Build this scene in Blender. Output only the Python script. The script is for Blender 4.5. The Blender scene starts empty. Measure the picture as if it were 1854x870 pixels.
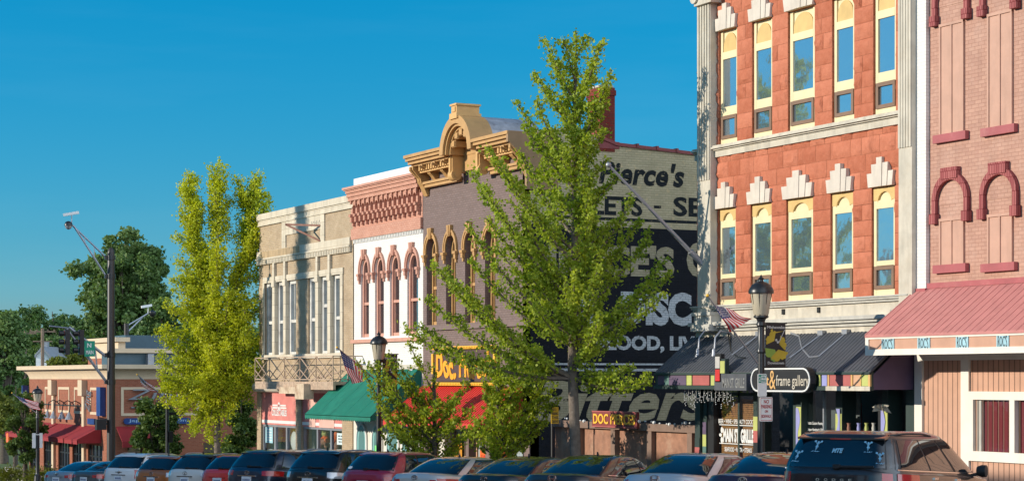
import bpy, bmesh, math, random
import numpy as np
from mathutils import Vector, Matrix
R = math.radians
random.seed(7)
sc = bpy.context.scene
COL = sc.collection
# ------------------------------------------------------------------ camera, sky, sun, exposure
TH = math.atan(1827 / 3600)
CT, ST = math.cos(TH), math.sin(TH)
EYE = 1.6
cam = bpy.data.cameras.new("camera"); cam_o = bpy.data.objects.new("camera", cam); COL.objects.link(cam_o)
cam.sensor_fit = 'HORIZONTAL'; cam.sensor_width = 36; cam.lens = 3600 / 1854 * 36
cam.shift_y = 250 / 1854; cam.clip_end = 6000; cam.clip_start = .5
cam_o.location = (0, 0, EYE); cam_o.rotation_euler = (R(90), 0, -TH)
sc.camera = cam_o
SUN_EL, SUN_AZ = R(14), R(16)          # azimuth measured from the facade normal (-X) towards +Y
sdir = Vector((-math.cos(SUN_EL) * math.cos(SUN_AZ), math.cos(SUN_EL) * math.sin(SUN_AZ), math.sin(SUN_EL)))
w = bpy.data.worlds.new("World"); sc.world = w; w.use_nodes = True
nt = w.node_tree; bg = nt.nodes['Background']
sky = nt.nodes.new('ShaderNodeTexSky'); sky.sky_type = 'NISHITA'; sky.sun_disc = False
sky.sun_elevation = SUN_EL; sky.sun_rotation = math.atan2(sdir.x, sdir.y)
sky.altitude = 1500; sky.air_density = 1.0; sky.dust_density = 0.0; sky.ozone_density = 4.0
hs = nt.nodes.new('ShaderNodeHueSaturation'); hs.inputs['Saturation'].default_value = 1.2; hs.inputs['Hue'].default_value = .478
tc = nt.nodes.new('ShaderNodeTexCoord'); sz = nt.nodes.new('ShaderNodeSeparateXYZ'); nt.links.new(tc.outputs['Generated'], sz.inputs[0])
mr = nt.nodes.new('ShaderNodeMapRange'); nt.links.new(sz.outputs[2], mr.inputs[0]); mr.inputs[1].default_value = .0; mr.inputs[2].default_value = .19
cr = nt.nodes.new('ShaderNodeMix'); cr.data_type = 'RGBA'; nt.links.new(mr.outputs[0], cr.inputs[0]); cr.inputs[6].default_value = (.40, .46, .56, 1); cr.inputs[7].default_value = (.06, .66, .78, 1)
ml = nt.nodes.new('ShaderNodeMix'); ml.data_type = 'RGBA'; ml.blend_type = 'MULTIPLY'; ml.inputs[0].default_value = 1
nt.links.new(sky.outputs[0], hs.inputs['Color']); nt.links.new(hs.outputs[0], ml.inputs[6]); nt.links.new(cr.outputs[2], ml.inputs[7]); dt = nt.nodes.new('ShaderNodeVectorMath'); dt.operation = 'DOT_PRODUCT'; nt.links.new(tc.outputs['Generated'], dt.inputs[0]); dt.inputs[1].default_value = (.35, -.94, 0)
br = nt.nodes.new('ShaderNodeMapRange'); br.interpolation_type = 'SMOOTHSTEP'; nt.links.new(dt.outputs['Value'], br.inputs[0]); br.inputs[1].default_value = .1; br.inputs[2].default_value = .9; br.inputs[3].default_value = 0; br.inputs[4].default_value = 1
ad = nt.nodes.new('ShaderNodeMix'); ad.data_type = 'RGBA'; ad.blend_type = 'ADD'; nt.links.new(br.outputs[0], ad.inputs[0]); ad.inputs[7].default_value = (9.0, 9.4, 9.8, 1)   # added fill: unseen sky behind the camera brightened to lift shaded walls
mpw = nt.nodes.new('ShaderNodeMapping'); mpw.inputs['Scale'].default_value = (3, 3, 26); nt.links.new(tc.outputs['Generated'], mpw.inputs[0])
nzw = nt.nodes.new('ShaderNodeTexNoise'); nzw.inputs['Scale'].default_value = 1.6; nzw.inputs['Detail'].default_value = 6; nt.links.new(mpw.outputs[0], nzw.inputs['Vector'])
wr = nt.nodes.new('ShaderNodeMapRange'); nt.links.new(nzw.outputs['Fac'], wr.inputs[0]); wr.inputs[1].default_value = .52; wr.inputs[2].default_value = .8; wr.inputs[3].default_value = 0; wr.inputs[4].default_value = .10
wi = nt.nodes.new('ShaderNodeMix'); wi.data_type = 'RGBA'; wi.blend_type = 'ADD'; nt.links.new(wr.outputs[0], wi.inputs[0]); wi.inputs[7].default_value = (.8, .8, .8, 1); nt.links.new(ml.outputs[2], wi.inputs[6])   # thin wisps
nt.links.new(wi.outputs[2], ad.inputs[6]); nt.links.new(ad.outputs[2], bg.inputs[0]); bg.inputs[1].default_value = 0.13
sun = bpy.data.lights.new("sun", 'SUN'); sun.energy = 3.3; sun.angle = R(.5); sun.color = (1, .91, .77)
sun_o = bpy.data.objects.new("sun", sun); COL.objects.link(sun_o); sun_o.rotation_euler = sdir.to_track_quat('Z', 'Y').to_euler()
sc.view_settings.view_transform = 'Standard'; sc.view_settings.look = 'None'
sc.view_settings.exposure = 0.6; sc.view_settings.gamma = 1.0
# ------------------------------------------------------------------ photograph pixel -> place
FD = 28.0                                # distance of the row of facades from the camera's line along the street
def depth(px, D):
    return D / ((px - 927) / 3600 * CT + ST)
def T(px, p=0.0):                        # position along the street of a point p metres in front of the facades
    return depth(px, FD - p) * (CT - (px - 927) / 3600 * ST)
def Z(px, py, p=0.0):
    return EYE + (685 - py) / 3600 * depth(px, FD - p)
def at(px, py, Yc):
    k = (px - 927) / 3600
    return Vector((Yc * (k * CT + ST), Yc * (CT - k * ST), EYE + (685 - py) / 3600 * Yc))
def onD(px, py, D):
    return at(px, py, depth(px, D))
def depY(px, y0):
    return y0 / (CT - (px - 927) / 3600 * ST)
def onY(px, py, y0):
    return at(px, py, depY(px, y0))
def g(y):                                # the street falls away from the camera by 4 %
    if y < -60: return 2.4
    if y < 105: return -.04 * y
    return -4.2 - .04 * 15 * (1 - math.exp(-(y - 105) / 15))
# ------------------------------------------------------------------ objects
def tag(o, label=None, cat=None, group=None, kind=None):
    if label: o['label'] = label
    if cat: o['category'] = cat
    if group: o['group'] = group
    if kind: o['kind'] = kind
    return o
def thing(name, label, cat, loc=(0, 0, 0), rz=0, group=None):
    o = bpy.data.objects.new(name, None); COL.objects.link(o)
    o.location = loc; o.rotation_euler = (0, 0, rz); o.empty_display_size = .3
    return tag(o, label, cat, group)
def wloc(o):
    v = Vector((0, 0, 0))
    while o is not None:
        v += o.location; o = o.parent
    return v
def copy_tree(o, parent=None):
    c = o.copy(); COL.objects.link(c)
    if parent is not None: c.parent = parent
    for ch in list(o.children): copy_tree(ch, c)
    return c
class B:
    def __init__(s): s.v = []; s.f = []; s.m = []; s.mi = 0
    def add(s, pts, faces):
        n = len(s.v); s.v += [tuple(p) for p in pts]
        for f in faces: s.f.append(tuple(i + n for i in f)); s.m.append(s.mi)
    def quad(s, a, b, c, d): s.add([a, b, c, d], [(0, 1, 2, 3)])
    def poly(s, pts): s.add(pts, [tuple(range(len(pts)))])
    def box(s, x0, x1, y0, y1, z0, z1):
        if x0 > x1: x0, x1 = x1, x0
        if y0 > y1: y0, y1 = y1, y0
        if z0 > z1: z0, z1 = z1, z0
        s.add([(x0,y0,z0),(x1,y0,z0),(x1,y1,z0),(x0,y1,z0),(x0,y0,z1),(x1,y0,z1),(x1,y1,z1),(x0,y1,z1)],
              [(0,3,2,1),(4,5,6,7),(0,1,5,4),(1,2,6,5),(2,3,7,6),(3,0,4,7)])
    def prism(s, pts, vec):
        n = len(pts); vec = Vector(vec)
        a = [Vector(p) for p in pts]; b = [p + vec for p in a]
        s.add(a + b, [tuple(range(n - 1, -1, -1)), tuple(range(n, 2 * n))] + [(i, (i + 1) % n, (i + 1) % n + n, i + n) for i in range(n)])
    # facade coordinates: t along the street, z up, o metres out from the facade plane
    def fbox(s, t0, t1, z0, z1, o0, o1, D=FD): s.box(D - o1, D - o0, t0, t1, z0, z1)
    def fpoly(s, pts, o0, o1, D=FD): s.prism([(D - o0, t, z) for t, z in pts], (o0 - o1, 0, 0))
    def fring(s, inner, outer, o0, o1, D=FD):      # strip between two polylines, given depth
        for i in range(len(inner) - 1):
            s.fpoly([inner[i], inner[i + 1], outer[i + 1], outer[i]], o0, o1, D)
    def bar(s, a, b, w, h=None):
        a, b = Vector(a), Vector(b); h = h or w; d = (b - a).normalized()
        up = Vector((0, 0, 1)) if abs(d.z) < .95 else Vector((1, 0, 0))
        x = d.cross(up).normalized() * w / 2; y = d.cross(x).normalized() * h / 2
        s.prism([a - x - y, a + x - y, a + x + y, a - x + y], b - a)
    def tube(s, path, r, n=8, caps=True):
        path = [Vector(p) for p in path]
        if not hasattr(r, '__len__'): r = [r] * len(path)
        base = len(s.v); prev = None
        for i, p in enumerate(path):
            d = (path[min(i + 1, len(path) - 1)] - path[max(i - 1, 0)]).normalized()
            if prev is None:
                up = Vector((0, 0, 1)) if abs(d.z) < .9 else Vector((1, 0, 0)); x = d.cross(up).normalized()
            else: x = (prev - d * prev.dot(d)).normalized()
            prev = x; y = d.cross(x)
            for k in range(n):
                a = 2 * math.pi * k / n; s.v.append(tuple(p + x * math.cos(a) * r[i] + y * math.sin(a) * r[i]))
        for i in range(len(path) - 1):
            for k in range(n):
                s.f.append((base + i * n + k, base + i * n + (k + 1) % n, base + (i + 1) * n + (k + 1) % n, base + (i + 1) * n + k)); s.m.append(s.mi)
        if caps:
            s.f.append(tuple(base + k for k in range(n - 1, -1, -1))); s.m.append(s.mi)
            s.f.append(tuple(base + (len(path) - 1) * n + k for k in range(n))); s.m.append(s.mi)
    def lathe(s, prof, c, n=16, axis='z', sq=1.0):
        base = len(s.v); c = Vector(c)
        for r, h in prof:
            for k in range(n):
                a = 2 * math.pi * k / n
                if axis == 'z': s.v.append(tuple(c + Vector((r * math.cos(a), r * math.sin(a) * sq, h))))
                elif axis == 'x': s.v.append(tuple(c + Vector((h, r * math.cos(a), r * math.sin(a)))))
                else: s.v.append(tuple(c + Vector((r * math.cos(a), h, r * math.sin(a)))))
        m = len(prof)
        for i in range(m - 1):
            for k in range(n):
                s.f.append((base + i * n + k, base + i * n + (k + 1) % n, base + (i + 1) * n + (k + 1) % n, base + (i + 1) * n + k)); s.m.append(s.mi)
        s.f.append(tuple(base + k for k in range(n))); s.m.append(s.mi)
        s.f.append(tuple(base + (m - 1) * n + k for k in range(n))); s.m.append(s.mi)
    def ball(s, c, r, n=10, sq=1.0):
        s.lathe([(max(.001, r * math.sin(math.pi * i / n)), -r * math.cos(math.pi * i / n) * sq) for i in range(n + 1)], c, max(8, n))
    def build(s, name, mat, parent=None, smooth=False, local=False, loc=None, fix=True):
        me = bpy.data.meshes.new(name)
        off = Vector((0, 0, 0)) if local else (wloc(parent) if parent is not None else (Vector(loc) if loc is not None else Vector((0, 0, 0))))
        v = np.array(s.v, dtype=np.float64).reshape(-1, 3) - np.array(off)
        me.from_pydata(v.tolist(), [], s.f)
        for m_ in (mat if isinstance(mat, (list, tuple)) else [mat]): me.materials.append(m_)
        if max(s.m, default=0): me.polygons.foreach_set('material_index', s.m)
        if fix:
            bm = bmesh.new(); bm.from_mesh(me); bmesh.ops.recalc_face_normals(bm, faces=bm.faces); bm.to_mesh(me); bm.free()
        if smooth:
            me.polygons.foreach_set('use_smooth', [True] * len(me.polygons)); me.set_sharp_from_angle(angle=R(smooth if smooth > 1 else 40))
        me.update()
        o = bpy.data.objects.new(name, me); COL.objects.link(o)
        if parent is not None: o.parent = parent
        elif loc is not None and not local: o.location = loc
        return o
def text(s, mat, parent, org, xd, up, w, h, depth=.008, bold=0.0, shear=0.0, name='lettering', spacing=1.0, loc=None, squeeze=None):
    c = bpy.data.curves.new('txt', 'FONT'); c.body = s; c.offset = bold; c.shear = shear; c.extrude = .02; c.space_character = spacing; c.resolution_u = 3
    o = bpy.data.objects.new('txt', c); COL.objects.link(o)
    bpy.context.view_layer.update()
    me = bpy.data.meshes.new_from_object(o.evaluated_get(bpy.context.evaluated_depsgraph_get()))
    bpy.data.objects.remove(o); bpy.data.curves.remove(c)
    n = len(me.vertices); v = np.zeros(n * 3); me.vertices.foreach_get('co', v); v = v.reshape(-1, 3)
    mn, mx = v.min(0), v.max(0); q = (v - mn) / (mx - mn)
    xd = np.array(Vector(xd).normalized()); up = np.array(Vector(up).normalized()); nn = np.cross(xd, up)
    sx, sy = q[:, 0].copy(), q[:, 1].copy()
    if squeeze: sx, sy = squeeze(sx, sy)
    off = wloc(parent) if parent is not None else Vector(loc or (0, 0, 0))
    p = np.array(Vector(org) - off) + np.outer(sx * w, xd) + np.outer(sy * h, up) + np.outer(q[:, 2] * depth, nn)
    me.vertices.foreach_set('co', p.ravel()); me.materials.clear(); me.materials.append(mat); me.update(); me.name = name
    o = bpy.data.objects.new(name, me); COL.objects.link(o)
    if parent is not None: o.parent = parent
    elif loc is not None: o.location = loc
    return o
def ftext(s, mat, parent, t_left, z, w, h, out, D=FD, **k):      # lettering on a surface that faces the street
    return text(s, mat, parent, (D - out, t_left, z), (0, -1, 0), (0, 0, 1), w, h, **k)
# ------------------------------------------------------------------ materials
def fpane(b, t0, t1, z0, z1, o, D=FD): b.quad((D - o, t0, z0), (D - o, t1, z0), (D - o, t1, z1), (D - o, t0, z1))
def nmat(name):
    m = bpy.data.materials.new(name); m.use_nodes = True
    n = m.node_tree; return m, n, n.nodes['Principled BSDF']
def N(n, typ, **kw):
    x = n.nodes.new(typ)
    for k, v in kw.items():
        if k in x.inputs: x.inputs[k].default_value = v
        else: setattr(x, k, v)
    return x
def mixc(n, a, b, fac, mode='MIX'):
    m = n.nodes.new('ShaderNodeMix'); m.data_type = 'RGBA'; m.blend_type = mode
    for i, v in ((0, fac), (6, a), (7, b)):
        if hasattr(v, 'is_output') or isinstance(v, bpy.types.NodeSocket): n.links.new(v, m.inputs[i])
        elif i == 0: m.inputs[0].default_value = v
        else: m.inputs[i].default_value = (*v[:3], 1)
    return m.outputs[2]
def mathn(n, op, a, b=0.0):
    m = n.nodes.new('ShaderNodeMath'); m.operation = op
    for i, v in enumerate((a, b)):
        if isinstance(v, bpy.types.NodeSocket): n.links.new(v, m.inputs[i])
        else: m.inputs[i].default_value = v
    return m.outputs[0]
def ramp(n, src, p0, p1):
    r = n.nodes.new('ShaderNodeMapRange'); n.links.new(src, r.inputs[0]); r.inputs[1].default_value = p0; r.inputs[2].default_value = p1
    return r.outputs[0]
def ocoord(n): return n.nodes.new('ShaderNodeTexCoord').outputs['Object']
def noise(n, vec, scale, detail=4, rough=.6, stretch=None):
    if stretch:
        mp = n.nodes.new('ShaderNodeMapping'); mp.inputs['Scale'].default_value = stretch; n.links.new(vec, mp.inputs[0]); vec = mp.outputs[0]
    x = n.nodes.new('ShaderNodeTexNoise'); x.inputs['Scale'].default_value = scale; x.inputs['Detail'].default_value = detail; x.inputs['Roughness'].default_value = rough
    n.links.new(vec, x.inputs['Vector']); return x.outputs['Fac']
def wallvec(n):                          # 2-D coordinates on any upright face
    oc = ocoord(n); s1 = n.nodes.new('ShaderNodeSeparateXYZ'); n.links.new(oc, s1.inputs[0])
    ge = n.nodes.new('ShaderNodeNewGeometry'); s2 = n.nodes.new('ShaderNodeSeparateXYZ'); n.links.new(ge.outputs['True Normal'], s2.inputs[0])
    f = mathn(n, 'GREATER_THAN', mathn(n, 'ABSOLUTE', s2.outputs[0]), .6)
    mx = n.nodes.new('ShaderNodeMix'); n.links.new(f, mx.inputs[0]); n.links.new(s1.outputs[0], mx.inputs[2]); n.links.new(s1.outputs[1], mx.inputs[3])
    cb = n.nodes.new('ShaderNodeCombineXYZ'); n.links.new(mx.outputs[0], cb.inputs[0]); n.links.new(s1.outputs[2], cb.inputs[1])
    return cb.outputs[0], oc
def bumpn(n, p, h, strength, dist=.02):
    b = n.nodes.new('ShaderNodeBump'); b.inputs['Strength'].default_value = strength; b.inputs['Distance'].default_value = dist
    n.links.new(h, b.inputs['Height']); n.links.new(b.outputs[0], p.inputs['Normal'])
def mat(name, col, rough=.6, metal=0.0, var=.12, scale=2.5, bump=0.0, bscale=40, streak=0.0, stain=None, stain_amt=.5, coat=0.0, spec=None):
    m, n, p = nmat(name); oc = ocoord(n)
    c = mixc(n, [x * (1 - var) for x in col], [min(1, x * (1 + var)) for x in col], ramp(n, noise(n, oc, scale, 6), .3, .7))
    if streak:
        c = mixc(n, c, [x * .45 for x in col], mathn(n, 'MULTIPLY', ramp(n, noise(n, oc, 4, 5, .65, (1, 1, .12)), .48, .75), streak))
    if stain:
        c = mixc(n, c, stain, mathn(n, 'MULTIPLY', ramp(n, noise(n, oc, 1.3, 8, .7), .52, .68), stain_amt))
    n.links.new(c, p.inputs['Base Color']); p.inputs['Roughness'].default_value = rough; p.inputs['Metallic'].default_value = metal
    p.inputs['Coat Weight'].default_value = coat; p.inputs['Coat Roughness'].default_value = .05
    if spec is not None: p.inputs['Specular IOR Level'].default_value = spec
    if bump: bumpn(n, p, noise(n, oc, bscale, 5), bump)
    return m
def brick(name, c1, c2, mortar, bw=.21, bh=.072, ms=.008, bump=.5, var=.18, rough=.85, stain=None, stain_amt=.5, rock=0.0, flake=None, flake_amt=.0, streak=0.0):
    m, n, p = nmat(name); vec, oc = wallvec(n)
    b = n.nodes.new('ShaderNodeTexBrick'); n.links.new(vec, b.inputs['Vector'])
    b.inputs['Color1'].default_value = (*c1, 1); b.inputs['Color2'].default_value = (*c2, 1); b.inputs['Mortar'].default_value = (*mortar, 1)
    b.inputs['Scale'].default_value = 1; b.inputs['Brick Width'].default_value = bw; b.inputs['Row Height'].default_value = bh
    b.inputs['Mortar Size'].default_value = ms; b.inputs['Mortar Smooth'].default_value = .2; b.inputs['Bias'].default_value = 0
    c = mixc(n, b.outputs['Color'], [.5, .5, .5], 0)
    f = ramp(n, noise(n, oc, 1.7, 7, .65), .3, .7)
    dark = mixc(n, b.outputs['Color'], [1 - var] * 3, 1.0, 'MULTIPLY')
    c = mixc(n, dark, b.outputs['Color'], f)
    if stain: c = mixc(n, c, stain, mathn(n, 'MULTIPLY', ramp(n, noise(n, oc, .9, 8, .7), .5, .7), stain_amt))
    if streak: c = mixc(n, c, [x * .4 for x in c1], mathn(n, 'MULTIPLY', ramp(n, noise(n, oc, 3, 5, .65, (1, 1, .1)), .5, .78), streak))
    if flake: c = mixc(n, c, flake, mathn(n, 'MULTIPLY', ramp(n, noise(n, oc, 6, 8, .75), .58, .64), flake_amt))
    n.links.new(c, p.inputs['Base Color']); p.inputs['Roughness'].default_value = rough; p.inputs['Specular IOR Level'].default_value = .25
    h = mathn(n, 'SUBTRACT', 1.0, b.outputs['Fac'])
    if rock: h = mathn(n, 'ADD', h, mathn(n, 'MULTIPLY', noise(n, oc, 3.2, 7, .62), rock))
    else: h = mathn(n, 'ADD', h, mathn(n, 'MULTIPLY', noise(n, oc, 25, 4), .5))
    bumpn(n, p, h, bump, .05 if rock else .012)
    return m
def glass(name, tint, refl=.6, rough=.02, see=0.0, wave=.02):
    m = bpy.data.materials.new(name); m.use_nodes = True; n = m.node_tree; n.nodes.clear()
    out = n.nodes.new('ShaderNodeOutputMaterial'); gl = n.nodes.new('ShaderNodeBsdfGlossy'); gl.inputs['Roughness'].default_value = rough
    gl.inputs['Color'].default_value = (.9, .95, 1, 1)
    oc = ocoord(n); bp = n.nodes.new('ShaderNodeBump'); bp.inputs['Strength'].default_value = wave; bp.inputs['Distance'].default_value = .3
    n.links.new(noise(n, oc, 1.1, 3), bp.inputs['Height']); n.links.new(bp.outputs[0], gl.inputs['Normal'])
    df = n.nodes.new('ShaderNodeBsdfDiffuse'); df.inputs['Color'].default_value = (*tint, 1)
    first = df.outputs[0]
    if see:
        tr = n.nodes.new('ShaderNodeBsdfTransparent'); tr.inputs['Color'].default_value = (.9, .94, .93, 1)
        mx = n.nodes.new('ShaderNodeMixShader'); mx.inputs[0].default_value = see; n.links.new(df.outputs[0], mx.inputs[1]); n.links.new(tr.outputs[0], mx.inputs[2]); first = mx.outputs[0]
    lw = n.nodes.new('ShaderNodeLayerWeight'); lw.inputs[0].default_value = .5
    f = mathn(n, 'ADD', refl, mathn(n, 'MULTIPLY', mathn(n, 'POWER', lw.outputs['Facing'], 4.0), 1 - refl))
    m2 = n.nodes.new('ShaderNodeMixShader'); n.links.new(f, m2.inputs[0]); n.links.new(first, m2.inputs[1]); n.links.new(gl.outputs[0], m2.inputs[2])
    n.links.new(m2.outputs[0], out.inputs[0]); return m
def leafmat(name, c_lo, c_hi, trans=.35, cs=.9):
    m = bpy.data.materials.new(name); m.use_nodes = True; n = m.node_tree; p = n.nodes['Principled BSDF']; out = n.nodes['Material Output']
    ge = n.nodes.new('ShaderNodeNewGeometry'); oc = ocoord(n)
    f = mathn(n, 'ADD', mathn(n, 'MULTIPLY', ge.outputs['Random Per Island'], .6), mathn(n, 'MULTIPLY', ramp(n, noise(n, oc, cs, 3), .35, .65), .4))
    c = mixc(n, c_lo, c_hi, f)
    n.links.new(c, p.inputs['Base Color']); p.inputs['Roughness'].default_value = .55; p.inputs['Specular IOR Level'].default_value = .3
    tl = n.nodes.new('ShaderNodeBsdfTranslucent'); n.links.new(mixc(n, c, (1.0, 1.0, .35), 1.0, 'MULTIPLY'), tl.inputs['Color'])
    mx = n.nodes.new('ShaderNodeMixShader'); mx.inputs[0].default_value = trans
    n.links.new(p.outputs[0], mx.inputs[1]); n.links.new(tl.outputs[0], mx.inputs[2]); n.links.new(mx.outputs[0], out.inputs[0])
    return m
def rock(name, lo, hi):
    m, n, p = nmat(name); oc = ocoord(n); ge = n.nodes.new('ShaderNodeNewGeometry')
    c = mixc(n, lo, hi, mathn(n, 'ADD', mathn(n, 'MULTIPLY', ge.outputs['Random Per Island'], .55), mathn(n, 'MULTIPLY', ramp(n, noise(n, oc, 5, 8, .7), .3, .7), .45)))
    c = mixc(n, c, [x * .5 for x in lo], mathn(n, 'MULTIPLY', ramp(n, noise(n, oc, 2.2, 8, .75, (1, 1, .25)), .55, .72), .55))
    n.links.new(c, p.inputs['Base Color']); p.inputs['Roughness'].default_value = .9; p.inputs['Specular IOR Level'].default_value = .2
    bumpn(n, p, noise(n, oc, 14, 8, .7), .9, .04); return m
M = {}
M['asphalt'] = mat('asphalt', (.05, .05, .053), .9, var=.2, bump=.3, bscale=120)
M['concrete'] = mat('concrete', (.36, .34, .31), .85, var=.15, bump=.2, stain=(.2, .19, .17))
M['grass'] = mat('grass', (.09, .13, .03), .9, var=.35, scale=.6, bump=.5)
M['paint_white'] = mat('paint_white', (.78, .77, .74), .6, var=.05)
M['redstone'] = brick('red_sandstone', (.47, .145, .075), (.60, .215, .12), (.40, .13, .07), .58, .36, .010, 1.0, .35, rock=3.0, stain=(.30, .085, .05), stain_amt=.6, flake=(.20, .06, .035), flake_amt=.55, streak=.3)
M['rockface'] = rock('rock_faced_sandstone', (.40, .115, .06), (.64, .235, .14))
M['limestone'] = mat('limestone', (.54, .49, .40), .8, var=.14, bump=.2, streak=.55, stain=(.42, .34, .24), stain_amt=.35)
M['keystone'] = mat('pale_keystone', (.62, .545, .46), .8, var=.10, bump=.2, streak=.3)
M['limestone_grey'] = mat('limestone_grey', (.47, .45, .40), .8, var=.12, bump=.2, streak=.45)
M['cream_paint'] = mat('cream_paint', (.74, .62, .37), .55, var=.06, streak=.12)
M['tan_panel'] = mat('tan_panel', (.62, .42, .16), .7, var=.12)
M['sash_brown'] = mat('sash_brown', (.20, .115, .07), .55)
M['glass_sky'] = glass('glass_sky', (.10, .15, .18), .46, .05, wave=.03)
M['glass_mid'] = glass('glass_mid', (.10, .115, .12), .42, wave=.03)
M['glass_dark'] = glass('glass_dark', (.015, .02, .025), .28, wave=.03)
M['glass_shop'] = glass('glass_shop', (.03, .035, .04), .10, see=.95)
M['pink_brick'] = brick('pink_brick', (.47, .265, .20), (.54, .315, .235), (.42, .225, .165), .21, .082, .007, .6, .15, streak=.3, stain=(.56, .38, .31), stain_amt=.4)
M['pink_paint'] = mat('pink_paint', (.51, .295, .215), .7, var=.08, streak=.25, stain=(.42, .25, .19), stain_amt=.3)
M['pink_board'] = mat('pink_board', (.52, .29, .195), .65, var=.08, streak=.12)
M['maroon_brick'] = brick('maroon_brick', (.32, .085, .085), (.42, .14, .13), (.20, .035, .035), .075, .3, .008, .6, .2)
M['maroon'] = mat('maroon_paint', (.36, .085, .09), .6, var=.12, stain=(.5, .22, .19), stain_amt=.35)
M['white_trim'] = mat('white_trim', (.74, .69, .60), .55, var=.05, streak=.1)
M['white_brick'] = brick('white_brick', (.72, .70, .66), (.76, .74, .70), (.64, .61, .57), .21, .075, .006, .5, .07)
M['red_metal'] = mat('red_metal_roof', (.52, .205, .185), .5, var=.10, streak=.25, stain=(.44, .19, .17), stain_amt=.4)
M['dark_metal'] = mat('dark_metal_roof', (.075, .08, .092), .5, var=.15, streak=.1)
M['dark_green'] = mat('dark_green_paint', (.02, .04, .035), .5)
M['black'] = mat('black_paint', (.012, .012, .014), .45)
M['black_metal'] = mat('black_metal', (.015, .016, .018), .35)
M['pole_brown'] = mat('pole_brown', (.022, .016, .014), .45)
M['purple'] = mat('purple_paint', (.10, .065, .12), .6)
M['tan_brick'] = brick('tan_brick', (.47, .345, .215), (.54, .41, .27), (.40, .32, .23), .21, .07, .009, .6, .22, stain=(.25, .16, .09), stain_amt=.4)
M['terracotta'] = brick('cream_terracotta', (.60, .53, .41), (.68, .60, .47), (.36, .30, .22), .62, .5, .008, .35, .14, stain=(.44, .35, .24), stain_amt=.5, streak=.45)
M['rust'] = mat('rusty_iron', (.42, .30, .21), .8, var=.3, scale=8, stain=(.5, .4, .3), stain_amt=.6)
M['rust_red'] = mat('rust_red_iron', (.30, .14, .095), .75, var=.25, scale=8)
M['shop_pink'] = mat('faded_pink_panel', (.60, .19, .165), .7, var=.1, stain=(.68, .34, .27), stain_amt=.5)
M['salmon'] = brick('salmon_brick', (.58, .29, .205), (.64, .345, .25), (.47, .22, .15), .21, .075, .008, .6, .14, flake=(.3, .07, .05), flake_amt=.25)
M['salmon_trim'] = mat('salmon_trim', (.56, .285, .205), .7, var=.1, stain=(.66, .42, .33), stain_amt=.4)
M['green_fabric'] = mat('green_awning_fabric', (.0, .16, .105), .75, var=.10, bump=.15, streak=.25, stain=(.02, .25, .17), stain_amt=.4)
M['teal'] = mat('teal_paint', (.20, .42, .42), .5)
M['brown_brick'] = brick('grey_brown_brick', (.20, .145, .13), (.235, .17, .155), (.155, .11, .10), .21, .075, .007, .6, .1, flake=(.55, .36, .28), flake_amt=.12)
M['brown_paint'] = mat('brown_paint', (.19, .13, .115), .65, var=.08, streak=.15)
M['ochre'] = mat('ochre_paint', (.50, .28, .10), .6, var=.12, streak=.25, stain=(.40, .23, .10), stain_amt=.35)
M['ochre_light'] = mat('ochre_light', (.62, .36, .13), .6, var=.1)
M['old_metal'] = mat('weathered_tin', (.40, .40, .42), .5, metal=.3, var=.3, scale=3, stain=(.15, .075, .05), stain_amt=.9)
M['side_ochre'] = brick('olive_painted_brick', (.62, .53, .32), (.70, .60, .38), (.54, .46, .28), .21, .075, .008, .9, .2, flake=(.80, .62, .34), flake_amt=.8, rock=.5)
M['side_black'] = brick('black_painted_brick', (.012, .014, .020), (.016, .018, .026), (.02, .022, .03), .21, .075, .006, .9, .3, flake=(.10, .085, .06), flake_amt=.2)
M['letter_ochre'] = brick('ochre_painted_lettering', (.48, .42, .27), (.55, .48, .32), (.38, .33, .2), .21, .075, .008, .9, .2, flake=(.06, .05, .04), flake_amt=.35)
M['letter_white'] = brick('white_painted_lettering', (.72, .77, .80), (.80, .83, .85), (.5, .55, .58), .21, .075, .010, .9, .25, flake=(.05, .055, .06), flake_amt=.8)
M['letter_black'] = brick('black_painted_lettering', (.014, .02, .024), (.02, .026, .03), (.03, .034, .036), .21, .075, .006, .8, .2, flake=(.40, .34, .2), flake_amt=.6)
M['chimney_brick'] = brick('chimney_brick', (.30, .035, .025), (.24, .045, .03), (.20, .07, .055), .21, .075, .01, .7, .35)
M['tile_red'] = mat('red_coping', (.27, .05, .05), .5, var=.2)
M['fence_wood'] = mat('fence_wood', (.31, .15, .09), .75, var=.25, scale=4, bump=.3, bscale=12, stain=(.52, .36, .25), stain_amt=.5)
M['fence_rail'] = mat('fence_rail', (.20, .125, .09), .75, var=.15)
M['sign_maroon'] = mat('sign_maroon', (.22, .04, .035), .5)
M['gold'] = mat('gold_letters', (.85, .48, .04), .5, var=.05)
M['yolk'] = mat('yellow_orange_paint', (.85, .36, .01), .55, var=.06)
M['brownsign'] = mat('sign_brown', (.085, .045, .04), .5)
M['red_awning'] = mat('red_awning_metal', (.62, .05, .035), .5, var=.05)
M['red_fabric'] = mat('red_awning_fabric', (.27, .016, .02), .75, var=.1)
M['rest_brick'] = brick('restaurant_brick', (.29, .092, .052), (.37, .125, .072), (.32, .17, .11), .21, .075, .009, .5, .15)
M['rest_beige'] = mat('beige_stucco', (.60, .47, .32), .75, var=.06)
M['rest_blue'] = mat('blue_sign', (.012, .05, .20), .4)
M['steel'] = mat('brushed_steel', (.30, .33, .38), .35, metal=.6)
M['hvac'] = mat('rooftop_screen', (.045, .09, .12), .5)
M['shingle'] = mat('grey_roof', (.25, .27, .30), .8)
M['white_wall'] = mat('white_siding', (.66, .68, .70), .7)
M['wood_pole'] = mat('wood_pole', (.20, .14, .10), .85, var=.2)
M['globe'] = mat('frosted_globe', (.46, .40, .29), .4, var=.05)
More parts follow.
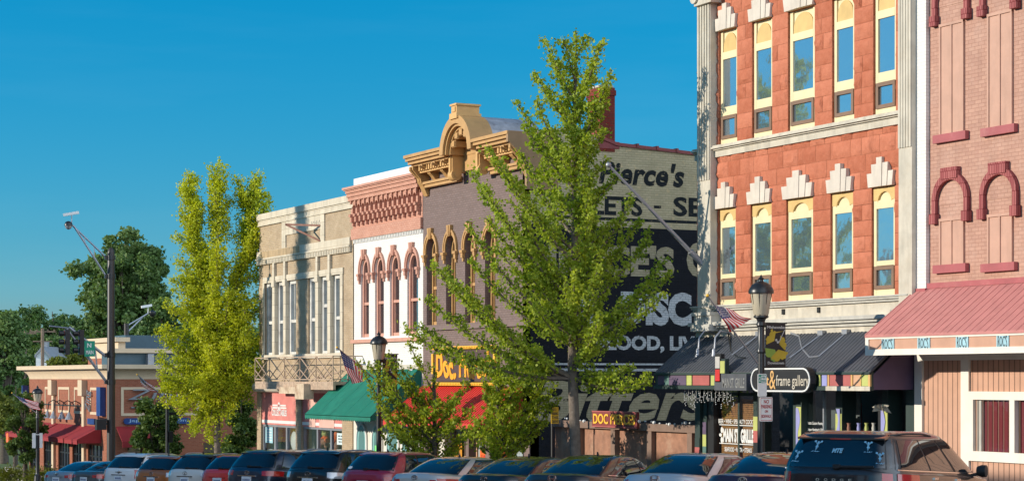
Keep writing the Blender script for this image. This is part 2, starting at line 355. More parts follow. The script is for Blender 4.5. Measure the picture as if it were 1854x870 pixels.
M['alu'] = mat('galvanised_steel', (.34, .35, .38), .4, metal=.5, var=.1)
M['sign_white'] = mat('sign_white', (.72, .72, .70), .4, var=.03)
M['sign_green'] = mat('sign_green', (.0, .26, .16), .4, var=.03)
M['sign_red'] = mat('sign_red_print', (.45, .03, .03), .4)
M['sign_yellow'] = mat('sign_yellow', (.75, .46, .02), .45)
M['navy'] = mat('flag_navy', (.03, .05, .19), .8); M['flag_red'] = mat('flag_red', (.62, .03, .035), .8); M['flag_white'] = mat('flag_white', (.88, .86, .82), .8)
M['banner'] = mat('banner_black', (.022, .016, .016), .7); M['ban_yel'] = mat('banner_yellow', (.46, .32, .025), .7); M['ban_grn'] = mat('banner_green', (.23, .33, .05), .7)
M['ban_grey'] = mat('banner_grey', (.45, .43, .40), .7)
M['lilac'] = mat('lilac_paint', (.27, .28, .55), .6); M['lime'] = mat('lime_paint', (.42, .45, .13), .6); M['red_patch'] = mat('dusty_red_paint', (.40, .10, .09), .6)
M['sea'] = mat('sea_green_paint', (.08, .16, .14), .6); M['peach'] = mat('peach_paint', (.58, .33, .19), .65, var=.12); M['light_blue'] = mat('light_blue_paint', (.33, .55, .62), .6)
M['bright_red'] = mat('bright_red_paint', (.52, .02, .02), .5)
M['blind'] = mat('wooden_blind', (.33, .145, .045), .6, var=.2, scale=6)
M['orange'] = mat('orange_paper', (.80, .13, .005), .6); M['red_ink'] = mat('red_ink', (.5, .01, .01), .6)
M['lace'] = mat('lace_curtain', (.55, .58, .6), .9)
M['paper'] = mat('paper', (.58, .70, .70), .8); M['ink'] = mat('ink', (.04, .05, .06), .7)
M['maroon_dark'] = mat('maroon_window_board', (.22, .045, .05), .35)
M['bark'] = mat('bark', (.15, .12, .095), .95, var=.3, scale=8, bump=.8, bscale=18)
M['bark_dark'] = mat('bark_dark', (.09, .07, .055), .95, var=.3, scale=8, bump=.6, bscale=18)
M['leaf_main'] = leafmat('ginkgo_leaf', (.24, .35, .025), (.55, .62, .085), .52)
M['leaf_yellow'] = leafmat('yellowing_ginkgo_leaf', (.38, .45, .016), (.70, .70, .05), .48)
M['leaf_small'] = leafmat('young_ginkgo_leaf', (.19, .30, .018), (.54, .58, .06), .5)
M['leaf_oak'] = leafmat('broad_leaf', (.04, .095, .02), (.15, .21, .045), .3)
M['leaf_cotton'] = leafmat('cottonwood_leaf', (.065, .14, .04), (.19, .27, .085), .3, .25)
M['leaf_far'] = leafmat('far_leaf', (.045, .11, .035), (.13, .21, .06), .25, .2)
M['leaf_olive'] = leafmat('olive_leaf', (.10, .13, .02), (.22, .24, .04), .25, .3)
# ------------------------------------------------------------------ the ground, road, pavements
def strip(name, x0, x1, ys, lift, m, skirt=0.0):
    b = B()
    for a, c in zip(ys[:-1], ys[1:]):
        b.quad((x0, a, g(a) + lift), (x1, a, g(a) + lift), (x1, c, g(c) + lift), (x0, c, g(c) + lift))
        if skirt: b.quad((x0, a, g(a) + lift), (x0, c, g(c) + lift), (x0, c, g(c) - .2), (x0, a, g(a) - .2))
    return tag(b.build(name, m), kind='structure')
ysl = list(range(-60, 100, 8)) + list(range(100, 220, 10)) + [300, 600, 1500, 3000]
b = B(); xs = [-2500, -300, -60, -20, 10, 40, 80, 300, 2500]; yy = [-900, -300] + ysl
for a, c in zip(yy[:-1], yy[1:]):
    for p, q in zip(xs[:-1], xs[1:]):
        b.quad((p, a, g(a) - .02), (q, a, g(a) - .02), (q, c, g(c) - .02), (p, c, g(c) - .02))
tag(b.build('ground', M['grass']), kind='structure')
KERB = 23.4
strip('road', -6, KERB, list(range(-60, 100, 8)) + list(range(100, 181, 10)), 0.0, M['asphalt'])
b = B()
for p, q in ((-90, -6), (KERB, 140)):
    for a, c in ((82.0, 88.0), (88.0, 96.5)):
        b.quad((p, a, g(a) + .004), (q, a, g(a) + .004), (q, c, g(c) + .004), (p, c, g(c) + .004))
tag(b.build('cross_street', M['asphalt']), kind='structure')
strip('sidewalk', KERB, 30, [-40, -20, 0, 20, 40, 60, 81], .14, M['concrete'], .2)
strip('corner_sidewalk', KERB, 30, [98, 105, 112, 120, 130, 150], .14, M['concrete'], .2)
b = B()
hx, hy = math.sin(R(57)), math.cos(R(57))
for i in range(20):                                     # painted stall lines of the angled parking
    y0 = 14 + 3.15 * i; 
    if y0 > 74: break
    a = Vector((18.2, y0, g(y0) + .006)); e = a + Vector((hx, hy, -.04 * hy)) * 5.6
    n = Vector((-hy, hx, 0)) * .05
    b.quad(a - n, a + n, e + n, e - n)
tag(b.build('parking_markings', M['paint_white']), kind='structure')

# ------------------------------------------------------------------ walls with openings
def arch(t0, t1, zs, zt, n=12, inv=False):
    c, r = (t0 + t1) / 2, (t1 - t0) / 2
    return [(c - r * math.cos(math.pi * i / n), zs + (zt - zs) * math.sin(math.pi * i / n)) for i in range(n + 1)]
def fwall(b, t0, t1, z0, z1, ops, D=FD, rec=.25, thick=.45, close=True):
    ts = sorted({t0, t1, *[o[0] for o in ops], *[o[1] for o in ops]}); zs = sorted({z0, z1, *[o[2] for o in ops], *[o[3] for o in ops]})
    for a, c in zip(ts[:-1], ts[1:]):
        for e, f in zip(zs[:-1], zs[1:]):
            m, k = (a + c) / 2, (e + f) / 2
            if any(o[0] < m < o[1] and o[2] < k < o[3] for o in ops): continue
            b.quad((D, a, e), (D, c, e), (D, c, f), (D, a, f))
    for o in ops:
        a, c, e, f = o[:4]; sp = o[4] if len(o) > 4 else f
        path = [(a, e), (c, e), (c, sp), (a, sp)]
        if sp < f:
            ap = arch(a, c, sp, f); path = [(a, e), (c, e)] + ap[::-1]
            h = len(ap) // 2
            b.poly([(D, t, z) for t, z in [(a, f)] + ap[h::-1]][::-1]); b.poly([(D, t, z) for t, z in ap[h:] + [(c, f)]])
        for i in range(len(path)):
            p, q = path[i], path[(i + 1) % len(path)]
            b.quad((D, *p), (D, *q), (D + rec, *q), (D + rec, *p))
    if close:
        for t in (t0, t1): b.quad((D, t, z0), (D, t, z1), (D + thick, t, z1), (D + thick, t, z0))
        b.quad((D, t0, z1), (D, t1, z1), (D + thick, t1, z1), (D + thick, t0, z1))
def mass(b, t0, t1, z0, z1, x0, x1): b.box(x0, x1, t0 + .01, t1 - .01, z0, z1)
def awning_slab(b, t0, t1, zt, zb, p0, p, thick=.05, rib=0, ribh=.025, D=FD):
    a, c = (D - p0, zt), (D - p, zb)
    b.prism([(a[0], t0, a[1]), (c[0], t0, c[1]), (c[0], t0, c[1] - thick), (a[0], t0, a[1] - thick)], (0, t1 - t0, 0))
    if rib:
        n = int(abs(t1 - t0) / rib)
        for i in range(n + 1):
            t = t0 + (t1 - t0) * i / n
            t = min(max(t, min(t0, t1) + .02), max(t0, t1) - .02)
            b.prism([(a[0] - .002, t - .015, a[1] + ribh), (c[0], t - .015, c[1] + ribh), (c[0], t - .015, c[1] - .01), (a[0] - .002, t - .015, a[1] - .01)], (0, .03, 0))

# ================================================================== pink brick building at the near end
PT = T(1660)
pink = thing('brick_building', 'pink painted brick building with bricked-up arched windows above a red metal awning', 'building', (FD, PT - 5, g(PT)))
b = B(); ztop = 13.5
qz = Z(1674, 522)
P0 = T(1682)
fwall(b, 20, P0, Z(1760, 528), ztop, [], thick=.4)
mass(b, 20, P0, g(30) - .5, ztop - .05, FD + .38, FD + 16)
b.build('wall', M['pink_brick'], pink)
b = B(); b.fbox(T(1683), PT - .02, qz, ztop, -.4, .10); b.build('corner_pier', M['white_brick'], pink)
b = B(); b.fbox(T(1683) - .003, PT - .017, Z(1674, 533), qz, -.4, .13); b.build('pier_base', M['maroon'], pink)
def blind_window(px0, px1, ptop, psill, hood, two=True):
    t1, t0 = T(px0), T(px1); pm = (px0 + px1) / 2
    zs = Z(pm, psill)
    wnd = B()
    zt = Z(pm, ptop)
    wnd.fbox(t0, t1, zs, zt, -.05, -.03 + .055)
    o = wnd.build('window', M['pink_paint'], pink)
    f = B()
    for t in ((t0, t0 + .05), (t1 - .05, t1)) + ((((t0 + t1) / 2 - .02, (t0 + t1) / 2 + .02),) if two else ()): f.fbox(t[0], t[1], zs, zt, .026, .05)
    f.fbox(t0, t1, zt - .06, zt, .0265, .055)
    f.build('frame', M['pink_paint'], o)
    s = B(); s.fbox(t0 - .14, t1 + .14, zs - (Z(pm, psill) - Z(pm, psill + 15)), zs - .002, -.02, .11); s.build('sill', M['maroon'], o)
    if hood is not None:
        h = B(); zt2 = Z(pm, hood); zk = Z(pm, hood + 12); zleg = Z(pm, hood + 83)
        wv = .125; r = (t1 - t0) / 2 + .19; tc = (t0 + t1) / 2
        inner, outer = [], []
        for i in range(15):
            a = math.pi * i / 14
            ri, ro = r - wv, r
            inner.append((tc - ri * math.cos(a), zleg + .30 + (zk - zleg - .30 - .12) * math.sin(a)))
            outer.append((tc - ro * math.cos(a), zleg + .30 + (zk - zleg - .30 + .04) * math.sin(a)))
        inner = [(inner[0][0], zleg)] + inner + [(inner[-1][0], zleg)]; outer = [(outer[0][0], zleg)] + outer + [(outer[-1][0], zleg)]
        h.fring(inner, outer, -.02, .10)
        h.fbox(tc - .27, tc + .27, zk - .10, zt2, -.02, .125)
        for s_ in (-1, 1): h.fbox(tc + s_ * (r - .06) - .10, tc + s_ * (r - .06) + .10, zleg - .20, zleg + .02, -.02, .14)
        h.build('hood', M['maroon_brick'], o)
        a = B(); pts = arch(tc - r + wv + .02, tc + r - wv - .02, zleg + .2, zk - .18); a.fpoly(pts, -.02, .012); a.build('infill', M['pink_brick'], o)
for c in ((1703, 1747), (1790, 1835), (1880, 1930)):
    k = (c[0] - 1703) * -.09
    blind_window(c[0], c[1], 394 + k, 478 + k * .3, 303 + k * 1.2)
    blind_window(c[0], c[1], 40 + k * 2.4, 241 + k * 1.6, -58 + k * 2.4)
# awning
AP = 1.4; az1, az0 = Z(1760, 516), Z(1715, 601, AP); ab = Z(1715, 640.5, AP)
b = B(); awning_slab(b, 22, PT - .03, az1, az0, .03, AP + .05, .06, .23, .012); b.build('awning', M['red_metal'], pink)
aw = bpy.data.objects['awning']
b = B(); b.fbox(22, PT - .02, az1 - .02, az1 + .10, .002, .08); b.build('flashing', M['maroon'], aw)
b = B(); b.fbox(22, PT - .03, ab + .08, az0 - .10, AP - .06, AP); b.build('valance', M['pink_board'], aw)
b = B(); b.fbox(22, PT - .02, az0 - .10, az0 - .015, AP - .07, AP + .03); b.fbox(22, PT - .02, ab, ab + .13, AP - .07, AP + .03)
b.fbox(PT - .13, PT - .02, ab + .13, az0 - .10, AP - .065, AP + .028); b.build('valance_trim', M['white_trim'], aw)
b = B(); b.prism([(FD - .01, PT - .08, az1 - .1), (FD - AP + .1, PT - .08, az0 - .1), (FD - AP + .1, PT - .08, ab + .1), (FD - .01, PT - .08, ab + .1)], (0, .03, 0)); b.build('end_panel', M['pink_board'], aw)
b = B(); b.fbox(22, PT - .1, ab + .06, ab + .09, .01, AP - .07); b.build('soffit', M['white_trim'], aw)
for c in (1608, 1673, 1742.5, 1816, 1897):                # the four name plates (and one out of the frame)
    h = Z(c, 608.5, AP) - Z(c, 632, AP); t1 = T(c - 10.5, AP); t0 = T(c + 11.5, AP)
    s = B(); s.fbox(t0, t1, Z(1715, 632, AP), Z(1715, 607.5, AP), AP + .001, AP + .022)
    o = s.build('name_plate', M['light_blue'], aw)
    def wav(x, y): return x, (y - .5) * (.78 + .22 * np.abs(2 * x - 1)) + .5
    ftext("ROC'S", M['ink'], o, t1 - .04, Z(1715, 630.5, AP), (t1 - t0) - .08, Z(1715, 608.5, AP) - Z(1715, 630.5, AP), AP + .0225, bold=.0, squeeze=wav, depth=.004)
# ground floor
gz = g(33) - .3; bt = ab + .1
b = B(); fwall(b, 22, PT - .02, gz, Z(1760, 527), [(T(1905), T(1768), Z(1800, 818), Z(1800, 723))], thick=.35, rec=.12)
b.build('lower_wall', M['pink_board'], pink)
b = B(); t = PT - .4
while t > 22:
    b.fbox(t - .008, t + .008, gz, ab + .05, 0, .006); t -= .165
b.build('board_seams', M['sash_brown'], pink)
b = B()
for a, c in ((1659, 1673), (1743, 1757.5)): b.fbox(T(c), T(a) - .005, gz, bt, .003, .06)
b.fbox(22, PT - .02, Z(1700, 652), bt, .003, .055); b.build('post', M['white_trim'], pink)
wn = B(); zt, zb = Z(1800, 708), Z(1800, 835); t1, t0 = T(1758), T(1912)
wn.fbox(t0, t1, Z(1800, 723), zt, .0, .07); wn.fbox(t0, t1, zb, Z(1800, 817), .0, .075); wn.fbox(T(1766), t1 - .001, Z(1800, 817), Z(1800, 723), .0, .068); wn.fbox(T(1841), T(1832), Z(1800, 817), Z(1800, 723), -.05, .066)
o = wn.build('shop_window', M['white_trim'], pink)
b = B(); b.fbox(T(1905), T(1768), Z(1800, 818), Z(1800, 723), -.11, -.09); b.build('pane', glass('glass_maroon', (.16, .035, .04), .10), o)
b = B(); b.fbox(T(1776), T(1768), Z(1800, 818), Z(1800, 723), -.085, -.01); b.build('blind_edge', M['limestone_grey'], o)

# ================================================================== red sandstone building
RL, RR = T(1262), T(1660) + .02
red = thing('sandstone_building', 'red sandstone building with cream framed windows and pale stone pilasters', 'building', (FD, (RL + RR) / 2, g(40)))
RTOP = 15.2
w2 = [(1300.5, 1332), (1359.5, 1397), (1424, 1472), (1504, 1544.5), (1578.5, 1620)]
w3 = [(1302, 1334.5), (1362, 1398), (1427, 1475), (1507, 1546.5), (1581.5, 1622)]
Z2b, Z2t = Z(1480, 546), Z(1447, 358.5); Z3b, Z3t = Z(1455, 238), Z(1453, 15)
ops = [(T(c), T(a), Z2b, Z2t) for a, c in w2] + [(T(c), T(a), Z3b, Z3t) for a, c in w3]
zent = Z(1500, 605)
b = B(); fwall(b, RR, RL, zent, RTOP, ops, rec=.14, thick=.6); mass(b, RR, RL, zent - .4, RTOP - .02, FD + .5, FD + 9); mass(b, RR, RL, g(44) - .5, zent - .4, FD + 2.8, FD + 9)
b.build('wall', M['redstone'], red)
b = B(); rk = random.Random(12)                             # rock-faced sandstone blocks
cuts_ = [Z(1500, 541.5), Z2b, Z2t, Z3b, Z3t, RTOP]
for bi, (ca, cb) in enumerate(zip(cuts_[:-1], cuts_[1:])):
    free = [(RR + .01, RL - .01)]
    if bi in (1, 3):
        free = []; edge = RR + .01
        for a, c in sorted((T(c), T(a)) for a, c in (w2 if bi == 1 else w3)): free.append((edge, a)); edge = c
        free.append((edge, RL - .01))
    nr_ = max(1, round((cb - ca) / .37))
    for r_ in range(nr_):
        z0, z1 = ca + (cb - ca) * r_ / nr_, ca + (cb - ca) * (r_ + 1) / nr_
        for fa, fb in free:
            t = fa; first = True
            while t < fb - .02:
                wd = rk.uniform(.42, .85) * (.6 if first and (r_ % 2) else 1); first = False
                e = t + wd
                if fb - e < .25: e = fb
                g_ = .007; nx, nz = 6, 4; amp = rk.uniform(.015, .065); P_ = []
                for iz in range(nz + 1):
                    for ix in range(nx + 1):
                        ed = ix in (0, nx) or iz in (0, nz); o__ = .004 if ed else rk.uniform(.25, 1.0) * amp + .012
                        jx = 0 if ed else rk.uniform(-.02, .02); P_.append((FD - o__, t + g_ + (e - t - 2 * g_) * ix / nx + jx, z0 + g_ + (z1 - z0 - 2 * g_) * iz / nz + jx * .6))
                b.add(P_, [(iz * (nx + 1) + ix, iz * (nx + 1) + ix + 1, (iz + 1) * (nx + 1) + ix + 1, (iz + 1) * (nx + 1) + ix) for iz in range(nz) for ix in range(nx)])
                t = e
b.build('stone_facing', M['rockface'], red, smooth=28)
rnd = random.Random(3)
for floor, ws, zb, zt in ((2, w2, Z2b, Z2t), (3, w3, Z3b, Z3t)):
    for px0, px1 in ws:
        t1, t0 = T(px0) - .012, T(px1) + .012; H = zt - zb; tm = (t0 + t1) / 2; W = t1 - t0
        rel = lambda y: zt - (y / (228.0 if floor == 3 else 187.0)) * H
        if floor == 3: yg0, yg1, ys0, ys1 = 56, 150, 168, 213
        else: yg0, yg1, ys0, ys1 = 36, 124, 133, 172
        fo = -.05; mg = .115 * W / 1.0 if W < 1 else .12
        f = B()
        f.fbox(t0, t1, zb, zt, -.13, -.09)                                    # cream boarding behind
        for a, c in ((t0, t0 + mg), (t1 - mg, t1)): f.fbox(a, c, zb + .004, zt - .004, -.09, fo)
        f.fbox(t0 + mg, t1 - mg, rel(yg1 + 17 if floor == 3 else yg1 + 8), rel(yg1), -.09, fo - .003)
        f.fbox(t0 + mg, t1 - mg, rel(yg0), rel(yg0 - 14), -.09, fo + .003); f.fbox(t0 + mg, t1 - mg, zb, rel(ys1), -.09, fo - .003)
        wo = f.build('window', M['cream_paint'], red)
        p = B(); p.fbox(t0 + mg + .004, t1 - mg - .004, rel(yg1), rel(yg0), -.088, -.08); p.build('pane', M['glass_sky'], wo)
        s = B(); a0, a1, e0, e1 = t0 + mg * .6, t1 - mg * .45, rel(ys1), rel(ys0); k = .085
        s.fbox(a0, a1, e0, e0 + k, -.085, fo + .03); s.fbox(a0, a1, e1 - k, e1, -.085, fo + .03); s.fbox(a0, a0 + k, e0 + k, e1 - k, -.085, fo + .028); s.fbox(a1 - k, a1, e0 + k, e1 - k, -.085, fo + .028)
        so = s.build('lower_sash', M['sash_brown'], wo)
        p = B(); p.fbox(a0 + k, a1 - k, e0 + k, e1 - k, -.084, -.07); p.build('lower_pane', M['glass_sky'], wo)
        a = B()
        if floor == 3:
            zs0, zs1 = rel(42), rel(6); a.fpoly([(t0 + mg + .02, zs0)] + arch(t0 + mg + .02, t1 - mg - .02, zs0 + .28 * (zs1 - zs0), zs1) + [(t1 - mg - .02, zs0)], -.09, fo - .012)
            a.build('arch_panel', M['tan_panel'], wo)
        else:
            zs0, zs1 = rel(22), rel(8); ap = arch(t0 + .2 * W, t1 - .2 * W, zs0 - .03, zs1)
            a.fpoly([(t0 + .005, zt - .01), (t0 + .005, zs0), (t0 + .12 * W, zs0)] + ap + [(t1 - .12 * W, zs0), (t1 - .005, zs0), (t1 - .005, zt - .01)], -.085, fo + .014)
            a.build('arch_panel', M['tan_panel'], wo)
        kb = B(); n = 5; ov = .16 * W / .9; hs_ = [.50, .80, 1.0, .78, .48]; KH = (Z(1447, 309) - Z(1447, 358.5))
        for i in range(n):                                                    # stepped fan of voussoirs
            u0, u1 = i / n, (i + 1) / n; h = KH * hs_[i] * (1 if W > .6 else .95)
            tb = lambda u: t0 - ov * .25 + u * (W + ov * .5); tt = lambda u: t0 - ov * .9 + u * (W + ov * 1.8)
            gp = .006
            kb.fpoly([(tb(u0) + gp, zt + .002), (tb(u1) - gp, zt + .002), (tb(u1) - gp + (tt(u1) - tb(u1)) * hs_[i], zt + h), (tb(u0) + gp + (tt(u0) - tb(u0)) * hs_[i], zt + h)], -.1, .10 + .012 * (2 - abs(i - 2)))
        kb.build('keystone_fan', M['keystone'], wo)
# pilasters, string course, entablature
def pilaster(pxa, pxb, zb, zt, out=.22, flute=True, name='pilaster'):
    t1, t0 = T(pxa, out), T(pxb, out); b = B(); b.fbox(t0, t1, zb, zt, -.1, out)
    if flute:
        n = 5
        for i in range(n):
            u = t0 + (t1 - t0) * (i + .5) / n; b.fbox(u - .035, u + .035, Z(1455, 300), zt - 1.2 if zt > 14 else zt, out, out + .03)
    return b.build(name, M['limestone'], red)
zpb = Z(1640, 555)
pl = pilaster(1627, 1651, zpb, RTOP - .6)
pl2 = pilaster(1263, 1286, Z(1275, 590), Z(1275, 12))
b = B(); ta, tb_ = T(1257, .3), T(1291, .3); zc = Z(1275, 8); b.fbox(tb_ + .05, ta - .05, zc - .1, zc + .22, -.1, .34)
for t in (ta - .1, tb_ + .1): b.lathe([(.01, -.1), (.16, -.1), (.16, .1), (.01, .1)], (FD - .30, t, zc + .12), 14, 'x')
b.fbox(tb_, ta, zc + .22, zc + .36, -.1, .42); b.build('capital', M['limestone'], pl2, smooth=50)
b = B(); b.fbox(T(1290, .3), T(1256, .3), Z(1275, 600), Z(1275, 588), -.1, .40); b.fbox(T(1289, .3), T(1258, .3), Z(1275, 588), Z(1275, 572), -.1, .33); b.fbox(T(1290, .3), T(1256, .3), Z(1275, 572), Z(1275, 566), -.1, .38); b.build('base', M['limestone_grey'], pl2)
def course(z0, z1, prof, m, name):
    b = B()
    for a, c, o in prof: b.fbox(RR + .03, RL - .02, z0 + (z1 - z0) * a, z0 + (z1 - z0) * c, -.05, o)
    return b.build(name, m, red)
course(Z(1455, 257), Z(1455, 235), [(0, .58, .09), (.58, .70, .15), (.70, .86, .21), (.86, 1, .17)], M['limestone'], 'string_course')
course(Z(1500, 551.5), Z(1500, 541), [(0, .4, .14), (.4, .75, .20), (.75, 1, .24)], M['limestone_grey'], 'window_ledge')
course(Z(1500, 574), Z(1500, 551.5), [(0, 1, .06)], M['limestone'], 'frieze')
course(Z(1500, 592), Z(1500, 574), [(0, .3, .12), (.34, .62, .22), (.62, 1, .30)], M['limestone_grey'], 'lower_cornice')
course(Z(1500, 612), Z(1500, 592), [(0, 1, .05)], M['limestone'], 'lower_band')
for px in (1423, 1487):
    b = B(); b.fbox(T(px + 2), T(px - 2), Z(1480, 566), Z(1480, 556), .06, .10); b.build('wall_anchor', M['black'], red)
course(RTOP - .5, RTOP + .35, [(0, .3, .2), (.3, .6, .45), (.6, 1, .6)], M['limestone'], 'roof_cornice')
# dark metal awning
DP = 1.2; dz1, dz0, dzb = Z(1480, 603), Z(1400, 672, DP), Z(1400, 705, DP)
tl, tr = RL + .15, RR + .06
b = B(); awning_slab(b, tr, tl, dz1, dz0, .06, DP, .05, .14, .012); aw = b.build('awning', M['dark_metal'], red)
b = B(); b.fbox(tr, tl, dz0 - .075, dz0 - .02, DP - .08, DP + .04); b.fbox(tr, tl, dzb, dzb + .09, DP - .08, DP + .04); b.build('valance_rail', M['dark_green'], aw)
b = B(); b.fbox(tr, tl, dzb + .09, dz0 - .075, DP - .07, DP - .03); b.build('valance', M['dark_green'], aw)
for pa, pc, m in ((1191, 1203, 'purple'), (1203, 1211, 'sea'), (1211, 1242, 'purple'), (1243, 1252, 'lime'), (1254, 1284, 'red_patch'), (1287, 1296, 'lime'), (1358, 1368, 'lilac'), (1482, 1485, 'lime'), (1488, 1497, 'lilac'), (1502, 1540, 'red_patch'), (1545, 1557, 'peach'), (1560, 1572, 'lime')):
    b = B(); b.fbox(T(pc, DP), T(pa, DP), dzb + .10, dz0 - .085, DP - .03, DP); b.build('valance_panel', M[m], aw)
b = B()
for pa, pc in ((1499, 1501.5), (1541, 1544), (1557.5, 1559.5), (1572.5, 1576)): b.fbox(T(pc, DP), T(pa, DP), dzb + .09, dz0 - .075, DP - .03, DP + .012)
b.build('valance_trim', M['ochre_light'], aw)
b = B(); b.fbox(T(1578, DP), T(1498, DP), dzb - .005, dzb + .095, DP + .041, DP + .05); b.build('peeling_trim', M['limestone'], aw)
for t in (tr + .02, tl - .05):
    b = B(); b.prism([(FD - .01, t, dz1 - .08), (FD - DP + .08, t, dz0 - .08), (FD - DP + .08, t, dzb + .02), (FD - .01, t, dzb + .02)], (0, .03, 0)); b.build('end_panel', M['purple'], aw)
# ground floor
gz = g(44) - .3; zl = dzb + .25
b = B(); b.fbox(RR, RL, zl, zent, -.5, .0); b.build('lintel', M['dark_green'], red)
b = B(); b.fbox(RR + .02, RL - .02, gz, zl, -2.7, -2.6); b.build('shop_back_wall', M['black'], red)
def pier(pa, pc, m, o=.04, bands=()):
    b = B(); b.fbox(T(pc), T(pa), gz, zl, -.35, o); q = b.build('pier', M[m], red)
    for z0, z1, mm in bands:
        b = B(); b.fbox(T(pc) + .01, T(pa) - .01, z0, z1, o, o + .012); b.build('colour_patch', M[mm], q)
    return q
zz = lambda y: Z(1330, y)
pier(1264, 1273, 'dark_green', .10, ((zz(850), zz(812), 'red_patch'), (zz(812), zz(795), 'dark_green')))
pier(1274, 1281, 'dark_green', .03, ((zz(850), zz(822), 'lime'), (zz(822), zz(810), 'sea'), (zz(810), zz(788), 'lime'), (zz(788), zz(765), 'purple')))
pier(1281, 1292, 'black', .0)
pier(1367.5, 1376, 'dark_green', .06, ((zz(830), zz(798), 'black'), (zz(798), zz(777), 'red_patch'), (zz(777), zz(752), 'lime')))
pier(1436, 1445, 'dark_green', .0)
pier(1445.5, 1455, 'dark_green', .06, ((zz(850), zz(733), 'lime'),))
pier(1516, 1528, 'dark_green', .05, ((zz(850), zz(743), 'lime'),))
pier(1591, 1599, 'black', .02); pier(1600, 1611, 'dark_green', .05, ((zz(850), zz(735), 'lime'),)); pier(1640, 1659, 'dark_green', .0)
b = B()
for px, s_ in ((1451, 1), (1520, -1), (1605, 1)):                               # wavy lilac stripes on the painted piers
    pts = []
    for i in range(13):
        z = zz(850) + (zz(735) - zz(850)) * i / 12; pts.append((T(px) + .05 * math.sin(i * 1.1), z))
    edge = T(px - 5.3 * s_)
    for p_, q_ in zip(pts[:-1], pts[1:]): b.fpoly([p_, q_, (edge, q_[1]), (edge, p_[1])], .073, .079)
b.build('wavy_stripe', M['lilac'], red)
# window with wooden blind
b = B(); fpane(b, T(1366.5), T(1293), zz(850), zl, -.13); b.build('grille_window_pane', M['glass_shop'], red)
b = B()
z = zz(722)
while z > zz(850): b.fbox(T(1366), T(1294), z - .042, z, -.235, -.21); z -= .05
wb = b.build('wooden_blind', M['blind'], red)
b = B(); b.fbox(T(1331.5), T(1328.5), zz(850), zl, -.20, -.12); b.fbox(T(1366.5), T(1293), zz(716), zz(710), -.2, -.12); b.build('mullion', M['dark_green'], red)
o = FD + .128
def win_text(s, px0, px1, y0, y1, **k): return ftext(s, M['sign_white'], red, T(px0), zz(y1), T(px0) - T(px1), zz(y0) - zz(y1), -.128, depth=.002, name='window_lettering', **k)
win_text('BEER • WINE • SPECIALTY COCKTAILS', 1293.5, 1366, 758.5, 766.5, bold=.015)
win_text('MAIN ST. GRILLE', 1302, 1357, 775.5, 801, bold=.05)
win_text('SEAFOOD • PASTA • STEAKS', 1304.5, 1353.5, 809.5, 817.5, bold=.012)
b = B()
for y in (769, 803): b.fbox(T(1365), T(1295), zz(y + .9), zz(y - .6), -.129, -.126)
for px, s_ in ((1297, 1), (1362, -1)):
    for dy, dx, r in ((-9, 2.5, 2.5), (0, 0, 3), (9, 2.5, 2.5)):
        c = (T(px + dx * s_), zz(788 + dy))
        b.fpoly([(c[0] + .055 * math.cos(a) * (1 if dy else 1.2), c[1] + .055 * math.sin(a) * (1.5 if dy else .8)) for a in [i * math.pi / 5 for i in range(10)]], -.129, -.126)
b.build('window_ornament', M['sign_white'], red)
# recessed doorway, gallery window and open bay
b = B(); b.fbox(T(1428), T(1413), gz, zz(728), -2.2, -2.1); b.build('door', M['maroon'], red)
b = B(); b.fbox(T(1435), T(1428.5), gz, zz(735), -2.0, -1.9); b.build('door_jamb', M['lime'], red)
b = B(); fpane(b, T(1516), T(1455.5), zz(850), zl - .05, -.11); b.build('gallery_pane', glass('gallery_glass', (.03, .04, .04), .16, see=.85), red)
b = B(); b.fbox(T(1486.5), T(1484.5), zz(850), zl, -.16, -.08); b.build('mullion', M['alu'], red)
b = B(); b.fbox(T(1515), T(1456), zz(850), zl, -.7, -.66); b.build('display_back', mat('display_grey', (.16, .18, .18), .8), red)
for px0, px1, y0, y1, m in ((1487, 1513, 757, 778, 'light_blue'), (1484, 1512, 748, 756, 'sign_white'), (1509, 1516, 745, 757, 'sign_white')):
    b = B(); b.fbox(T(px1), T(px0), zz(y1), zz(y0), -.5, -.46); b.build('display_picture', M[m], red)
ftext('• Artistic Custom Framing', M['sign_white'], red, T(1452.5), zz(764.5), T(1452.5) - T(1484), zz(758) - zz(764.5), -.108, bold=.01, shear=.2, name='window_lettering', depth=.002)
ftext('• Unique Handmade Gifts', M['sign_white'], red, T(1452.5), zz(775), T(1452.5) - T(1484), zz(769) - zz(775), -.108, bold=.01, shear=.2, name='window_lettering', depth=.002)
# ================================================================== brown brick building with the ochre cornice and painted side wall
BL, BR = T(766), T(960)
YS = BR                                                     # its side wall stands at y = YS and faces the camera
brown = thing('brick_building', 'grey brown brick building with ornate ochre cornice and old painted adverts on its side', 'building', (FD, (BL + BR) / 2, g(58)))
CP = .84
zcr = Z(917, 236, CP)                                       # top of the cornice
ws = [(772.5, 790.5), (807.5, 825.5), (842, 860), (878, 897)]
zwb, zws, zwt = Z(781, 588), Z(781, 458), Z(781, 430)
ops = [(T(c), T(a), zwb, zwt, zws) for a, c in ws]
zsf = Z(850, 700)
b = B(); fwall(b, BR, BL, zsf, zcr - .3, ops, rec=.32, thick=.5, close=False); b.build('wall', M['brown_brick'], brown)
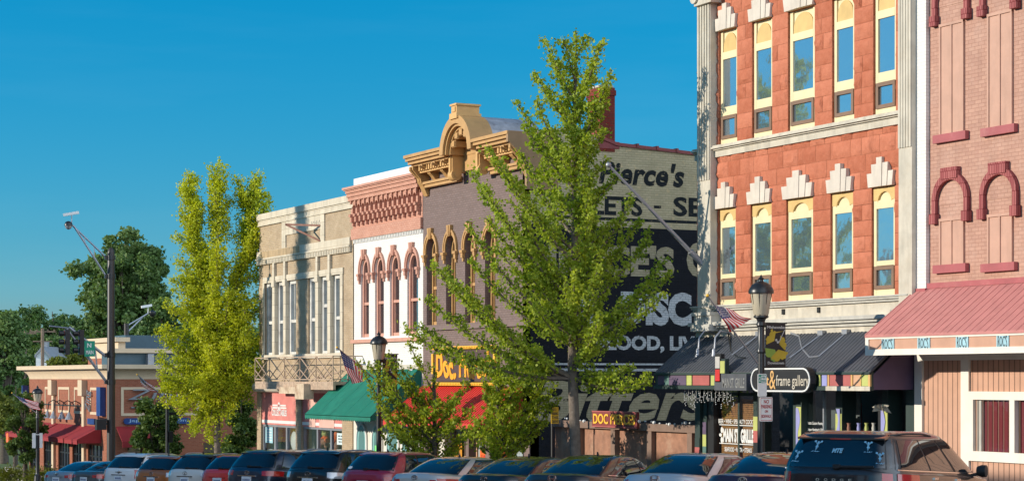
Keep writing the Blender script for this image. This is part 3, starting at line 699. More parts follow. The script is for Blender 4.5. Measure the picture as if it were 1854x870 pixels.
# side wall and the rest of the block
XB = 46.0
zr = lambda x: Z(960, 238) - .6 - (x - 28) * .0          # helper for the roof line, see the side profile below
prof = [(28.45, Z(960, 236) + .0)]
p1 = onY(1072, 246, YS); p2 = onY(1117, 264, YS); p3 = onY(1260, 281, YS)
prof = [(28.0, Z(960, 238, 0)), (p1.x - .9, p1.z + .22), (p1.x - .9, p1.z), (p1.x + .05, p1.z), (p2.x, p2.z), (p3.x, p3.z), (XB, p3.z - (XB - p3.x) * .12)]
zbt = lambda x: float(np.interp(x, [28, XB], [onY(963, 403, YS).z, onY(963, 403, YS).z]))
zblk = onY(1100, 410, YS).z                                 # ochre above, black below
b = B(); pts = [(x, YS, z) for x, z in prof] + [(XB, YS, zblk), (28.0, YS, zblk)]
b.prism([(x, y, z) for x, y, z in pts][::-1], (0, .5, 0)); side = b.build('side_wall', M['side_ochre'], brown)
b = B(); b.box(28.0, XB, YS, YS + .5, g(54) - .5, zblk); b.build('painted_side_wall', M['side_black'], brown)
b = B(); b.prism([(28.46, YS + .5, zsf - .3), (XB, YS + .5, zsf - .3), (XB, YS + .5, prof[-1][1] - .3), (28.46, YS + .5, prof[4][1] - .35)], (0, BL - YS - .52, 0)); b.box(28 + 2.7, XB, YS + .5, BL - .02, g(60) - .5, zsf - .3); b.build('main_block', M['brown_paint'], brown)
b = B()
for (xa, za), (xb, zb_) in zip(prof[3:-1], prof[4:]): b.prism([(xa, YS - .05, za), (xb, YS - .05, zb_), (xb, YS - .05, zb_ + .1), (xa, YS - .05, za + .1)], (0, .62, 0))
for u in (.25, .5, .75, 1.0):
    x = p2.x + (p3.x - p2.x) * u; z = p2.z + (p3.z - p2.z) * u; b.box(x - .04, x + .04, YS - .07, YS + .6, z + .02, z + .14)
b.build('coping', M['tile_red'], brown)
# chimney
c0 = onY(1085.5, 262, YS); c1 = onY(1113, 262, YS); ct = onY(1099, 158, YS).z
b = B(); b.box(c0.x, c1.x, YS - .012, YS + .78, p2.z - .2, ct); b.box(c0.x - .03, c1.x + .03, YS - .04, YS + .81, ct - .25, ct - .08); b.build('chimney', M['chimney_brick'], brown)
ch = bpy.data.objects['chimney']
b = B(); b.box(c0.x + .03, c1.x - .03, YS + .03, YS + .74, ct, ct + .07); b.build('chimney_cap', M['limestone_grey'], ch)
b = B(); b.box(c0.x - .12, c1.x + .16, YS - .02, YS + .85, p2.z - .1, p2.z + .12); b.build('chimney_flashing', M['tile_red'], ch)
# painted lettering on the side wall
def stext(s, px0, px1, y0, y1, m, **k):                   # y0/y1: top and foot at the middle of the word
    pm = (px0 + px1) / 2; a = onY(px0, 685, YS).x; c = onY(px1, 685, YS).x; z0 = onY(pm, y1, YS).z; z1 = onY(pm, y0, YS).z
    return text(s, M[m], brown, (a, YS - .003, z0), (1, 0, 0), (0, 0, 1), c - a, z1 - z0, name='painted_lettering', depth=.004, **k)
stext("Dr.", 990, 1062, 288, 332, 'letter_black', bold=.035, shear=.15)
stext("Pierce's", 1084, 1239, 293, 336, 'letter_black', bold=.035, shear=.22, spacing=1.04)
stext("TABLETS", 985, 1163, 353, 388, 'letter_black', bold=.03)
stext("-", 1184, 1197, 372, 377, 'letter_black', bold=.03)
stext("SE", 1219, 1272, 357, 392, 'letter_black', bold=.03)
stext("PIERCE'S", 955, 1221, 441, 499, 'letter_ochre', bold=.045)
stext("G", 1243, 1282, 438, 502, 'letter_ochre', bold=.05)
stext("AL", 1040, 1085, 530, 590, 'letter_white', bold=.05)
stext("DISC", 1124, 1252, 528, 589, 'letter_white', bold=.055)
stext("BLOOD, LIV", 1080, 1258, 607, 638, 'letter_white', bold=.045)
stext("Bitters", 962, 1284, 688, 762, 'letter_ochre', bold=.028, shear=.3)
b = B()
for y0, y1, m in ((657, 660.5, 0), (666.5, 671, 0)): b.box(28.3, XB, YS - .006, YS, onY(1100, y1, YS).z, onY(1100, y0, YS).z)
b.build('painted_line', M['letter_white'], brown)
b = B(); zz1 = zblk + .20; b.box(28.05, XB, YS - .005, YS, zz1, zz1 + .09); b.build('painted_border', M['letter_black'], brown)
# windows
def hooded(px0, px1, zb, zs, zt, ktop, leg, par, mtrim, mpane, hw, frame=None, sill=True, rec=.32):
    t1, t0 = T(px0), T(px1); tc = (t0 + t1) / 2; r = (t1 - t0) / 2; n = 14
    fm = frame or mtrim
    f = B(); k = .11
    ino = arch(t0 + k, t1 - k, zs, zt - k * 1.1, n); oo = arch(t0 + .002, t1 - .002, zs, zt - .002, n)
    f.fring(ino, oo, -rec, -rec + .14)
    for a, c in ((t0 + .002, t0 + k), (t1 - k, t1 - .002)): f.fbox(a, c, zb, zs, -rec, -rec + .14)
    zm = zb + (zs - zb) * .52
    f.fbox(t0 + k, t1 - k, zm - .05, zm + .05, -rec, -rec + .11); f.fbox(t0 + k, t1 - k, zb, zb + .12, -rec, -rec + .11)
    k2 = k + .05
    for a, c in ((t0 + k, t0 + k2), (t1 - k2, t1 - k)): f.fbox(a, c, zb + .12, zs, -rec, -rec + .07)
    wo = f.build('window', fm, par)
    p = B(); p.fpoly([(t0 + .01, zb)] + arch(t0 + .01, t1 - .01, zs, zt - .02, n) + [(t1 - .01, zb)], -rec - .03, -rec + .02); p.build('pane', mpane, wo)
    h = B(); ri, ro = r + .015, r + hw
    inn = [(tc - ri * math.cos(math.pi * i / n), zs + (zt - zs + .01) * math.sin(math.pi * i / n)) for i in range(n + 1)]
    out = [(tc - ro * math.cos(math.pi * i / n), zs + (zt - zs + hw * 1.25) * math.sin(math.pi * i / n)) for i in range(n + 1)]
    mid = [((a[0] + b_[0]) / 2, (a[1] + b_[1]) / 2) for a, b_ in zip(inn, out)]
    h.fring([(inn[0][0], leg)] + inn + [(inn[-1][0], leg)], [(out[0][0], leg)] + out + [(out[-1][0], leg)], -.02, .05)
    h.fring(mid, out, .05, .075)
    h.fpoly([(tc - .10, zt - .05), (tc + .10, zt - .05), (tc + .16, ktop), (tc - .16, ktop)], -.02, .11); h.fbox(tc - .05, tc + .05, zt - .03, ktop - .02, .11, .135)
    for s_ in (-1, 1):
        c = tc + s_ * (r + hw / 2)
        h.fbox(c - hw * .7, c + hw * .7, leg - .02, leg + .07, -.02, .13); h.fbox(c - hw * .45, c + hw * .45, leg - .18, leg - .02, -.02, .10); h.fbox(c - hw * .3, c + hw * .3, leg - .30, leg - .18, -.02, .06)
    h.build('hood', mtrim, wo)
    return wo
for a, c in ws:
    hooded(a, c, zwb, zws, zwt, Z(781, 413), Z(781, 464), brown, M['ochre'], M['glass_dark'], .15)
b = B(); b.fbox(BR, BL, Z(781, 598), Z(781, 590), 0, .10); b.build('sill_course', M['brown_paint'], brown)
# ochre cornice
tL, tR = T(730, CP), T(918, CP); z1, zc0 = zcr, zcr - .30; aL, aR = T(795, CP), 2 * T(823, CP) - T(795, CP); aC = (aL + aR) / 2; aRd = abs(aL - aR) / 2
zsp = zcr - .28
def crown(b, ta, tb):
    b.fbox(ta, tb, zc0, zc0 + .10, .0, CP - .17); b.fbox(ta, tb, zc0 + .10, zc0 + .20, 0, CP - .07); b.fbox(ta, tb, zc0 + .20, z1, 0, CP)
    b.fbox(ta, tb, zc0 - .06, zc0, 0, CP - .30)
b = B(); crown(b, tR, aR + .02); b.build('cornice', M['ochre'], brown); b = B(); crown(b, aL - .02, tL); co = b.build('cornice', M['ochre'], brown)
# arch band
b = B(); n = 20
def ring(r0, r1, o0, o1):
    for i in range(n):
        a0, a1 = math.pi * i / n, math.pi * (i + 1) / n
        q = lambda r, a: (aC - r * math.cos(a), zsp + r * math.sin(a))
        b.fpoly([q(r0, a0), q(r0, a1), q(r1, a1), q(r1, a0)], o0, o1)
ring(aRd - .26, aRd, 0, CP); ring(aRd - .34, aRd - .26, 0, CP - .08); ring(aRd - .42, aRd - .34, 0, CP - .2)
b.build('arch', M['ochre'], co)
b = B(); b.fpoly([(aC - (aRd - .4) * math.cos(math.pi * i / n), zsp + (aRd - .4) * math.sin(math.pi * i / n)) for i in range(n + 1)], .0, .12)
b.fbox(aC - aRd + .38, aC + aRd - .38, zsp - .5, zsp, .0, .1); b.build('arch_panel', M['ochre'], co)
b = B()
for k in range(1, 6):                                       # blocks under the arch
    a = math.pi * k / 6; c = (aC - (aRd - .52) * math.cos(a), zsp + (aRd - .52) * math.sin(a))
    b = B(); b.fbox(c[0] - .11, c[0] + .11, c[1] - .09, c[1] + .09, .1, CP - .2); b.fbox(c[0] - .13, c[0] + .13, c[1] - .11, c[1] + .11, CP - .3, CP - .24); b.build('arch_block', M['ochre'], co)
b = B()
for s_ in (-1, 1):                                          # arch legs ending in scrolls
    b = B(); t = aC + s_ * (aRd - .17); b.fbox(t - .12, t + .12, zsp - .55, zsp, .0, .5); b.fbox(t - .06, t + .06, zsp - .55, zsp, .5, .55)
    b.lathe([(.01, -.15), (.19, -.15), (.19, .15), (.01, .15)], (FD - .36, t, zsp - .62), 16, 'y'); b.lathe([(.01, -.18), (.09, -.18), (.09, .18), (.01, .18)], (FD - .36, t, zsp - .62), 12, 'y'); b.build('arch_scroll', M['ochre_light'], co, smooth=40)
# tin barrel roof behind the arch and its finial
b = B(); m = 16; ro = aRd - .01
for i in range(m):
    a0, a1 = math.pi * i / m, math.pi * (i + 1) / m
    q = lambda a, x: (x, aC - ro * math.cos(a), zsp + ro * math.sin(a))
    b.quad(q(a0, FD - .02), q(a1, FD - .02), q(a1, FD + 1.75), q(a0, FD + 1.75))
b.poly([(FD + 1.75, aC - ro * math.cos(math.pi * i / m), zsp + ro * math.sin(math.pi * i / m)) for i in range(m + 1)])
b.build('barrel_roof', M['old_metal'], brown, smooth=40)
b = B(); zt = zsp + aRd; b.fbox(aC - .27, aC + .27, zt - .12, zt + .06, .02, CP + .06); b.fbox(aC - .20, aC + .20, zt + .06, zt + .30, .06, CP + .02); b.fbox(aC - .25, aC + .25, zt + .30, zt + .36, .02, CP + .06)
b.fbox(aC - .12, aC + .12, zt + .1, zt + .26, CP + .02, CP + .05); b.build('finial', M['ochre_light'], co)
# brackets, dentils, lower moulding
def console(b, t, w_, zt, zb, o):
    pts = []
    for u, oo in ((0, 1), (.12, 1), (.25, .82), (.42, .55), (.55, .50), (.68, .36), (.85, .24), (1, .12)): pts.append((FD - oo * o, t - w_ / 2, zt + (zb - zt) * u))
    pts += [(FD, t - w_ / 2, zb), (FD, t - w_ / 2, zt)]
    b.prism(pts, (0, w_, 0))
b = B()
for t, w_, zb_ in ((tL - .16, .30, zcr - 1.34), (tR + .16, .30, zcr - 1.34), (aL + .95, .22, zcr - .90), (aR - .95, .22, zcr - .90), (aL + .2, .22, zcr - .86), (aR - .2, .22, zcr - .86), ((tL + aL) / 2 + .5, .22, zcr - .90), ((tR + aR) / 2 - .5, .22, zcr - .90)):
    b = B(); console(b, t, w_, zc0 - .06, zb_, CP - .22); console(b, t, w_ * .4, zc0 - .10, zb_ + .1, CP - .16); b.build('bracket', M['ochre'], co)
b = B()
for ta, tb in ((aL + .05, tL - .35), (tR + .35, aR - .05)):
    b = B(); t = min(ta, tb)
    while t < max(ta, tb) - .1: b.fbox(t, t + .10, zc0 - .24, zc0 - .06, 0, CP - .36); t += .19
    b.fbox(ta, tb, zc0 - .30, zc0 - .24, 0, CP - .45); b.build('dentils', M['ochre_light'], co)
b = B()
for ta, tb in ((aL + .02, tL - .25), (tR + .25, aR - .02)): b = B(); b.fbox(ta, tb, zcr - 1.08, zcr - .97, 0, .20); b.fbox(ta, tb, zcr - .97, zcr - .89, 0, .27); b.build('lower_moulding', M['ochre'], co)
b = B(); b.box(FD - CP + .02, FD + .9, tR - .02, tR + .10, zcr - .34, zcr - .01); b.box(FD - .18, FD + .9, tR - .02, tR + .10, zcr - 1.75, zcr - .34); b.prism([(FD - CP + .06, tR - .021, zcr - .33), (FD - .18, tR - .021, zcr - .33), (FD - .18, tR - .021, zcr - .9)], (0, .1, 0))
b.build('cornice_return', mat('shaded_return_ochre', (.33, .20, .10), .65, var=.12), co)  # cornice ochre darkened, the shade on this side is put into the colour
# sign board
SPO = .10; t1, t0 = T(787, SPO), T(895, SPO); zt, zb_ = Z(840, 633, SPO), Z(840, 690, SPO)
sg = thing('shop_sign', "brown sign board with gold mouldings and orange lettering over the red metal awning", 'sign', (FD - SPO, (t0 + t1) / 2, zb_))
b = B(); b.fbox(t0, t1, zb_, zt, .03, SPO); b.build('board', M['brownsign'], sg)
b = B()
for z in (zt + .03, zb_ - .13):
    b.fbox(t0 - .05, t1 + .05, z, z + .10, .03, .20); 
    t = t0
    while t < t1: b.fbox(t, t + .06, z + .02, z + .08, .2, .23); t += .12
for t in (t0 - .14, t1 + .02): b.fbox(t, t + .12, zb_ + .25, zt - .1, .03, .16)
b.build('moulding', M['gold'], sg)
ftext("Doc. Pierce's", M['yolk'], sg, t1 - .12, zb_ + .1, (t1 - t0) - .2, zt - zb_ - .16, SPO + .002, bold=.04, depth=.02, squeeze=lambda x, y: (x + .012 * np.sin(y * 9), y + .05 * np.sin(x * 16)))
# red metal awning
AP = 1.5; az1, az0 = Z(850, 699), Z(760, 763, AP)
b = B(); awning_slab(b, T(948) + .0, BL - .05, az1, az0, .03, AP, .05, .18, .025); aw = b.build('awning', M['red_awning'], brown)
b = B(); b.fbox(T(948), BL - .05, az0 - .16, az0 - .03, AP - .05, AP + .01); b.build('valance', M['red_awning'], aw)
b = B(); b.prism([(FD - .02, T(948) + .01, az1 - .06), (FD - AP, T(948) + .01, az0 - .06), (FD - AP, T(948) + .01, az0 - .16), (FD - .02, T(948) + .01, az0 - .16)], (0, .03, 0)); b.build('end_panel', M['red_awning'], aw)
# ground floor
gz = g(62) - .3
b = B(); b.fbox(BR, BL, az0 - .1, zsf, -.4, 0); b.fbox(BR, BL, gz, az0 - .1, -1.3, -1.2); b.build('shop_wall', M['brown_paint'], brown)
for a, c, m in ((766, 775, 'brown_paint'), (779, 789, 'peach'), (796, 806, 'white_trim'), (845, 850, 'brown_paint'), (880, 889, 'brown_paint'), (950, 960, 'brown_paint')):
    b = B(); b.fbox(T(c), T(a), gz, az0 - .1, -.3, .03); b.build('pier', M[m], brown)
b = B(); fpane(b, T(950), T(775), gz, az0 - .1, -.2); b.build('pane', M['glass_shop'], brown)
b = B(); b.fbox(T(950), T(908), gz, az0 - .2, -.42, -.38); b.fbox(T(880), T(833), gz, az0 - .2, -.6, -.5); b.build('lace_curtain', M['lace'], brown)
b = B(); b.fbox(T(908), T(900), gz, az0 - .1, -.2, .0); b.build('door_frame', M['orange'], brown)
b = B()
for px in (837, 846, 855): b.fbox(T(px + 1.5), T(px), gz, az0 - .6, -.19, -.14)
b.fbox(T(862), T(833), Z(850, 828), Z(850, 826), -.19, -.14); b.build('glazing_bar', M['peach'], brown)
for a, c, y0, y1, m, s_ in ((814, 831, 803, 850, 'yolk', 'OPEN'), (864, 878, 811, 852, 'orange', '4.99')):
    b = B(); b.fbox(T(c), T(a), Z(850, y1), Z(850, y0), -.12, -.10)
    ps = tag(b.build('poster', M[m], None, loc=(FD + .1, T(a), Z(850, y1))), 'tall %s paper poster in the window of the brown brick building' % ('yellow' if m == 'yolk' else 'orange'), 'poster')
    ftext(s_, M['red_ink'] if m == 'orange' else M['brownsign'], ps, T(a) - .05, Z(850, (y0 + y1) / 2 + 6), T(a) - T(c) - .1, .3, -.098, bold=.02, depth=.002)

# ================================================================== white building with the salmon cornice
WL, WR = T(639.5), T(766)
white = thing('brick_building', 'white painted brick building with salmon corbelled cornice and tall arched windows', 'building', (FD, (WL + WR) / 2, g(65)))
zz = lambda y: Z(703, y)
ws = [(653.5, 668), (679, 695), (706, 723), (737.5, 757)]
yb, ysp, ytp = 608, 488, 461
ops = [(T(c), T(a), zz(yb), zz(ytp), zz(ysp)) for a, c in ws]
b = B(); fwall(b, WR, WL, zz(668), zz(424), ops, rec=.30, thick=.5); mass(b, WR, WL, g(66) - .5, zz(330), FD + .48, FD + 14); b.build('wall', M['white_brick'], white)
for a, c in ws:
    hooded(a, c, zz(yb), zz(ysp), zz(ytp), zz(445), zz(493), white, M['salmon_trim'], M['glass_dark'], .14, rec=.2)
b = B(); b.fbox(WR - .0, WL, zz(618.5), zz(612), -.02, .12); b.build('sill_course', M['salmon_trim'], white)
b = B(); t = WR + .05
while t < WL - .08: b.fbox(t, t + .07, zz(431), zz(425), 0, .05); t += .14
b.fbox(WR, WL, zz(425), zz(423), 0, .06); b.build('dentils', M['white_brick'], white)
b = B(); b.fbox(WR, WL, zz(424), zz(404), -.45, .10); b.fbox(WR, WL, zz(404), zz(352), -.45, .02)
b.fbox(WR, WL, zz(352), zz(345), -.45, .22); b.fbox(WR, WL, zz(345), zz(338), -.45, .27); b.fbox(WR, WL, zz(338), zz(333), -.45, .32)
co = b.build('cornice', M['salmon'], white)
b = B(); b.fbox(WR - .0, WL + .06, zz(333), zz(331), -.45, .37); b.fbox(WR, WL + .08, zz(331), zz(327), -.45, .42); b.build('cornice_lip', M['salmon_trim'], co)
b = B(); nb = 15
for i in range(nb):                                        # corbel table: little brackets joined by arches
    t = WR + (WL - WR) * (i + .5) / nb; s_ = (WL - WR) / nb
    b.fbox(t - .085, t + .085, zz(382), zz(377), .02, .24); b.fbox(t - .07, t + .07, zz(392), zz(382), .02, .19); b.fbox(t - .055, t + .055, zz(399), zz(392), .02, .12)
    b.fbox(t - .075, t + .075, zz(377), zz(366), .02, .14)
    if i < nb - 1:
        ta, tb = t + .075, t + s_ - .075; ap = arch(ta, tb, zz(366), zz(359.5), 8)
        b.fpoly([(ta, zz(352))] + [(ta, zz(366))] + ap[1:-1] + [(tb, zz(366)), (tb, zz(352))], .02, .14)
    b.fbox(t - .05 , t + .05, zz(358), zz(352), .14, .2)
b.build('corbel_table', M['salmon'], co)
b = B(); b.fbox(WR + .1, WL - .05, zz(332), zz(309.5), -.4, .0); b.build('parapet', mat('flaking_whitewash', (.74, .74, .73), .8, var=.06, stain=(.42, .38, .35), stain_amt=.5, bump=.5, bscale=9), white)
b = B(); b.fbox(WR, WL, zz(668), zz(660), -.02, .16); b.build('ledge', M['limestone'], white)
# green awning
AP = 1.9; z1_, z0_ = zz(664), Z(610, 751, AP)
b = B(); t0, t1 = WR + .12, WL - .0
awning_slab(b, t0, t1, z1_, z0_, .02, AP, .03)
n = 34
for i in range(n):                                         # scalloped edge
    ta = t0 + (t1 - t0) * i / n; tb = t0 + (t1 - t0) * (i + 1) / n
    b.fpoly([(ta, z0_ - .01), (tb, z0_ - .01), (tb, z0_ - .13), ((ta + tb) / 2, z0_ - .19), (ta, z0_ - .13)], AP - .02, AP + .0)
for s_ in (1, 2, 3, 4): t = t0 + (t1 - t0) * s_ / 5; b.prism([(FD - .03, t - .006, z1_ + .004), (FD - AP, t - .006, z0_ + .004), (FD - AP, t - .006, z0_ - .01), (FD - .03, t - .006, z1_ - .01)], (0, .012, 0))
for t in (t0, t1 - .025): b.prism([(FD - .01, t, z1_ - .03), (FD - AP + .02, t, z0_ - .03), (FD - AP + .02, t, z0_ - .13), (FD - .01, t, z0_ - .13)], (0, .025, 0))
b.build('awning', M['green_fabric'], white)
b = B(); b.fbox(T(754), T(749), Z(750, 850), z1_, .1, .16); b.build('downpipe', M['sign_white'], white)
gz = g(68) - .3
b = B(); b.fbox(WR, WL, gz, zz(660), -.40, 0); b.build('shop_wall', M['white_trim'], white)
zc = Z(700, 812)
for a, c in ((648, 664), (676, 692), (703, 722), (731, 752)):
    t1, t0 = T(a), T(c); b = B(); b.fpoly([(t0, gz + .3), (t1, gz + .3)] + arch(t0, t1, Z(700, 797), Z(700, 771))[::-1], .004, .03); o = b.build('arched_door', M['teal'], white)
    b = B(); ia = arch(t0, t1, Z(700, 797), Z(700, 771)); oa = arch(t0 - .1, t1 + .1, Z(700, 797), Z(700, 767)); b.fring([(t0, gz)] + ia + [(t1, gz)], [(t0 - .1, gz)] + oa + [(t1 + .1, gz)], .003, .06); b.build('door_surround', M['sign_white'], o)
    b = B(); b.fpoly([(t0 + .15, gz + 1.5), (t1 - .15, gz + 1.5)] + arch(t0 + .15, t1 - .15, Z(700, 800), Z(700, 779))[::-1], .03, .04); b.build('door_pane', glass('door_glass', (.12, .26, .27), .15), o)
b = B(); b.fbox(T(690), T(681), Z(690, 822), Z(690, 806), .045, .055); tag(b.build('flyer', mat('lime_flyer', (.2, .75, .2), .7), None, loc=(FD, T(685), Z(690, 822))), 'bright green flyer stuck on an arched teal door', 'flyer')
# ================================================================== tan brick building with cream terracotta
NL, NR = T(469), T(641)
tan = thing('brick_building', 'tan brick building with cream terracotta bands, rusty balcony and faded pink shopfront', 'building', (FD, (NL + NR) / 2, g(73)))
zz = lambda y: Z(560, y)
wx = [(480, 497), (501, 517), (521, 536), (558, 575), (580, 597), (602, 619)]
zb, zt = zz(640), zz(503)
ops = [(T(c), T(a), zb, zt) for a, c in wx]
b = B(); fwall(b, NR, NL, zz(700), zz(392), ops, rec=.2, thick=.5); mass(b, NR, NL, zz(705), zz(385), FD + .48, FD + 15); mass(b, NR, NL, g(73) - .5, zz(705), FD + 2.6, FD + 15)
b.build('wall', M['tan_brick'], tan)
b = B(); b.fbox(NR - .0, NL + .05, zz(381), zz(369.5), -.5, .10); b.fbox(NR, NL + .03, zz(390.5), zz(381), -.5, .05); b.fbox(NR, NL + .05, zz(392.5), zz(390), -.5, .08)
b.build('parapet', M['terracotta'], tan)
b = B(); b.fbox(NR + .22, NL + .05, zz(455), zz(441.5), -.1, .09); b.fbox(NR + .18, NL + .08, zz(458), zz(455), -.1, .14); b.fbox(NR + .2, NL + .05, zz(467), zz(458), -.1, .10)
t = NR + .25
while t < NL - .1: b.fbox(t, t + .10, zz(466), zz(459), .10, .125); t += .17
b.build('band', M['terracotta'], tan)
b = B(); b.fbox(T(546), T(476), zz(455), zz(442), .092, .11); b.build('rust_stained_panel', mat('rust_stained', (.42, .30, .17), .8, var=.2, streak=.9), tan)
ta, tb = T(589), T(512)
b = B(); b.fbox(ta, ta + .42, zz(441.5), zz(392.5), -.02, .05); b.fbox(tb - .42, tb, zz(441.5), zz(392.5), -.02, .05); b.fbox(ta + .42, tb - .42, zz(418), zz(392.5), -.02, .045); b.build('name_panel', M['terracotta'], tan)
ftext('1916', M['limestone'], tan, T(566), zz(411), T(566) - T(582), zz(402) - zz(411), .046, name='raised_date', depth=.02, bold=.01)
# terracotta frame round the windows, fins and windows
b = B(); b.fbox(T(623), T(478), zt, zz(492), -.02, .06); b.fbox(T(622), T(617.5) , zb, zt, -.02, .05); b.fbox(T(480), T(477.5), zb, zt, -.02, .05); b.fbox(T(623), T(477), zz(648), zb, -.02, .12)
b.build('window_surround', M['terracotta'], tan)
for a, c in ((497, 501), (517, 521), (575, 580), (597, 602)):
    b = B(); b.fbox(T(c) - .006, T(a) + .006, zb + .002, zt - .002, -.21, .10); m = (T(a) + T(c)) / 2; b.fbox(m - .10, m + .10, zt, zz(467), -.02, .11); b.fbox(m - .16, m + .16, zz(512), zz(500), .0, .14); b.build('fin', M['terracotta'], tan)
for i, (a, c) in enumerate(wx):
    t1, t0 = T(a) - .01, T(c) + .01; f = B(); k = .15
    for p, q in ((t0, t0 + k), (t1 - k, t1)): f.fbox(p, q, zb, zt, -.19, -.07)
    f.fbox(t0 + k, t1 - k, zt - .14, zt, -.19, -.07); f.fbox(t0 + k, t1 - k, zb, zb + .10, -.19, -.07); zm = zb + (zt - zb) * (.45 if i != 4 else .62)
    f.fbox(t0 + k, t1 - k, zm - .06, zm + .06, -.19, -.09)
    if i == 4: f.fbox(t0 + k, t0 + k + .08, zb + .1, zm, -.19, -.06)
    m_ = (t0 + t1) / 2; f.fbox(m_ - .02, m_ + .02, zm + .06, zt - .14, -.18, -.12)
    o = f.build('window', mat('peeling_white', (.60, .58, .53), .7, var=.15, stain=(.25, .2, .16), stain_amt=.6) if i == 0 else bpy.data.materials['peeling_white'], tan)
    p = B(); p.fbox(t0 + k, t1 - k, zb + .1, zt - .14, -.16, -.14); p.build('pane', M['glass_mid'], o)
    if i in (0, 1, 3, 5):
        cu = B(); cu.fbox(t0 + k + .03, t0 + k + .3, zb + .3, zt - .2, -.139, -.13); cu.build('curtain', M['limestone'], o)
# rusty sign frame on the front
b = B(); sy = T(548); xa = FD - .02
pa, pb_, pc = onD(580, 408, FD - .05), onD(580, 436, FD - .05), onD(517, 406, FD - 1.05)
b.bar(pc, pa, .05, .07); b.bar(pc, pb_, .05, .07); q = pa.lerp(pc, .22)
b.build('sign_bracket', M['rust_red'], tan)
# balcony
bo = 1.15; yb_, yt_ = Z(560, 690, bo), Z(560, 645, bo); t0, t1 = T(603, bo), T(462, bo)
b = B(); b.fbox(t0, t1, yb_ - .12, yb_, .0, bo); b.fbox(t0, t1, yb_ - .30, yb_ - .12, bo - .1, bo)
bal = b.build('balcony', M['rust'], tan)
b = B()
for z in (yt_, yb_ + .08):
    b.bar((FD - bo, t0, z), (FD - bo, t1, z), .035)
    for t in (t0, t1): b.bar((FD - bo, t, z), (FD, t, z), .035)
npn = 5
for i in range(npn + 1):
    t = t0 + (t1 - t0) * i / npn; b.bar((FD - bo, t, yb_), (FD - bo, t, yt_), .03)
    if i < npn:
        t2 = t0 + (t1 - t0) * (i + 1) / npn; tm = (t + t2) / 2
        b.bar((FD - bo, t, yb_ + .1), (FD - bo, t2, yt_), .035); b.bar((FD - bo, t2, yb_ + .1), (FD - bo, t, yt_), .026)
        b.bar((FD - bo - .01, tm, yb_ + .1), (FD - bo - .01, t2, (yb_ + yt_) / 2), .03); b.bar((FD - bo - .01, tm, yb_ + .1), (FD - bo - .01, t, (yb_ + yt_) / 2), .03)
        pass
for k in range(4): b.bar((FD - bo + bo * k / 4, t0, yb_), (FD - bo + bo * k / 4, t0, yt_), .035)
b.bar((FD - .05, t0, yb_ + .6), (FD - bo, t0 + 2.2, yb_ + .05), .06)
b.build('railing', M['rust'], bal)
b = B(); b.fbox(T(549, 1.3), T(505, 1.3), Z(530, 712, 1.3), Z(530, 700, 1.3), .9, 1.3); b.fbox(T(552, 1.35), T(536, 1.35), Z(545, 722, 1.35), Z(545, 694, 1.35), 1.0, 1.4)
b.build('hanging_beam', mat('rusted_cream_steel', (.55, .43, .30), .8, var=.2, scale=5, stain=(.25, .12, .06), stain_amt=.8), bal)
# shopfront
gz = g(73) - .3; zs = lambda y: Z(545, y)
b = B(); b.fbox(NR, NL, zs(706), zs(694), -.45, .10); 
for t in (NL - .05, (NL + NR) / 2): pass
b.lathe([(.01, 0), (.20, 0), (.20, NL - NR), (.01, NL - NR)], (FD - .12, NR, zs(701)), 12, 'y'); b.build('shop_cornice', M['limestone'], tan, smooth=50)
for a, c in ((467, 474), (537, 547), (621, 640)):
    b = B(); b.fbox(T(c), T(a), gz, zs(706), -.4, .04); b.build('brick_pier', M['tan_brick'], tan)
b = B(); b.fbox(NR, NL, gz, zs(706), -2.4, -2.3); b.build('shop_back_wall', M['display_grey'] if 'display_grey' in M else bpy.data.materials['display_grey'], tan)
for a, c in ((474, 537), (547, 621)):
    b = B(); b.fbox(T(c), T(a), zs(771), zs(706), -.3, -.02); b.build('panel', M['shop_pink'], tan)
    b = B(); b.fbox(T(c), T(a), zs(768), zs(762.5), -.02, -.005); b.build('white_stripe', M['sign_white'], tan)
    f = B(); n = 3
    for i in range(n + 1):
        px = a + (c - a) * i / n; f.fbox(T(px + (1.4 if i < n else 0)), T(px - (0 if i == 0 else 1)), gz, zs(772), -.16, -.06)
    f.fbox(T(c), T(a), zs(775), zs(771), -.16, -.055); o = f.build('shop_window', M['alu'], tan)
    p = B(); fpane(p, T(c), T(a), gz + .6, zs(775), -.12); p.build('pane', M['glass_shop'], o)
b = B(); b.fbox(T(571), T(560), zs(771), zs(722), -.019, .0); b.fbox(T(605), T(578), zs(771), zs(755), -.019, .003); b.build('faded_panel', mat('bleached_pink', (.66, .40, .33), .75, var=.08), tan)
ftext('COLLECTABLES', M['sign_white'], tan, T(491.5), zs(754), T(491.5) - T(518.5), zs(742) - zs(754), -.018, bold=.03, name='shop_lettering', squeeze=lambda x, y: (x, y * (1 + .10 * np.sin(x * 25)) - .0))
b = B()
for k, y in enumerate((733, 737.5)):
    b.fbox(T(502), T(493 - k), zs(y + 3), zs(y), -.019, -.01); b.fbox(T(517 + k), T(507), zs(y + 3), zs(y), -.019, -.01)
b.fpoly([(T(504.5) + .14 * math.cos(a), zs(736) + .17 * math.sin(a)) for a in [i * math.pi / 8 for i in range(16)]], -.019, -.008); b.build('winged_emblem', M['sign_white'], tan)
ftext('OLD', M['shop_pink'], tan, T(504.5) + .09, zs(737.5), .18, .11, -.006, bold=.02, name='shop_lettering')
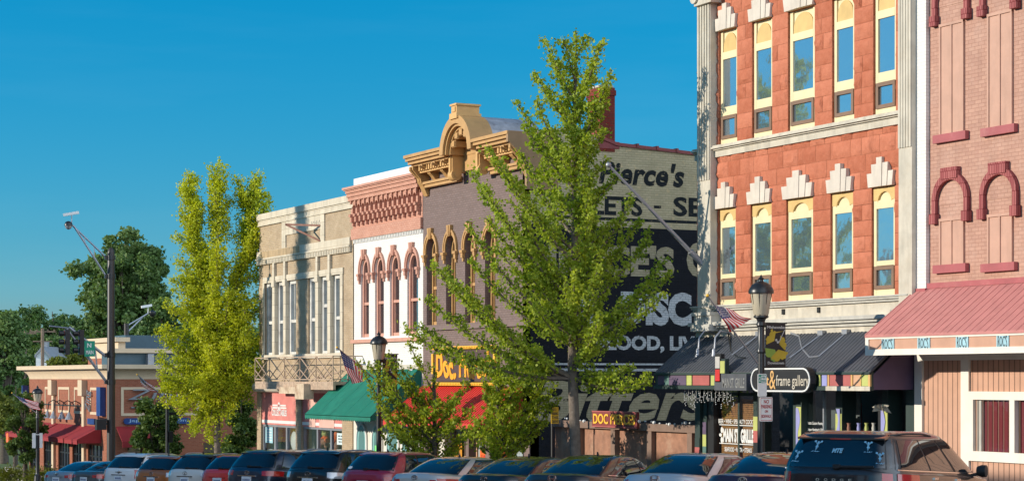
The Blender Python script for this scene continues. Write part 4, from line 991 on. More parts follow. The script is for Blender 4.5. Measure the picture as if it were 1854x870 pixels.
# things shown in its windows
pl = thing('round_plate', 'round silver plate standing in the pink shop window', 'plate', (FD + .6, T(508), zs(812)))
b = B(); c = Vector((FD + .55, T(509), zs(800))); b.lathe([(.01, -.05), (.30, -.04), (.38, 0), (.36, .02), (.28, -.02), (.01, -.03)], c, 24, 'x'); b.build('plate', M['sign_white'], pl, smooth=40)
b = B(); b.bar(c + Vector((-.12, .1, .55)), c + Vector((-.12, .45, -.5)), .03); b.build('stand', M['alu'], pl)
def autumn(px, y, s, nm, lab, cols):
    o = thing(nm, lab, 'decoration', (FD + .5, T(px), zs(y)))
    r = random.Random(px)
    for k, m in enumerate(cols):
        b = B()
        for i in range(7): b.ball((FD + .5 + r.uniform(-.08, .08), T(px) + r.uniform(-.28, .28) * s, zs(y) + (r.uniform(.0, .35) + .3 * k) * s), .15 * s * r.uniform(.7, 1.1), 8)
        b.build(('base_leaves', 'pumpkin', 'ribbon')[k], M[m], o, smooth=60)
autumn(589, 812, 1.25, 'autumn_wreath', 'big autumn display in orange and green in the pink shop window', ('rust_red', 'orange', 'ban_grn'))
autumn(567, 810, .85, 'autumn_wreath', 'smaller autumn wreath beside the big orange display', ('rust_red', 'orange', 'lime'))
b = B(); b.fbox(T(619), T(606), zs(799), zs(779), -.1, -.09); p = tag(b.build('shop_notice', M['paper'], None, loc=(FD, T(612), zs(799))), 'pale square notice in the right end of the pink shop window', 'notice')
b = B()
for y, a, c in ((783, 608, 612), (783, 613, 617), (788, 608, 616), (793, 609, 613), (793, 614, 617)): b.fbox(T(c), T(a), zs(y + 2), zs(y), -.09, -.088)
b.build('print', M['ink'], p)
b = B(); b.fbox(T(490), T(477), zs(806), zs(776), -.1, -.09); p = tag(b.build('shop_notice', M['light_blue'], None, loc=(FD, T(483), zs(806))), 'tall blue poster of printed lines in the left end of the pink shop window', 'notice')
b = B()
for y in (780, 785, 790, 795, 800): b.fbox(T(488), T(479), zs(y + 1.6), zs(y), -.09, -.088)
b.build('print', M['sign_white'], p)

# ================================================================== fence of the empty lot
FX = 28.35
fl = thing('lot_fence', 'brown panelled fence with timber posts closing the gap beside the painted wall', 'fence', (FX, 49, g(49)))
def fD(px, py): return onD(px, py, FX)
t0, t1 = RL + .06, BR - .12; ztop = fD(1130, 773).z
b = B(); b.fbox(t0, fD(1004, 700).y, g(49) - .5, ztop - .05, -.06, -.02, FX); b.build('panel', M['fence_wood'], fl)
b = B(); b.fbox(t0, fD(1004, 700).y, ztop - .06, ztop + .14, -.03, .14, FX); b.build('rail', M['fence_rail'], fl)
for px in (1053, 1116, 1182, 1255):
    t = fD(px, 700).y; b = B(); b.fbox(t - .12, t + .12, g(49) - .5, ztop - .06, -.02, .12, FX); b.build('post', M['fence_rail'], fl)
b = B()
for i in range(30):
    t = t0 + .1 + (t1 - t0 - 1.4) * i / 30; b.ball((FX - .1 + .05 * math.sin(i * 2), t, ztop + .17 + .03 * math.sin(i * 7)), .03 + .02 * (i % 3 == 0), 6)
fls = tag(b.build('light_string', M['sign_white'], None, loc=(FX, 48, ztop)), 'string of small white lamps along the top of the lot fence', 'light string')
sg = thing('name_sign', "maroon board with yellow lettering standing on the lot fence", 'sign', (FX - .2, fD(1112, 700).y, ztop))
a, c = onD(1072, 742.5, FX - .22), onD(1153, 775, FX - .22)
b = B(); b.fbox(c.y, a.y, c.z, a.z, .14, .22, FX); b.build('board', M['sign_maroon'], sg)
b = B(); k = .03; b.fbox(c.y, a.y, a.z - k, a.z, .22, .235, FX); b.fbox(c.y, a.y, c.z, c.z + k, .22, .235, FX); b.build('edging', M['red_patch'], sg)
ftext('DOC PIERCES', M['gold'], sg, a.y - .1, c.z + .09, a.y - c.y - .18, a.z - c.z - .17, .222, D=FX, bold=.02, depth=.02)

# ================================================================== restaurant beyond the cross street
SL, SR = T(53), T(200); SY = SR
rest = thing('restaurant', 'one storey brick restaurant on the far corner with red awnings and beige cornice', 'building', (FD, SR, g(SR)))
zz = lambda y: Z(125, y); XE = 45
zt, zc = zz(661), zz(685.5); gz = g(112) - .4
doors = [(185.5, 159), (151, 131), (126, 105.5), (94, 79), (72, 54)]
zl = Z(125, 800)
ops = [(T(a), T(c), gz, zl) for a, c in doors]
b = B(); fwall(b, SR, SL, gz, zc, ops, rec=.14, thick=.5, close=False)
so = [(FD + .9, FD + 1.75), (FD + 2.05, FD + 3.5), (FD + 5, FD + 7), (FD + 8, FD + 10)]
zl2 = onY(240, 803, SY).z
xs = sorted([FD, XE] + [v for s_ in so for v in s_])
for i in range(len(xs) - 1):
    if any(abs(xs[i] - s_[0]) < 1e-6 for s_ in so): b.box(xs[i], xs[i + 1], SY, SY + .4, zl2, zc)
    else: b.box(xs[i] + (.001 if i else 0), xs[i + 1], SY, SY + .4, gz, zc)
b.build('wall', M['rest_brick'], rest)
b = B(); b.box(FD + .5, XE, SY + .45, SL - .1, gz, zc - .1); b.build('main_block', M['black'], rest)
b = B()
n = 16; prev = (0.0, zc)
for i in range(1, n + 1):
    a = i / n * math.pi / 2; cur = (.55 * (1 - math.cos(a)), zc + (zt - .22 - zc) * math.sin(a))
    o = cur[0]; b.box(FD - o, XE + .5, SY - o, SL + o, prev[1], cur[1]); prev = cur
b.box(FD - .62, XE + .6, SY - .62, SL + .62, zt - .22, zt); b.build('cornice', M['rest_beige'], rest)
b = B()
for px in (99, 154):
    b = B(); t = T(px); b.fbox(t - .22, t + .22, gz, zc - .9, -.02, .14); b.fbox(t - .42, t + .42, zc - .9, zc - .05, -.02, .30); b.build('pilaster', M['rest_beige'], rest)
b = B()
for a, c in ((82, 98), (106, 126), (135, 152), (164, 183)):
    b = B(); t1, t0 = T(a), T(c); e0, e1 = zz(747), zz(700); k = .14
    b.fbox(t0, t1, e1 - k, e1, -.02, .03); b.fbox(t0, t1, e0, e0 + k, -.02, .03); b.fbox(t0, t0 + k, e0 + k, e1 - k, -.02, .029); b.fbox(t1 - k, t1, e0 + k, e1 - k, -.02, .029); b.build('panel_moulding', M['rest_beige'], rest)
b = B()
x0, x1 = onY(219, 700, SY).x, onY(219, 700, SY).x + 4.2; e1, e0 = onY(240, 700, SY).z, onY(240, 752, SY).z; k = .14
b.box(x0, x1, SY - .03, SY + .02, e1 - k, e1); b.box(x0, x1, SY - .03, SY + .02, e0, e0 + k); b.box(x0, x0 + k, SY - .029, SY + .02, e0 + k, e1 - k); b.box(x1 - k, x1, SY - .029, SY + .02, e0 + k, e1 - k)
b.build('panel_moulding', M['rest_beige'], rest)
for a, c in doors:
    o = B(); t0, t1 = T(a), T(c); o.fbox(t0, t1, gz, zl, -.16, -.12); p = o.build('shopfront_pane', M['glass_dark'], rest)
    f = B()
    for i in range(5): t = t0 + (t1 - t0) * i / 4; f.fbox(t - .04, t + .04, gz, zl, -.12, -.08)
    for z in (zl - .6, gz + 1.5): f.fbox(t0, t1, z - .04, z + .04, -.12, -.081)
    f.build('glazing_frame', M['black_metal'], p)
for a, c in so:
    o = B(); o.box(a, c, SY + .3, SY + .34, gz, zl2); o.build('shopfront_pane', M['glass_dark'], rest)
# awnings of the restaurant
za1, za0 = Z(125, 767), Z(120, 793, 1.3)
for a, c in ((190, 152), (163, 130), (137, 104), (110, 74), (80, 44)):
    b = B(); ta, tb = T((a + c) / 2 + 13, 0), T((a + c) / 2 - 13, 0)
    awning_slab(b, min(ta, tb), max(ta, tb), za1, za0, .03, 1.3, .04); b.fbox(min(ta, tb), max(ta, tb), za0 - .25, za0 - .03, 1.27, 1.3); 
    for t in (min(ta, tb), max(ta, tb) - .03): b.prism([(FD - .02, t, za1 - .04), (FD - 1.3, t, za0 - .04), (FD - 1.3, t, za0 - .2), (FD - .02, t, za0 - .2)], (0, .03, 0))
    b.build('awning', M['red_fabric'], rest)
x0, x1 = onY(210, 780, SY).x, onY(292, 780, SY).x; e1, e0 = onY(240, 771, SY).z, onY(240, 797, SY).z
b = B(); b.prism([(x0, SY - .02, e1), (x0, SY - 1.2, e0), (x0, SY - 1.2, e0 - .05), (x0, SY - .02, e1 - .05)], (x1 - x0, 0, 0)); b.box(x0, x1, SY - 1.2, SY - 1.17, e0 - .3, e0 - .05)
b.build('awning', M['red_fabric'], rest)
b = B(); b.box(FD - 1.4, FD - 1.0, SR - .5, SL + .2, gz, gz + 1.2); b.build('terrace_wall', M['concrete'], rest)
# signs on the restaurant
sg = thing('wall_sign', 'silver script sign in the framed panel on the restaurant side wall', 'sign', (FD + 2.5, SY, zz(747)))
xa = onY(230, 700, SY).x; text('Zing', M['steel'], sg, (xa, SY - .10, onY(250, 729, SY).z), (1, 0, 0), (0, 0, 1), 3.3, onY(250, 704, SY).z - onY(250, 729, SY).z, depth=.08, shear=.22, bold=.0)
b = B(); zq = onY(250, 738, SY).z; b.box(xa + .2, xa + 2.4, SY - .1, SY - .02, zq, zq + .07); b.build('underline', M['steel'], sg)
sg = thing('wall_sign', 'blue oval-ended sign under the silver script on the restaurant', 'sign', (FD + 2.5, SY, zz(765)))
z0, z1_ = onY(250, 767, SY).z, onY(250, 756, SY).z; xa, xb = onY(223, 760, SY).x, onY(223, 760, SY).x + 3.6; r = (z1_ - z0) / 2
b = B(); pts = [(xa + r - r * math.sin(a), SY - .02, z0 + r + r * math.cos(a)) for a in [math.pi * i / 8 for i in range(9)]] + [(xb - r + r * math.sin(a), SY - .02, z0 + r - r * math.cos(a)) for a in [math.pi * i / 8 for i in range(9)]]
b.prism(pts, (0, -.1, 0)); b.build('board', M['rest_blue'], sg)
text('Japanese Fusion', mat('pale_blue_letters', (.25, .42, .62), .5), sg, (xa + .25, SY - .122, z0 + .07), (1, 0, 0), (0, 0, 1), xb - xa - .5, z1_ - z0 - .12, depth=.01, bold=.01)
sg = thing('projecting_sign', 'tall blue blade sign at the corner of the restaurant', 'sign', (FD - .5, T(187), zz(750)))
b = B(); t = T(187); b.fbox(T(191.5), T(184.5), Z(187, 752), Z(187, 700), .02, .30); b.build('board', M['rest_blue'], sg)
text('ZING', bpy.data.materials['pale_blue_letters'], sg, (FD - .62, t - .103, Z(187, 748)), (0, 0, 1), (-1, 0, 0), Z(187, 704) - Z(187, 748), .0001 + .45, depth=.01) if False else None
sg = thing('projecting_sign', 'small blue blade sign at the far end of the restaurant front', 'sign', (FD - .5, T(52), zz(720)))
b = B(); t = T(52); b.box(FD - .4, FD - .02, t - .1, t + .1, Z(52, 720), Z(52, 697)); b.build('board', M['rest_blue'], sg)
sg = thing('wall_sign', 'grey upright script sign between pilaster and blue blade sign', 'sign', (FD, T(172), zz(745)))
text('Zing', M['steel'], sg, (FD - .06, T(168) , zz(743)), (0, 0, 1), (0, 1, 0), zz(704) - zz(743), T(167) - T(178), depth=.05, shear=.3)
sg = thing('wall_sign', 'small blue rectangular sign low on the restaurant corner', 'sign', (FD, T(167), zz(763)))
b = B(); b.fbox(T(174), T(162), zz(764), zz(754), .02, .12); b.build('board', M['rest_blue'], sg)
for k, px in enumerate((86, 97, 112, 125)):                 # gooseneck lamps
    o = thing('gooseneck_lamp', 'black gooseneck lamp over the restaurant awnings', 'wall lamp', (FD, T(px), zz(731)), group='gooseneck lamps on the restaurant front')
    t = T(px, .68); z0 = zz(733); b = B(); b.tube([(FD, t, z0), (FD - .1, t, z0 + .15), (FD - .35, t, z0 + .28), (FD - .6, t, z0 + .15), (FD - .68, t, z0 - .4)], .03, 6); b.build('arm', M['black_metal'], o)
    b = B(); b.lathe([(.05, .12), (.10, .0), (.24, -.28), (.22, -.28)], (FD - .68, t, z0 - .45), 12); b.build('lamp_shade', M['alu'], o)
b = B(); b.fbox(T(152), T(77), zz(734), zz(732), .02, .06); b.build('conduit', M['black_metal'], rest)
# upper roof storey
def roofblk(pcorner, pend, pback, y0, yc, m, lip, base=None):
    a = onY(pcorner, y0, yc); c = onY(pend, y0, yc); yf = depth(pback, a.x) * (CT - (pback - 927) / 3600 * ST) if pback else yc + 2.5
    zl_ = a.z; zb_ = zl_ - .24 if lip else zl_
    b = B(); b.box(a.x, c.x, yc, yf, zt - .6, zb_); o = b.build('roof_storey', M[m], rest)
    if base: b = B(); b.box(a.x - .02, c.x, yc - .02, yf, zt - .55, base); b.build('roof_base', M['rest_brick'], o)
    if lip: b = B(); b.box(a.x - .22, c.x + .2, yc - .22, yf, zb_, zl_); b.build('roof_lip', M['rest_beige'], o)
roofblk(214, 227, 160, 610, 106.0, 'rest_beige', True, onY(214, 647, 106).z)
roofblk(207, 330, None, 630, 104.0, 'hvac', True)
roofblk(227, 330, None, 606, 110.0, 'hvac', False)
roofblk(268, 279, None, 640, 103.6, 'alu', False)

# ================================================================== invented buildings on the near side, out of view, shading the parked cars
def across(lab, y0, y1, h, m):
    gz = g((y0 + y1) / 2); o = thing('added_storefront', lab, 'building', (-8, (y0 + y1) / 2, gz))
    b = B(); b.box(-22, -8, y0 + .02, y1 - .02, gz - 1, gz + h); b.build('wall', M[m], o)
    b = B(); b.box(-8, -7.6, y0 + .02, y1 - .02, gz + h - .5, gz + h + .15); b.build('cornice', M['limestone'], o)
    n = max(2, int((y1 - y0) / 3))
    for i in range(n):
        t = y0 + (y1 - y0) * (i + .5) / n
        b = B(); b.box(-8.0, -7.97, t - .55, t + .55, gz + 5.2, gz + 7.6); b.build('window', M['glass_dark'], o)
    b = B(); b.box(-8.0, -7.96, y0 + .5, y1 - .5, gz + .5, gz + 3.2); b.build('shop_window', M['glass_dark'], o)
HO = 10.6
across('unseen red brick shop added across the street from the sandstone building', 10, 34, HO + .3, 'rest_brick')
across('unseen tan brick shop added across the street from the painted wall', 34, 58, HO - .1, 'tan_brick')
across('unseen white brick shop added across the street from the green awning', 58, 84, HO + .1, 'white_brick')
across('unseen brown brick shop added across the street from the restaurant', 99, 135, HO - 2.5, 'brown_brick')
# ================================================================== signs on the sandstone building
sg = thing('shop_sign', 'black oval-ended sign with cream rim reading frame gallery on the dark awning', 'sign', (FD - DP - .1, T(1420), dzb))
t1, t0 = T(1366, DP + .1), T(1475, DP + .1); z1, z0 = Z(1420, 664, DP + .1), Z(1420, 710, DP + .1); r = (z1 - z0) / 2; o_ = DP + .05
def oval(t0, t1, z0, z1, r, n=10):
    return [(t0 + r - r * math.sin(a), z0 + (z1 - z0) / 2 + (z1 - z0) / 2 * math.cos(a)) for a in [math.pi * i / n for i in range(n + 1)]] + [(t1 - r + r * math.sin(a), z0 + (z1 - z0) / 2 - (z1 - z0) / 2 * math.cos(a)) for a in [math.pi * i / n for i in range(n + 1)]]
b = B(); b.fpoly(oval(t0, t1, z0, z1, r), o_, o_ + .16); b.build('board', M['black'], sg)
ou, inn = oval(t0 + .02, t1 - .02, z0 + .02, z1 - .02, r - .02), oval(t0 + .055, t1 - .055, z0 + .055, z1 - .055, r - .055)
b = B(); b.fring(inn + inn[:1], ou + ou[:1], o_ + .16, o_ + .175); b.build('rim', M['sign_white'], sg)
tx = lambda px: T(px, DP + .22)
ftext('Art', M['ochre_light'], sg, tx(1374), z0 + .17, tx(1374) - tx(1392), .24, o_ + .162, bold=.012, depth=.01)
ftext('&', M['ochre_light'], sg, tx(1393), z0 + .08, tx(1393) - tx(1404), .44, o_ + .162, bold=.0, depth=.01)
ftext('frame gallery', M['limestone'], sg, tx(1405), z0 + .08, tx(1405) - tx(1464), .33, o_ + .162, bold=.004, depth=.01)
sg = thing('shop_sign', 'charcoal box sign with tall grey lettering under the dark awning edge', 'sign', (FD - DP - .2, T(1330), dzb))
p = DP + .12; t1, t0 = T(1297, p), T(1355, p); z1, z0 = Z(1326, 676, p), Z(1326, 706, p)
b = B(); b.fbox(t0, t1, z0, z1, p - .08, p + .06); b.build('box', M['dark_metal'], sg)
ftext('MAIN ST. GRILLE', mat('dull_grey_letters', (.24, .24, .23), .6), sg, T(1312, p), z0 + .06, T(1312, p) - T(1352, p), .24, p + .062, bold=.012, depth=.006)
for pa, pc, y0, y1, m in ((1298.5, 1309, 640, 691, 'black'), (1299, 1307, 645, 666, 'ban_grey'), (1299, 1307, 668, 689, 'bright_red'), (1307.5, 1317, 649, 676, 'dark_green'), (1308, 1316, 653, 675, 'lime')):
    k = m in ('black', 'dark_green'); b = B(); b.fbox(T(pc, p), T(pa, p), Z(1305, y1, p), Z(1305, y0, p), p - .05 if k else p + .061, p + .06 if k else p + .068); b.build('colour_block', M[m], sg)
# spot lamps, hoses and light strings on the awning
for px, lab in ((1266, 'chrome spot lamp nearest the lot end of the dark awning'), (1295, 'chrome spot lamp above the coloured blocks on the dark awning')):
    o = thing('spot_lamp', lab, 'lamp', (FD - .5, T(px), Z(px, 610)), group=None); t = T(px, .6); zb = Z(px, 640, .6)
    b = B(); b.tube([(FD - .05, t - .05, Z(px, 612)), (FD - .15, t, Z(px, 603)), (FD - .45, t, Z(px, 601)), (FD - .6, t, Z(px, 612)), (FD - .62, t, zb + .12)], .025, 6); b.build('arm', M['alu'], o, smooth=60)
    b = B(); b.lathe([(.03, .14), (.05, .1), (.05, .02), (.09, -.12), (.07, -.12)], (FD - .64, t, zb), 12); b.build('lamp_head', M['alu'], o, smooth=50)
for k, (pts, lab) in enumerate((
    (((1318, 605, .05), (1324, 640, .55), (1336, 650, .75), (1349, 651, .8)), 'dark hose looping down the dark awning left of the lamp post'),
    (((1432, 606, .1), (1447, 612, .15), (1452, 634, .5), (1466, 650, .8), (1482, 648, .8)), 'grey cable curling down the dark awning right of the banner'))):
    b = B(); pp = [Vector((FD - o, T(px, o), Z(px, py, o) + .05)) for px, py, o in pts]
    path = []
    for i in range(len(pp) - 1):
        for u in (0, .33, .66): path.append(pp[i].lerp(pp[i + 1], u))
    path.append(pp[-1]); b.tube(path, .022, 6); tag(b.build('cable', M['alu'] if k else M['black_metal'], None, loc=pp[0], smooth=60), lab, 'cable')
for k, (a, c, lab) in enumerate((((1532, 605, .1), (1482, 648, .8), 'longest pale tube strip on the dark awning'), ((1488, 607, .1), (1430, 650, .85), 'middle pale tube strip on the dark awning'), ((1375, 608, .1), (1325, 645, .8), 'pale tube strip left of the lamp post on the dark awning'))):
    P = [Vector((FD - o, T(px, o), Z(px, py, o) + .04)) for px, py, o in (a, c)]
    b = B(); b.tube(P, .018, 6); b.box(P[0].x - .06, P[0].x + .06, P[0].y - .1, P[0].y + .1, P[0].z - .03, P[0].z + .08); tag(b.build('tube_lamp', M['alu'], None, loc=P[0]), lab, 'tube lamp')
r = random.Random(5); b = B()
for i in range(13):
    px = 1240 + i * 7; p = 1.0; x = FD - p; t = T(px, p); z = dzb
    for k in range(r.randint(5, 11)): b.ball((x + r.uniform(-.03, .03), t + r.uniform(-.10, .10), z - .06 - k * .045), .014, 5)
    b.tube([(x, t, dzb + .02), (x, t + .03, dzb - .3)], .006, 4)
tag(b.build('icicle_lights', M['sign_white'], None, loc=(FD - 1, T(1290), dzb)), 'white icicle lights hanging under the left end of the dark awning', 'fairy lights')
# flagpole leaning out of the sandstone pilaster
a, c = onD(1270, 476, FD - .2), Vector((25.2, T(1270), 7.06)); fp = thing('flagpole', 'bare silver flagpole slanting out from the sandstone building over the lot', 'flagpole', a)
b = B(); b.tube([a + (a - c).normalized() * .2, a.lerp(c, .12), a.lerp(c, .121), c], [.085, .085, .055, .03], 10); b.build('pole', M['alu'], fp, smooth=50)
b = B(); b.ball(c, .075, 10); b.build('ball', M['alu'], fp, smooth=60)
# vases on the ledge of the open bay
for k, (px, m, lab, mm) in enumerate(((1555, 'v', 'purple vase on the ledge of the open gallery bay', 'lilac'), (1569, 'v', 'yellow vase on the ledge of the open gallery bay', 'lime'), (1582, 'v', 'grey vase on the ledge of the open gallery bay', 'limestone_grey'), (1537, 'v', 'brown pot on the ledge of the open gallery bay', 'rust_red'))):
    c = onD(px, 778, FD + .1); b = B(); b.lathe([(.04, -.05), (.05, .05), (.035, .12), (.055, .17), (.045, .17)], c, 12); tag(b.build('vase', M[mm], None, loc=c, smooth=50), lab, 'vase')
b = B(); q = onD(1560, 781, FD); b.fbox(T(1591), T(1529), q.z - .1, q.z - .05, -.3, .05); b.fbox(T(1591), T(1529), gz if False else g(38) - .3, q.z - .1, -.2, .0); tag(b.build('bay_ledge', M['dark_green'], red), None)
pf = thing('pot_plant', 'pale leafed plant hanging by the last painted pier of the gallery', 'plant', onD(1596, 745, FD - .3)); c = onD(1596, 742, FD - .3)
b = B()
for i in range(9): a_ = i * .7; b.prism([c, c + Vector((.1 * math.cos(a_) - .03, .12 * math.sin(a_), .12)), c + Vector((.22 * math.cos(a_), .22 * math.sin(a_), .02 + .1 * math.sin(i * 3)))], (0, 0, .008))
b.build('foliage', M['limestone'], pf)

# ================================================================== lamp posts with flags, banners and plates
def flag(lab, root, tip, A, Bp, Cc, Dd, Yc, wave, seed):
    """hoist runs A (top) to Bp along the pole, fly runs Cc (top) to Dd; the cloth is a wavy sheet between them"""
    Pt = lambda p: at(p[0], p[1], Yc + (p[0] - root[0]) * Yc / 3600 * 1.5)
    r, t = Pt(root), Pt(tip)
    o = thing('wall_flag', lab, 'flag', r, group='star and stripe flags on the lamp posts'); d = (t - r).normalized()
    b = B(); b.tube([r, t], [.022, .016], 6); b.build('pole', M['alu'], o, smooth=60)
    b = B(); b.ball(t + d * .03, .035, 6); b.build('finial', M['gold'], o, smooth=60)
    a, b_, c, e = (Pt(p) for p in (A, Bp, Cc, Dd)); view = Vector((ST, CT, 0)); nu, nv = 44, 26; P = []
    rr = random.Random(seed); ph = rr.uniform(0, 6)
    for i in range(nu + 1):
        u = i / nu
        for j in range(nv + 1):
            v = j / nv; q = b_.lerp(a, v).lerp(e.lerp(c, v), u)
            q += view * (wave * math.sin(u * 5 + v * 9 + ph) * (.25 + .75 * u)) + Vector((0, 0, -1)) * (.05 * math.sin(math.pi * u)) + Vector((CT, -ST, 0)) * (.03 * math.sin(u * 7 + v * 3 + ph) * u)
            P.append(q)
    idx = lambda i, j: i * (nv + 1) + j
    b = B(); b.v = [tuple(p) for p in P]
    for i in range(nu):
        for j in range(nv):
            b.f.append((idx(i, j), idx(i + 1, j), idx(i + 1, j + 1), idx(i, j + 1))); s_ = j // 2
            b.m.append(2 if (i < nu * .42 and s_ >= 6) else (1 if s_ % 2 == 0 else 0))
    cl = b.build('cloth', [M['flag_white'], M['flag_red'], M['navy']], o, smooth=80, fix=False)
    sb = B()
    for k, i in enumerate(range(1, int(nu * .4), 3)):
        for j in range(13 + (k % 2), nv, 2):
            p = P[idx(i, j)]; x = (P[idx(i + 1, j)] - p).normalized() * .022; y = (P[idx(i, j + 1)] - p).normalized() * .022; nn = x.cross(y).normalized() * .006
            for s2 in (-1, 1): sb.quad(p - x + nn * s2, p - y + nn * s2, p + x + nn * s2, p + y + nn * s2)
    sb.build('star', M['flag_white'], cl, fix=False)
    return o
def ginkgo_leaf(b, c, ang, s, xd, nrm, o):
    pts = []; xd = Vector(xd); up = Vector((0, 0, 1))
    def q(a, r): return c + xd * (r * math.cos(a)) + up * (r * math.sin(a))
    pts = [q(ang, 0)] + [q(ang + R(-62 + 124 * i / 12), s * (1.0 + .07 * math.sin(i * 2.3) - (.28 if i == 6 else 0))) for i in range(13)]
    b.prism([p + Vector(nrm) * o for p in pts], Vector(nrm) * .003)
def banner(base, px, z1, z0, w, lab, parent=None):
    o = thing('street_banner', lab, 'banner', (base.x, base.y, z1), group='downtown banners on the lamp posts')
    x0, x1 = base.x + .12, base.x + .12 + w; y = base.y
    b = B(); b.box(x0, x1, y - .008, y + .008, z0, z1); b.build('cloth', M['banner'], o)
    b = B()
    for z in (z1 + .012, z0 - .012): b.tube([(base.x, y, z), (x1 + .04, y, z)], .018, 6)
    b.build('rod', M['black_metal'], o)
    W = x1 - x0; H = z1 - z0; nrm = (0, -1, 0); yf = y - .009
    text('Mishawaka', M['ban_grey'], o, (x0 + .03, yf, z1 - .115 * H), (1, 0, 0), (0, 0, 1), W - .05, .065 * H, depth=.003, bold=.035)
    text('Downtown', M['ban_grey'], o, (x0 + .05, yf, z0 + .055 * H), (1, 0, 0), (0, 0, 1), W - .09, .065 * H, depth=.003, bold=.035)
    cc = lambda u, v: Vector((x0 + u * W, yf, z0 + v * H))
    b = B(); ginkgo_leaf(b, cc(.42, .60), R(140), .30 * W * 1.35, (1, 0, 0), nrm, .001); ginkgo_leaf(b, cc(.62, .40), R(-75), .40 * W * 1.25, (1, 0, 0), nrm, .006); ginkgo_leaf(b, cc(.68, .52), R(20), .30 * W * 1.2, (1, 0, 0), nrm, .002)
    b.prism([cc(.3, .80) + Vector((0, -.002, 0)), cc(.5, .78) + Vector((0, -.002, 0)), cc(.9, .83) + Vector((0, -.002, 0)), cc(.5, .81) + Vector((0, -.002, 0))], (0, -.003, 0)); ginkgo_leaf(b, cc(.38, .80), R(170), .16 * W, (1, 0, 0), nrm, .003)
    b.build('yellow_leaf', M['ban_yel'], o)
    b = B(); ginkgo_leaf(b, cc(.45, .40), R(-125), .42 * W * 1.2, (1, 0, 0), nrm, .004); b.build('green_leaf', M['ban_grn'], o)
    b = B()
    for u, v in ((.52, .62), (.60, .57)): b.prism([cc(u, v) + Vector((.05 * W * 1.1 * math.cos(a), -.007, .05 * W * 1.1 * math.sin(a))) for a in [i * math.pi / 5 for i in range(10)]], (0, -.003, 0))
    b.prism([cc(.62, .56) + Vector((0, -.010, 0)), cc(.66, .56) + Vector((0, -.010, 0)), cc(.96, .86) + Vector((0, -.010, 0)), cc(.92, .86) + Vector((0, -.010, 0))], (0, -.003, 0))
    b.build('fruit', M['ban_grey'], o)
    return o
def lamp(px, pytop, D, lab, grp='globe street lamps along the kerb', top=True):
    p = onD(px, pytop, D); gz_ = g(p.y) + .14; H = p.z - gz_
    o = thing('street_lamp', lab, 'street lamp', (p.x, p.y, gz_), group=grp)
    b = B(); c = (p.x, p.y, gz_)
    b.lathe([(.24, 0), (.24, .12), (.20, .16), (.17, .55), (.11, .62), (.095, .7), (.085, 1.4), (.075, H - 1.75), (.10, H - 1.72), (.10, H - 1.66), (.075, H - 1.62), (.075, H - 1.16), (.105, H - 1.13), (.105, H - 1.08), (.085, H - 1.04), (.11, H - .98), (.17, H - .95), (.17, H - .915), (.05, H - .90)], c, 14)
    b.build('post', M['black_metal'], o, smooth=35)
    b = B(); b.lathe([(.14, H - .915), (.17, H - .87), (.235, H - .42), (.238, H - .40), (.02, H - .40)], c, 20); gl = b.build('globe', M['globe'], o, smooth=40)
    b = B()
    for i in range(8):
        a = i * math.pi / 4; b.bar((p.x + .145 * math.cos(a), p.y + .145 * math.sin(a), gz_ + H - .91), (p.x + .24 * math.cos(a), p.y + .24 * math.sin(a), gz_ + H - .40), .016)
    b.build('cage', M['black_metal'], o)
    b = B(); b.lathe([(.28, H - .42), (.285, H - .37), (.26, H - .30), (.20, H - .22), (.12, H - .17), (.06, H - .15), (.05, H - .11), (.075, H - .09), (.03, H - .05), (.012, H)], c, 20); b.build('cap', M['black_metal'], o, smooth=40)
    return o, p, gz_
LD = 25.0
o, p, gz_ = lamp(1378, 497, LD, 'tall black globe street lamp in front of the sandstone building')
rt = Vector((p.x, p.y, Z(1366, 655, 3)))
dpx = 1 / 81
flag('striped flag with white stars on the lamp post before the sandstone building', (1372, 658), (1282, 536), (1293, 551), (1326, 560), (1325, 601), (1359, 576), depth(1378, LD) - .4, .10, 1)
banner(p, 1410, EYE + (685 - 585) / 81.3, EYE + (685 - 663) / 81.3, .53, 'black ginkgo banner on the lamp post before the sandstone building')
def plate(nm, lab, p, dx, y1, y0, w, m, s, off=.11, yaw=0, scale=81.3):
    z1, z0 = EYE + (685 - y1) / scale, EYE + (685 - y0) / scale
    o = thing(nm, lab, 'sign', (p.x + dx, p.y, z0)); x0 = p.x + dx - w / 2
    b = B(); r = .03; Y = p.y - off
    pts = []
    for cx, cz, a0 in ((x0 + w - r, z1 - r, 0), (x0 + r, z1 - r, 90), (x0 + r, z0 + r, 180), (x0 + w - r, z0 + r, 270)):
        for k in range(4): a = R(a0 + 30 * k); pts.append((cx + r * math.cos(a), Y, cz + r * math.sin(a)))
    b.prism(pts, (0, .012, 0)); b.build('plate', m, o)
    b = B(); b.box(p.x + min(dx, 0) - .02, p.x + max(dx, 0) + .02, Y + .012, p.y - .05, (z0 + z1) / 2 - .02, (z0 + z1) / 2 + .02); b.build('bracket', M['alu'], o)
    return o, x0, Y - .001, z0, z1
o, x0, Y, z0, z1 = plate('parking_sign', 'small white sign with green time limit on the lamp post', p, -.04, 676, 717, .235, M['sign_white'], '')
b = B(); b.box(x0 + .015, x0 + .22, Y - .002, Y, z1 - .20, z1 - .02); gp = b.build('green_panel', M['sign_green'], o)
b = B(); b.box(x0 + .085, x0 + .21, Y - .003, Y - .0021, z1 - .19, z1 - .035); b.build('white_panel', M['sign_white'], gp)
text('2', M['sign_white'], o, (x0 + .025, Y - .0035, z1 - .17), (1, 0, 0), (0, 0, 1), .045, .11, depth=.002, bold=.03)
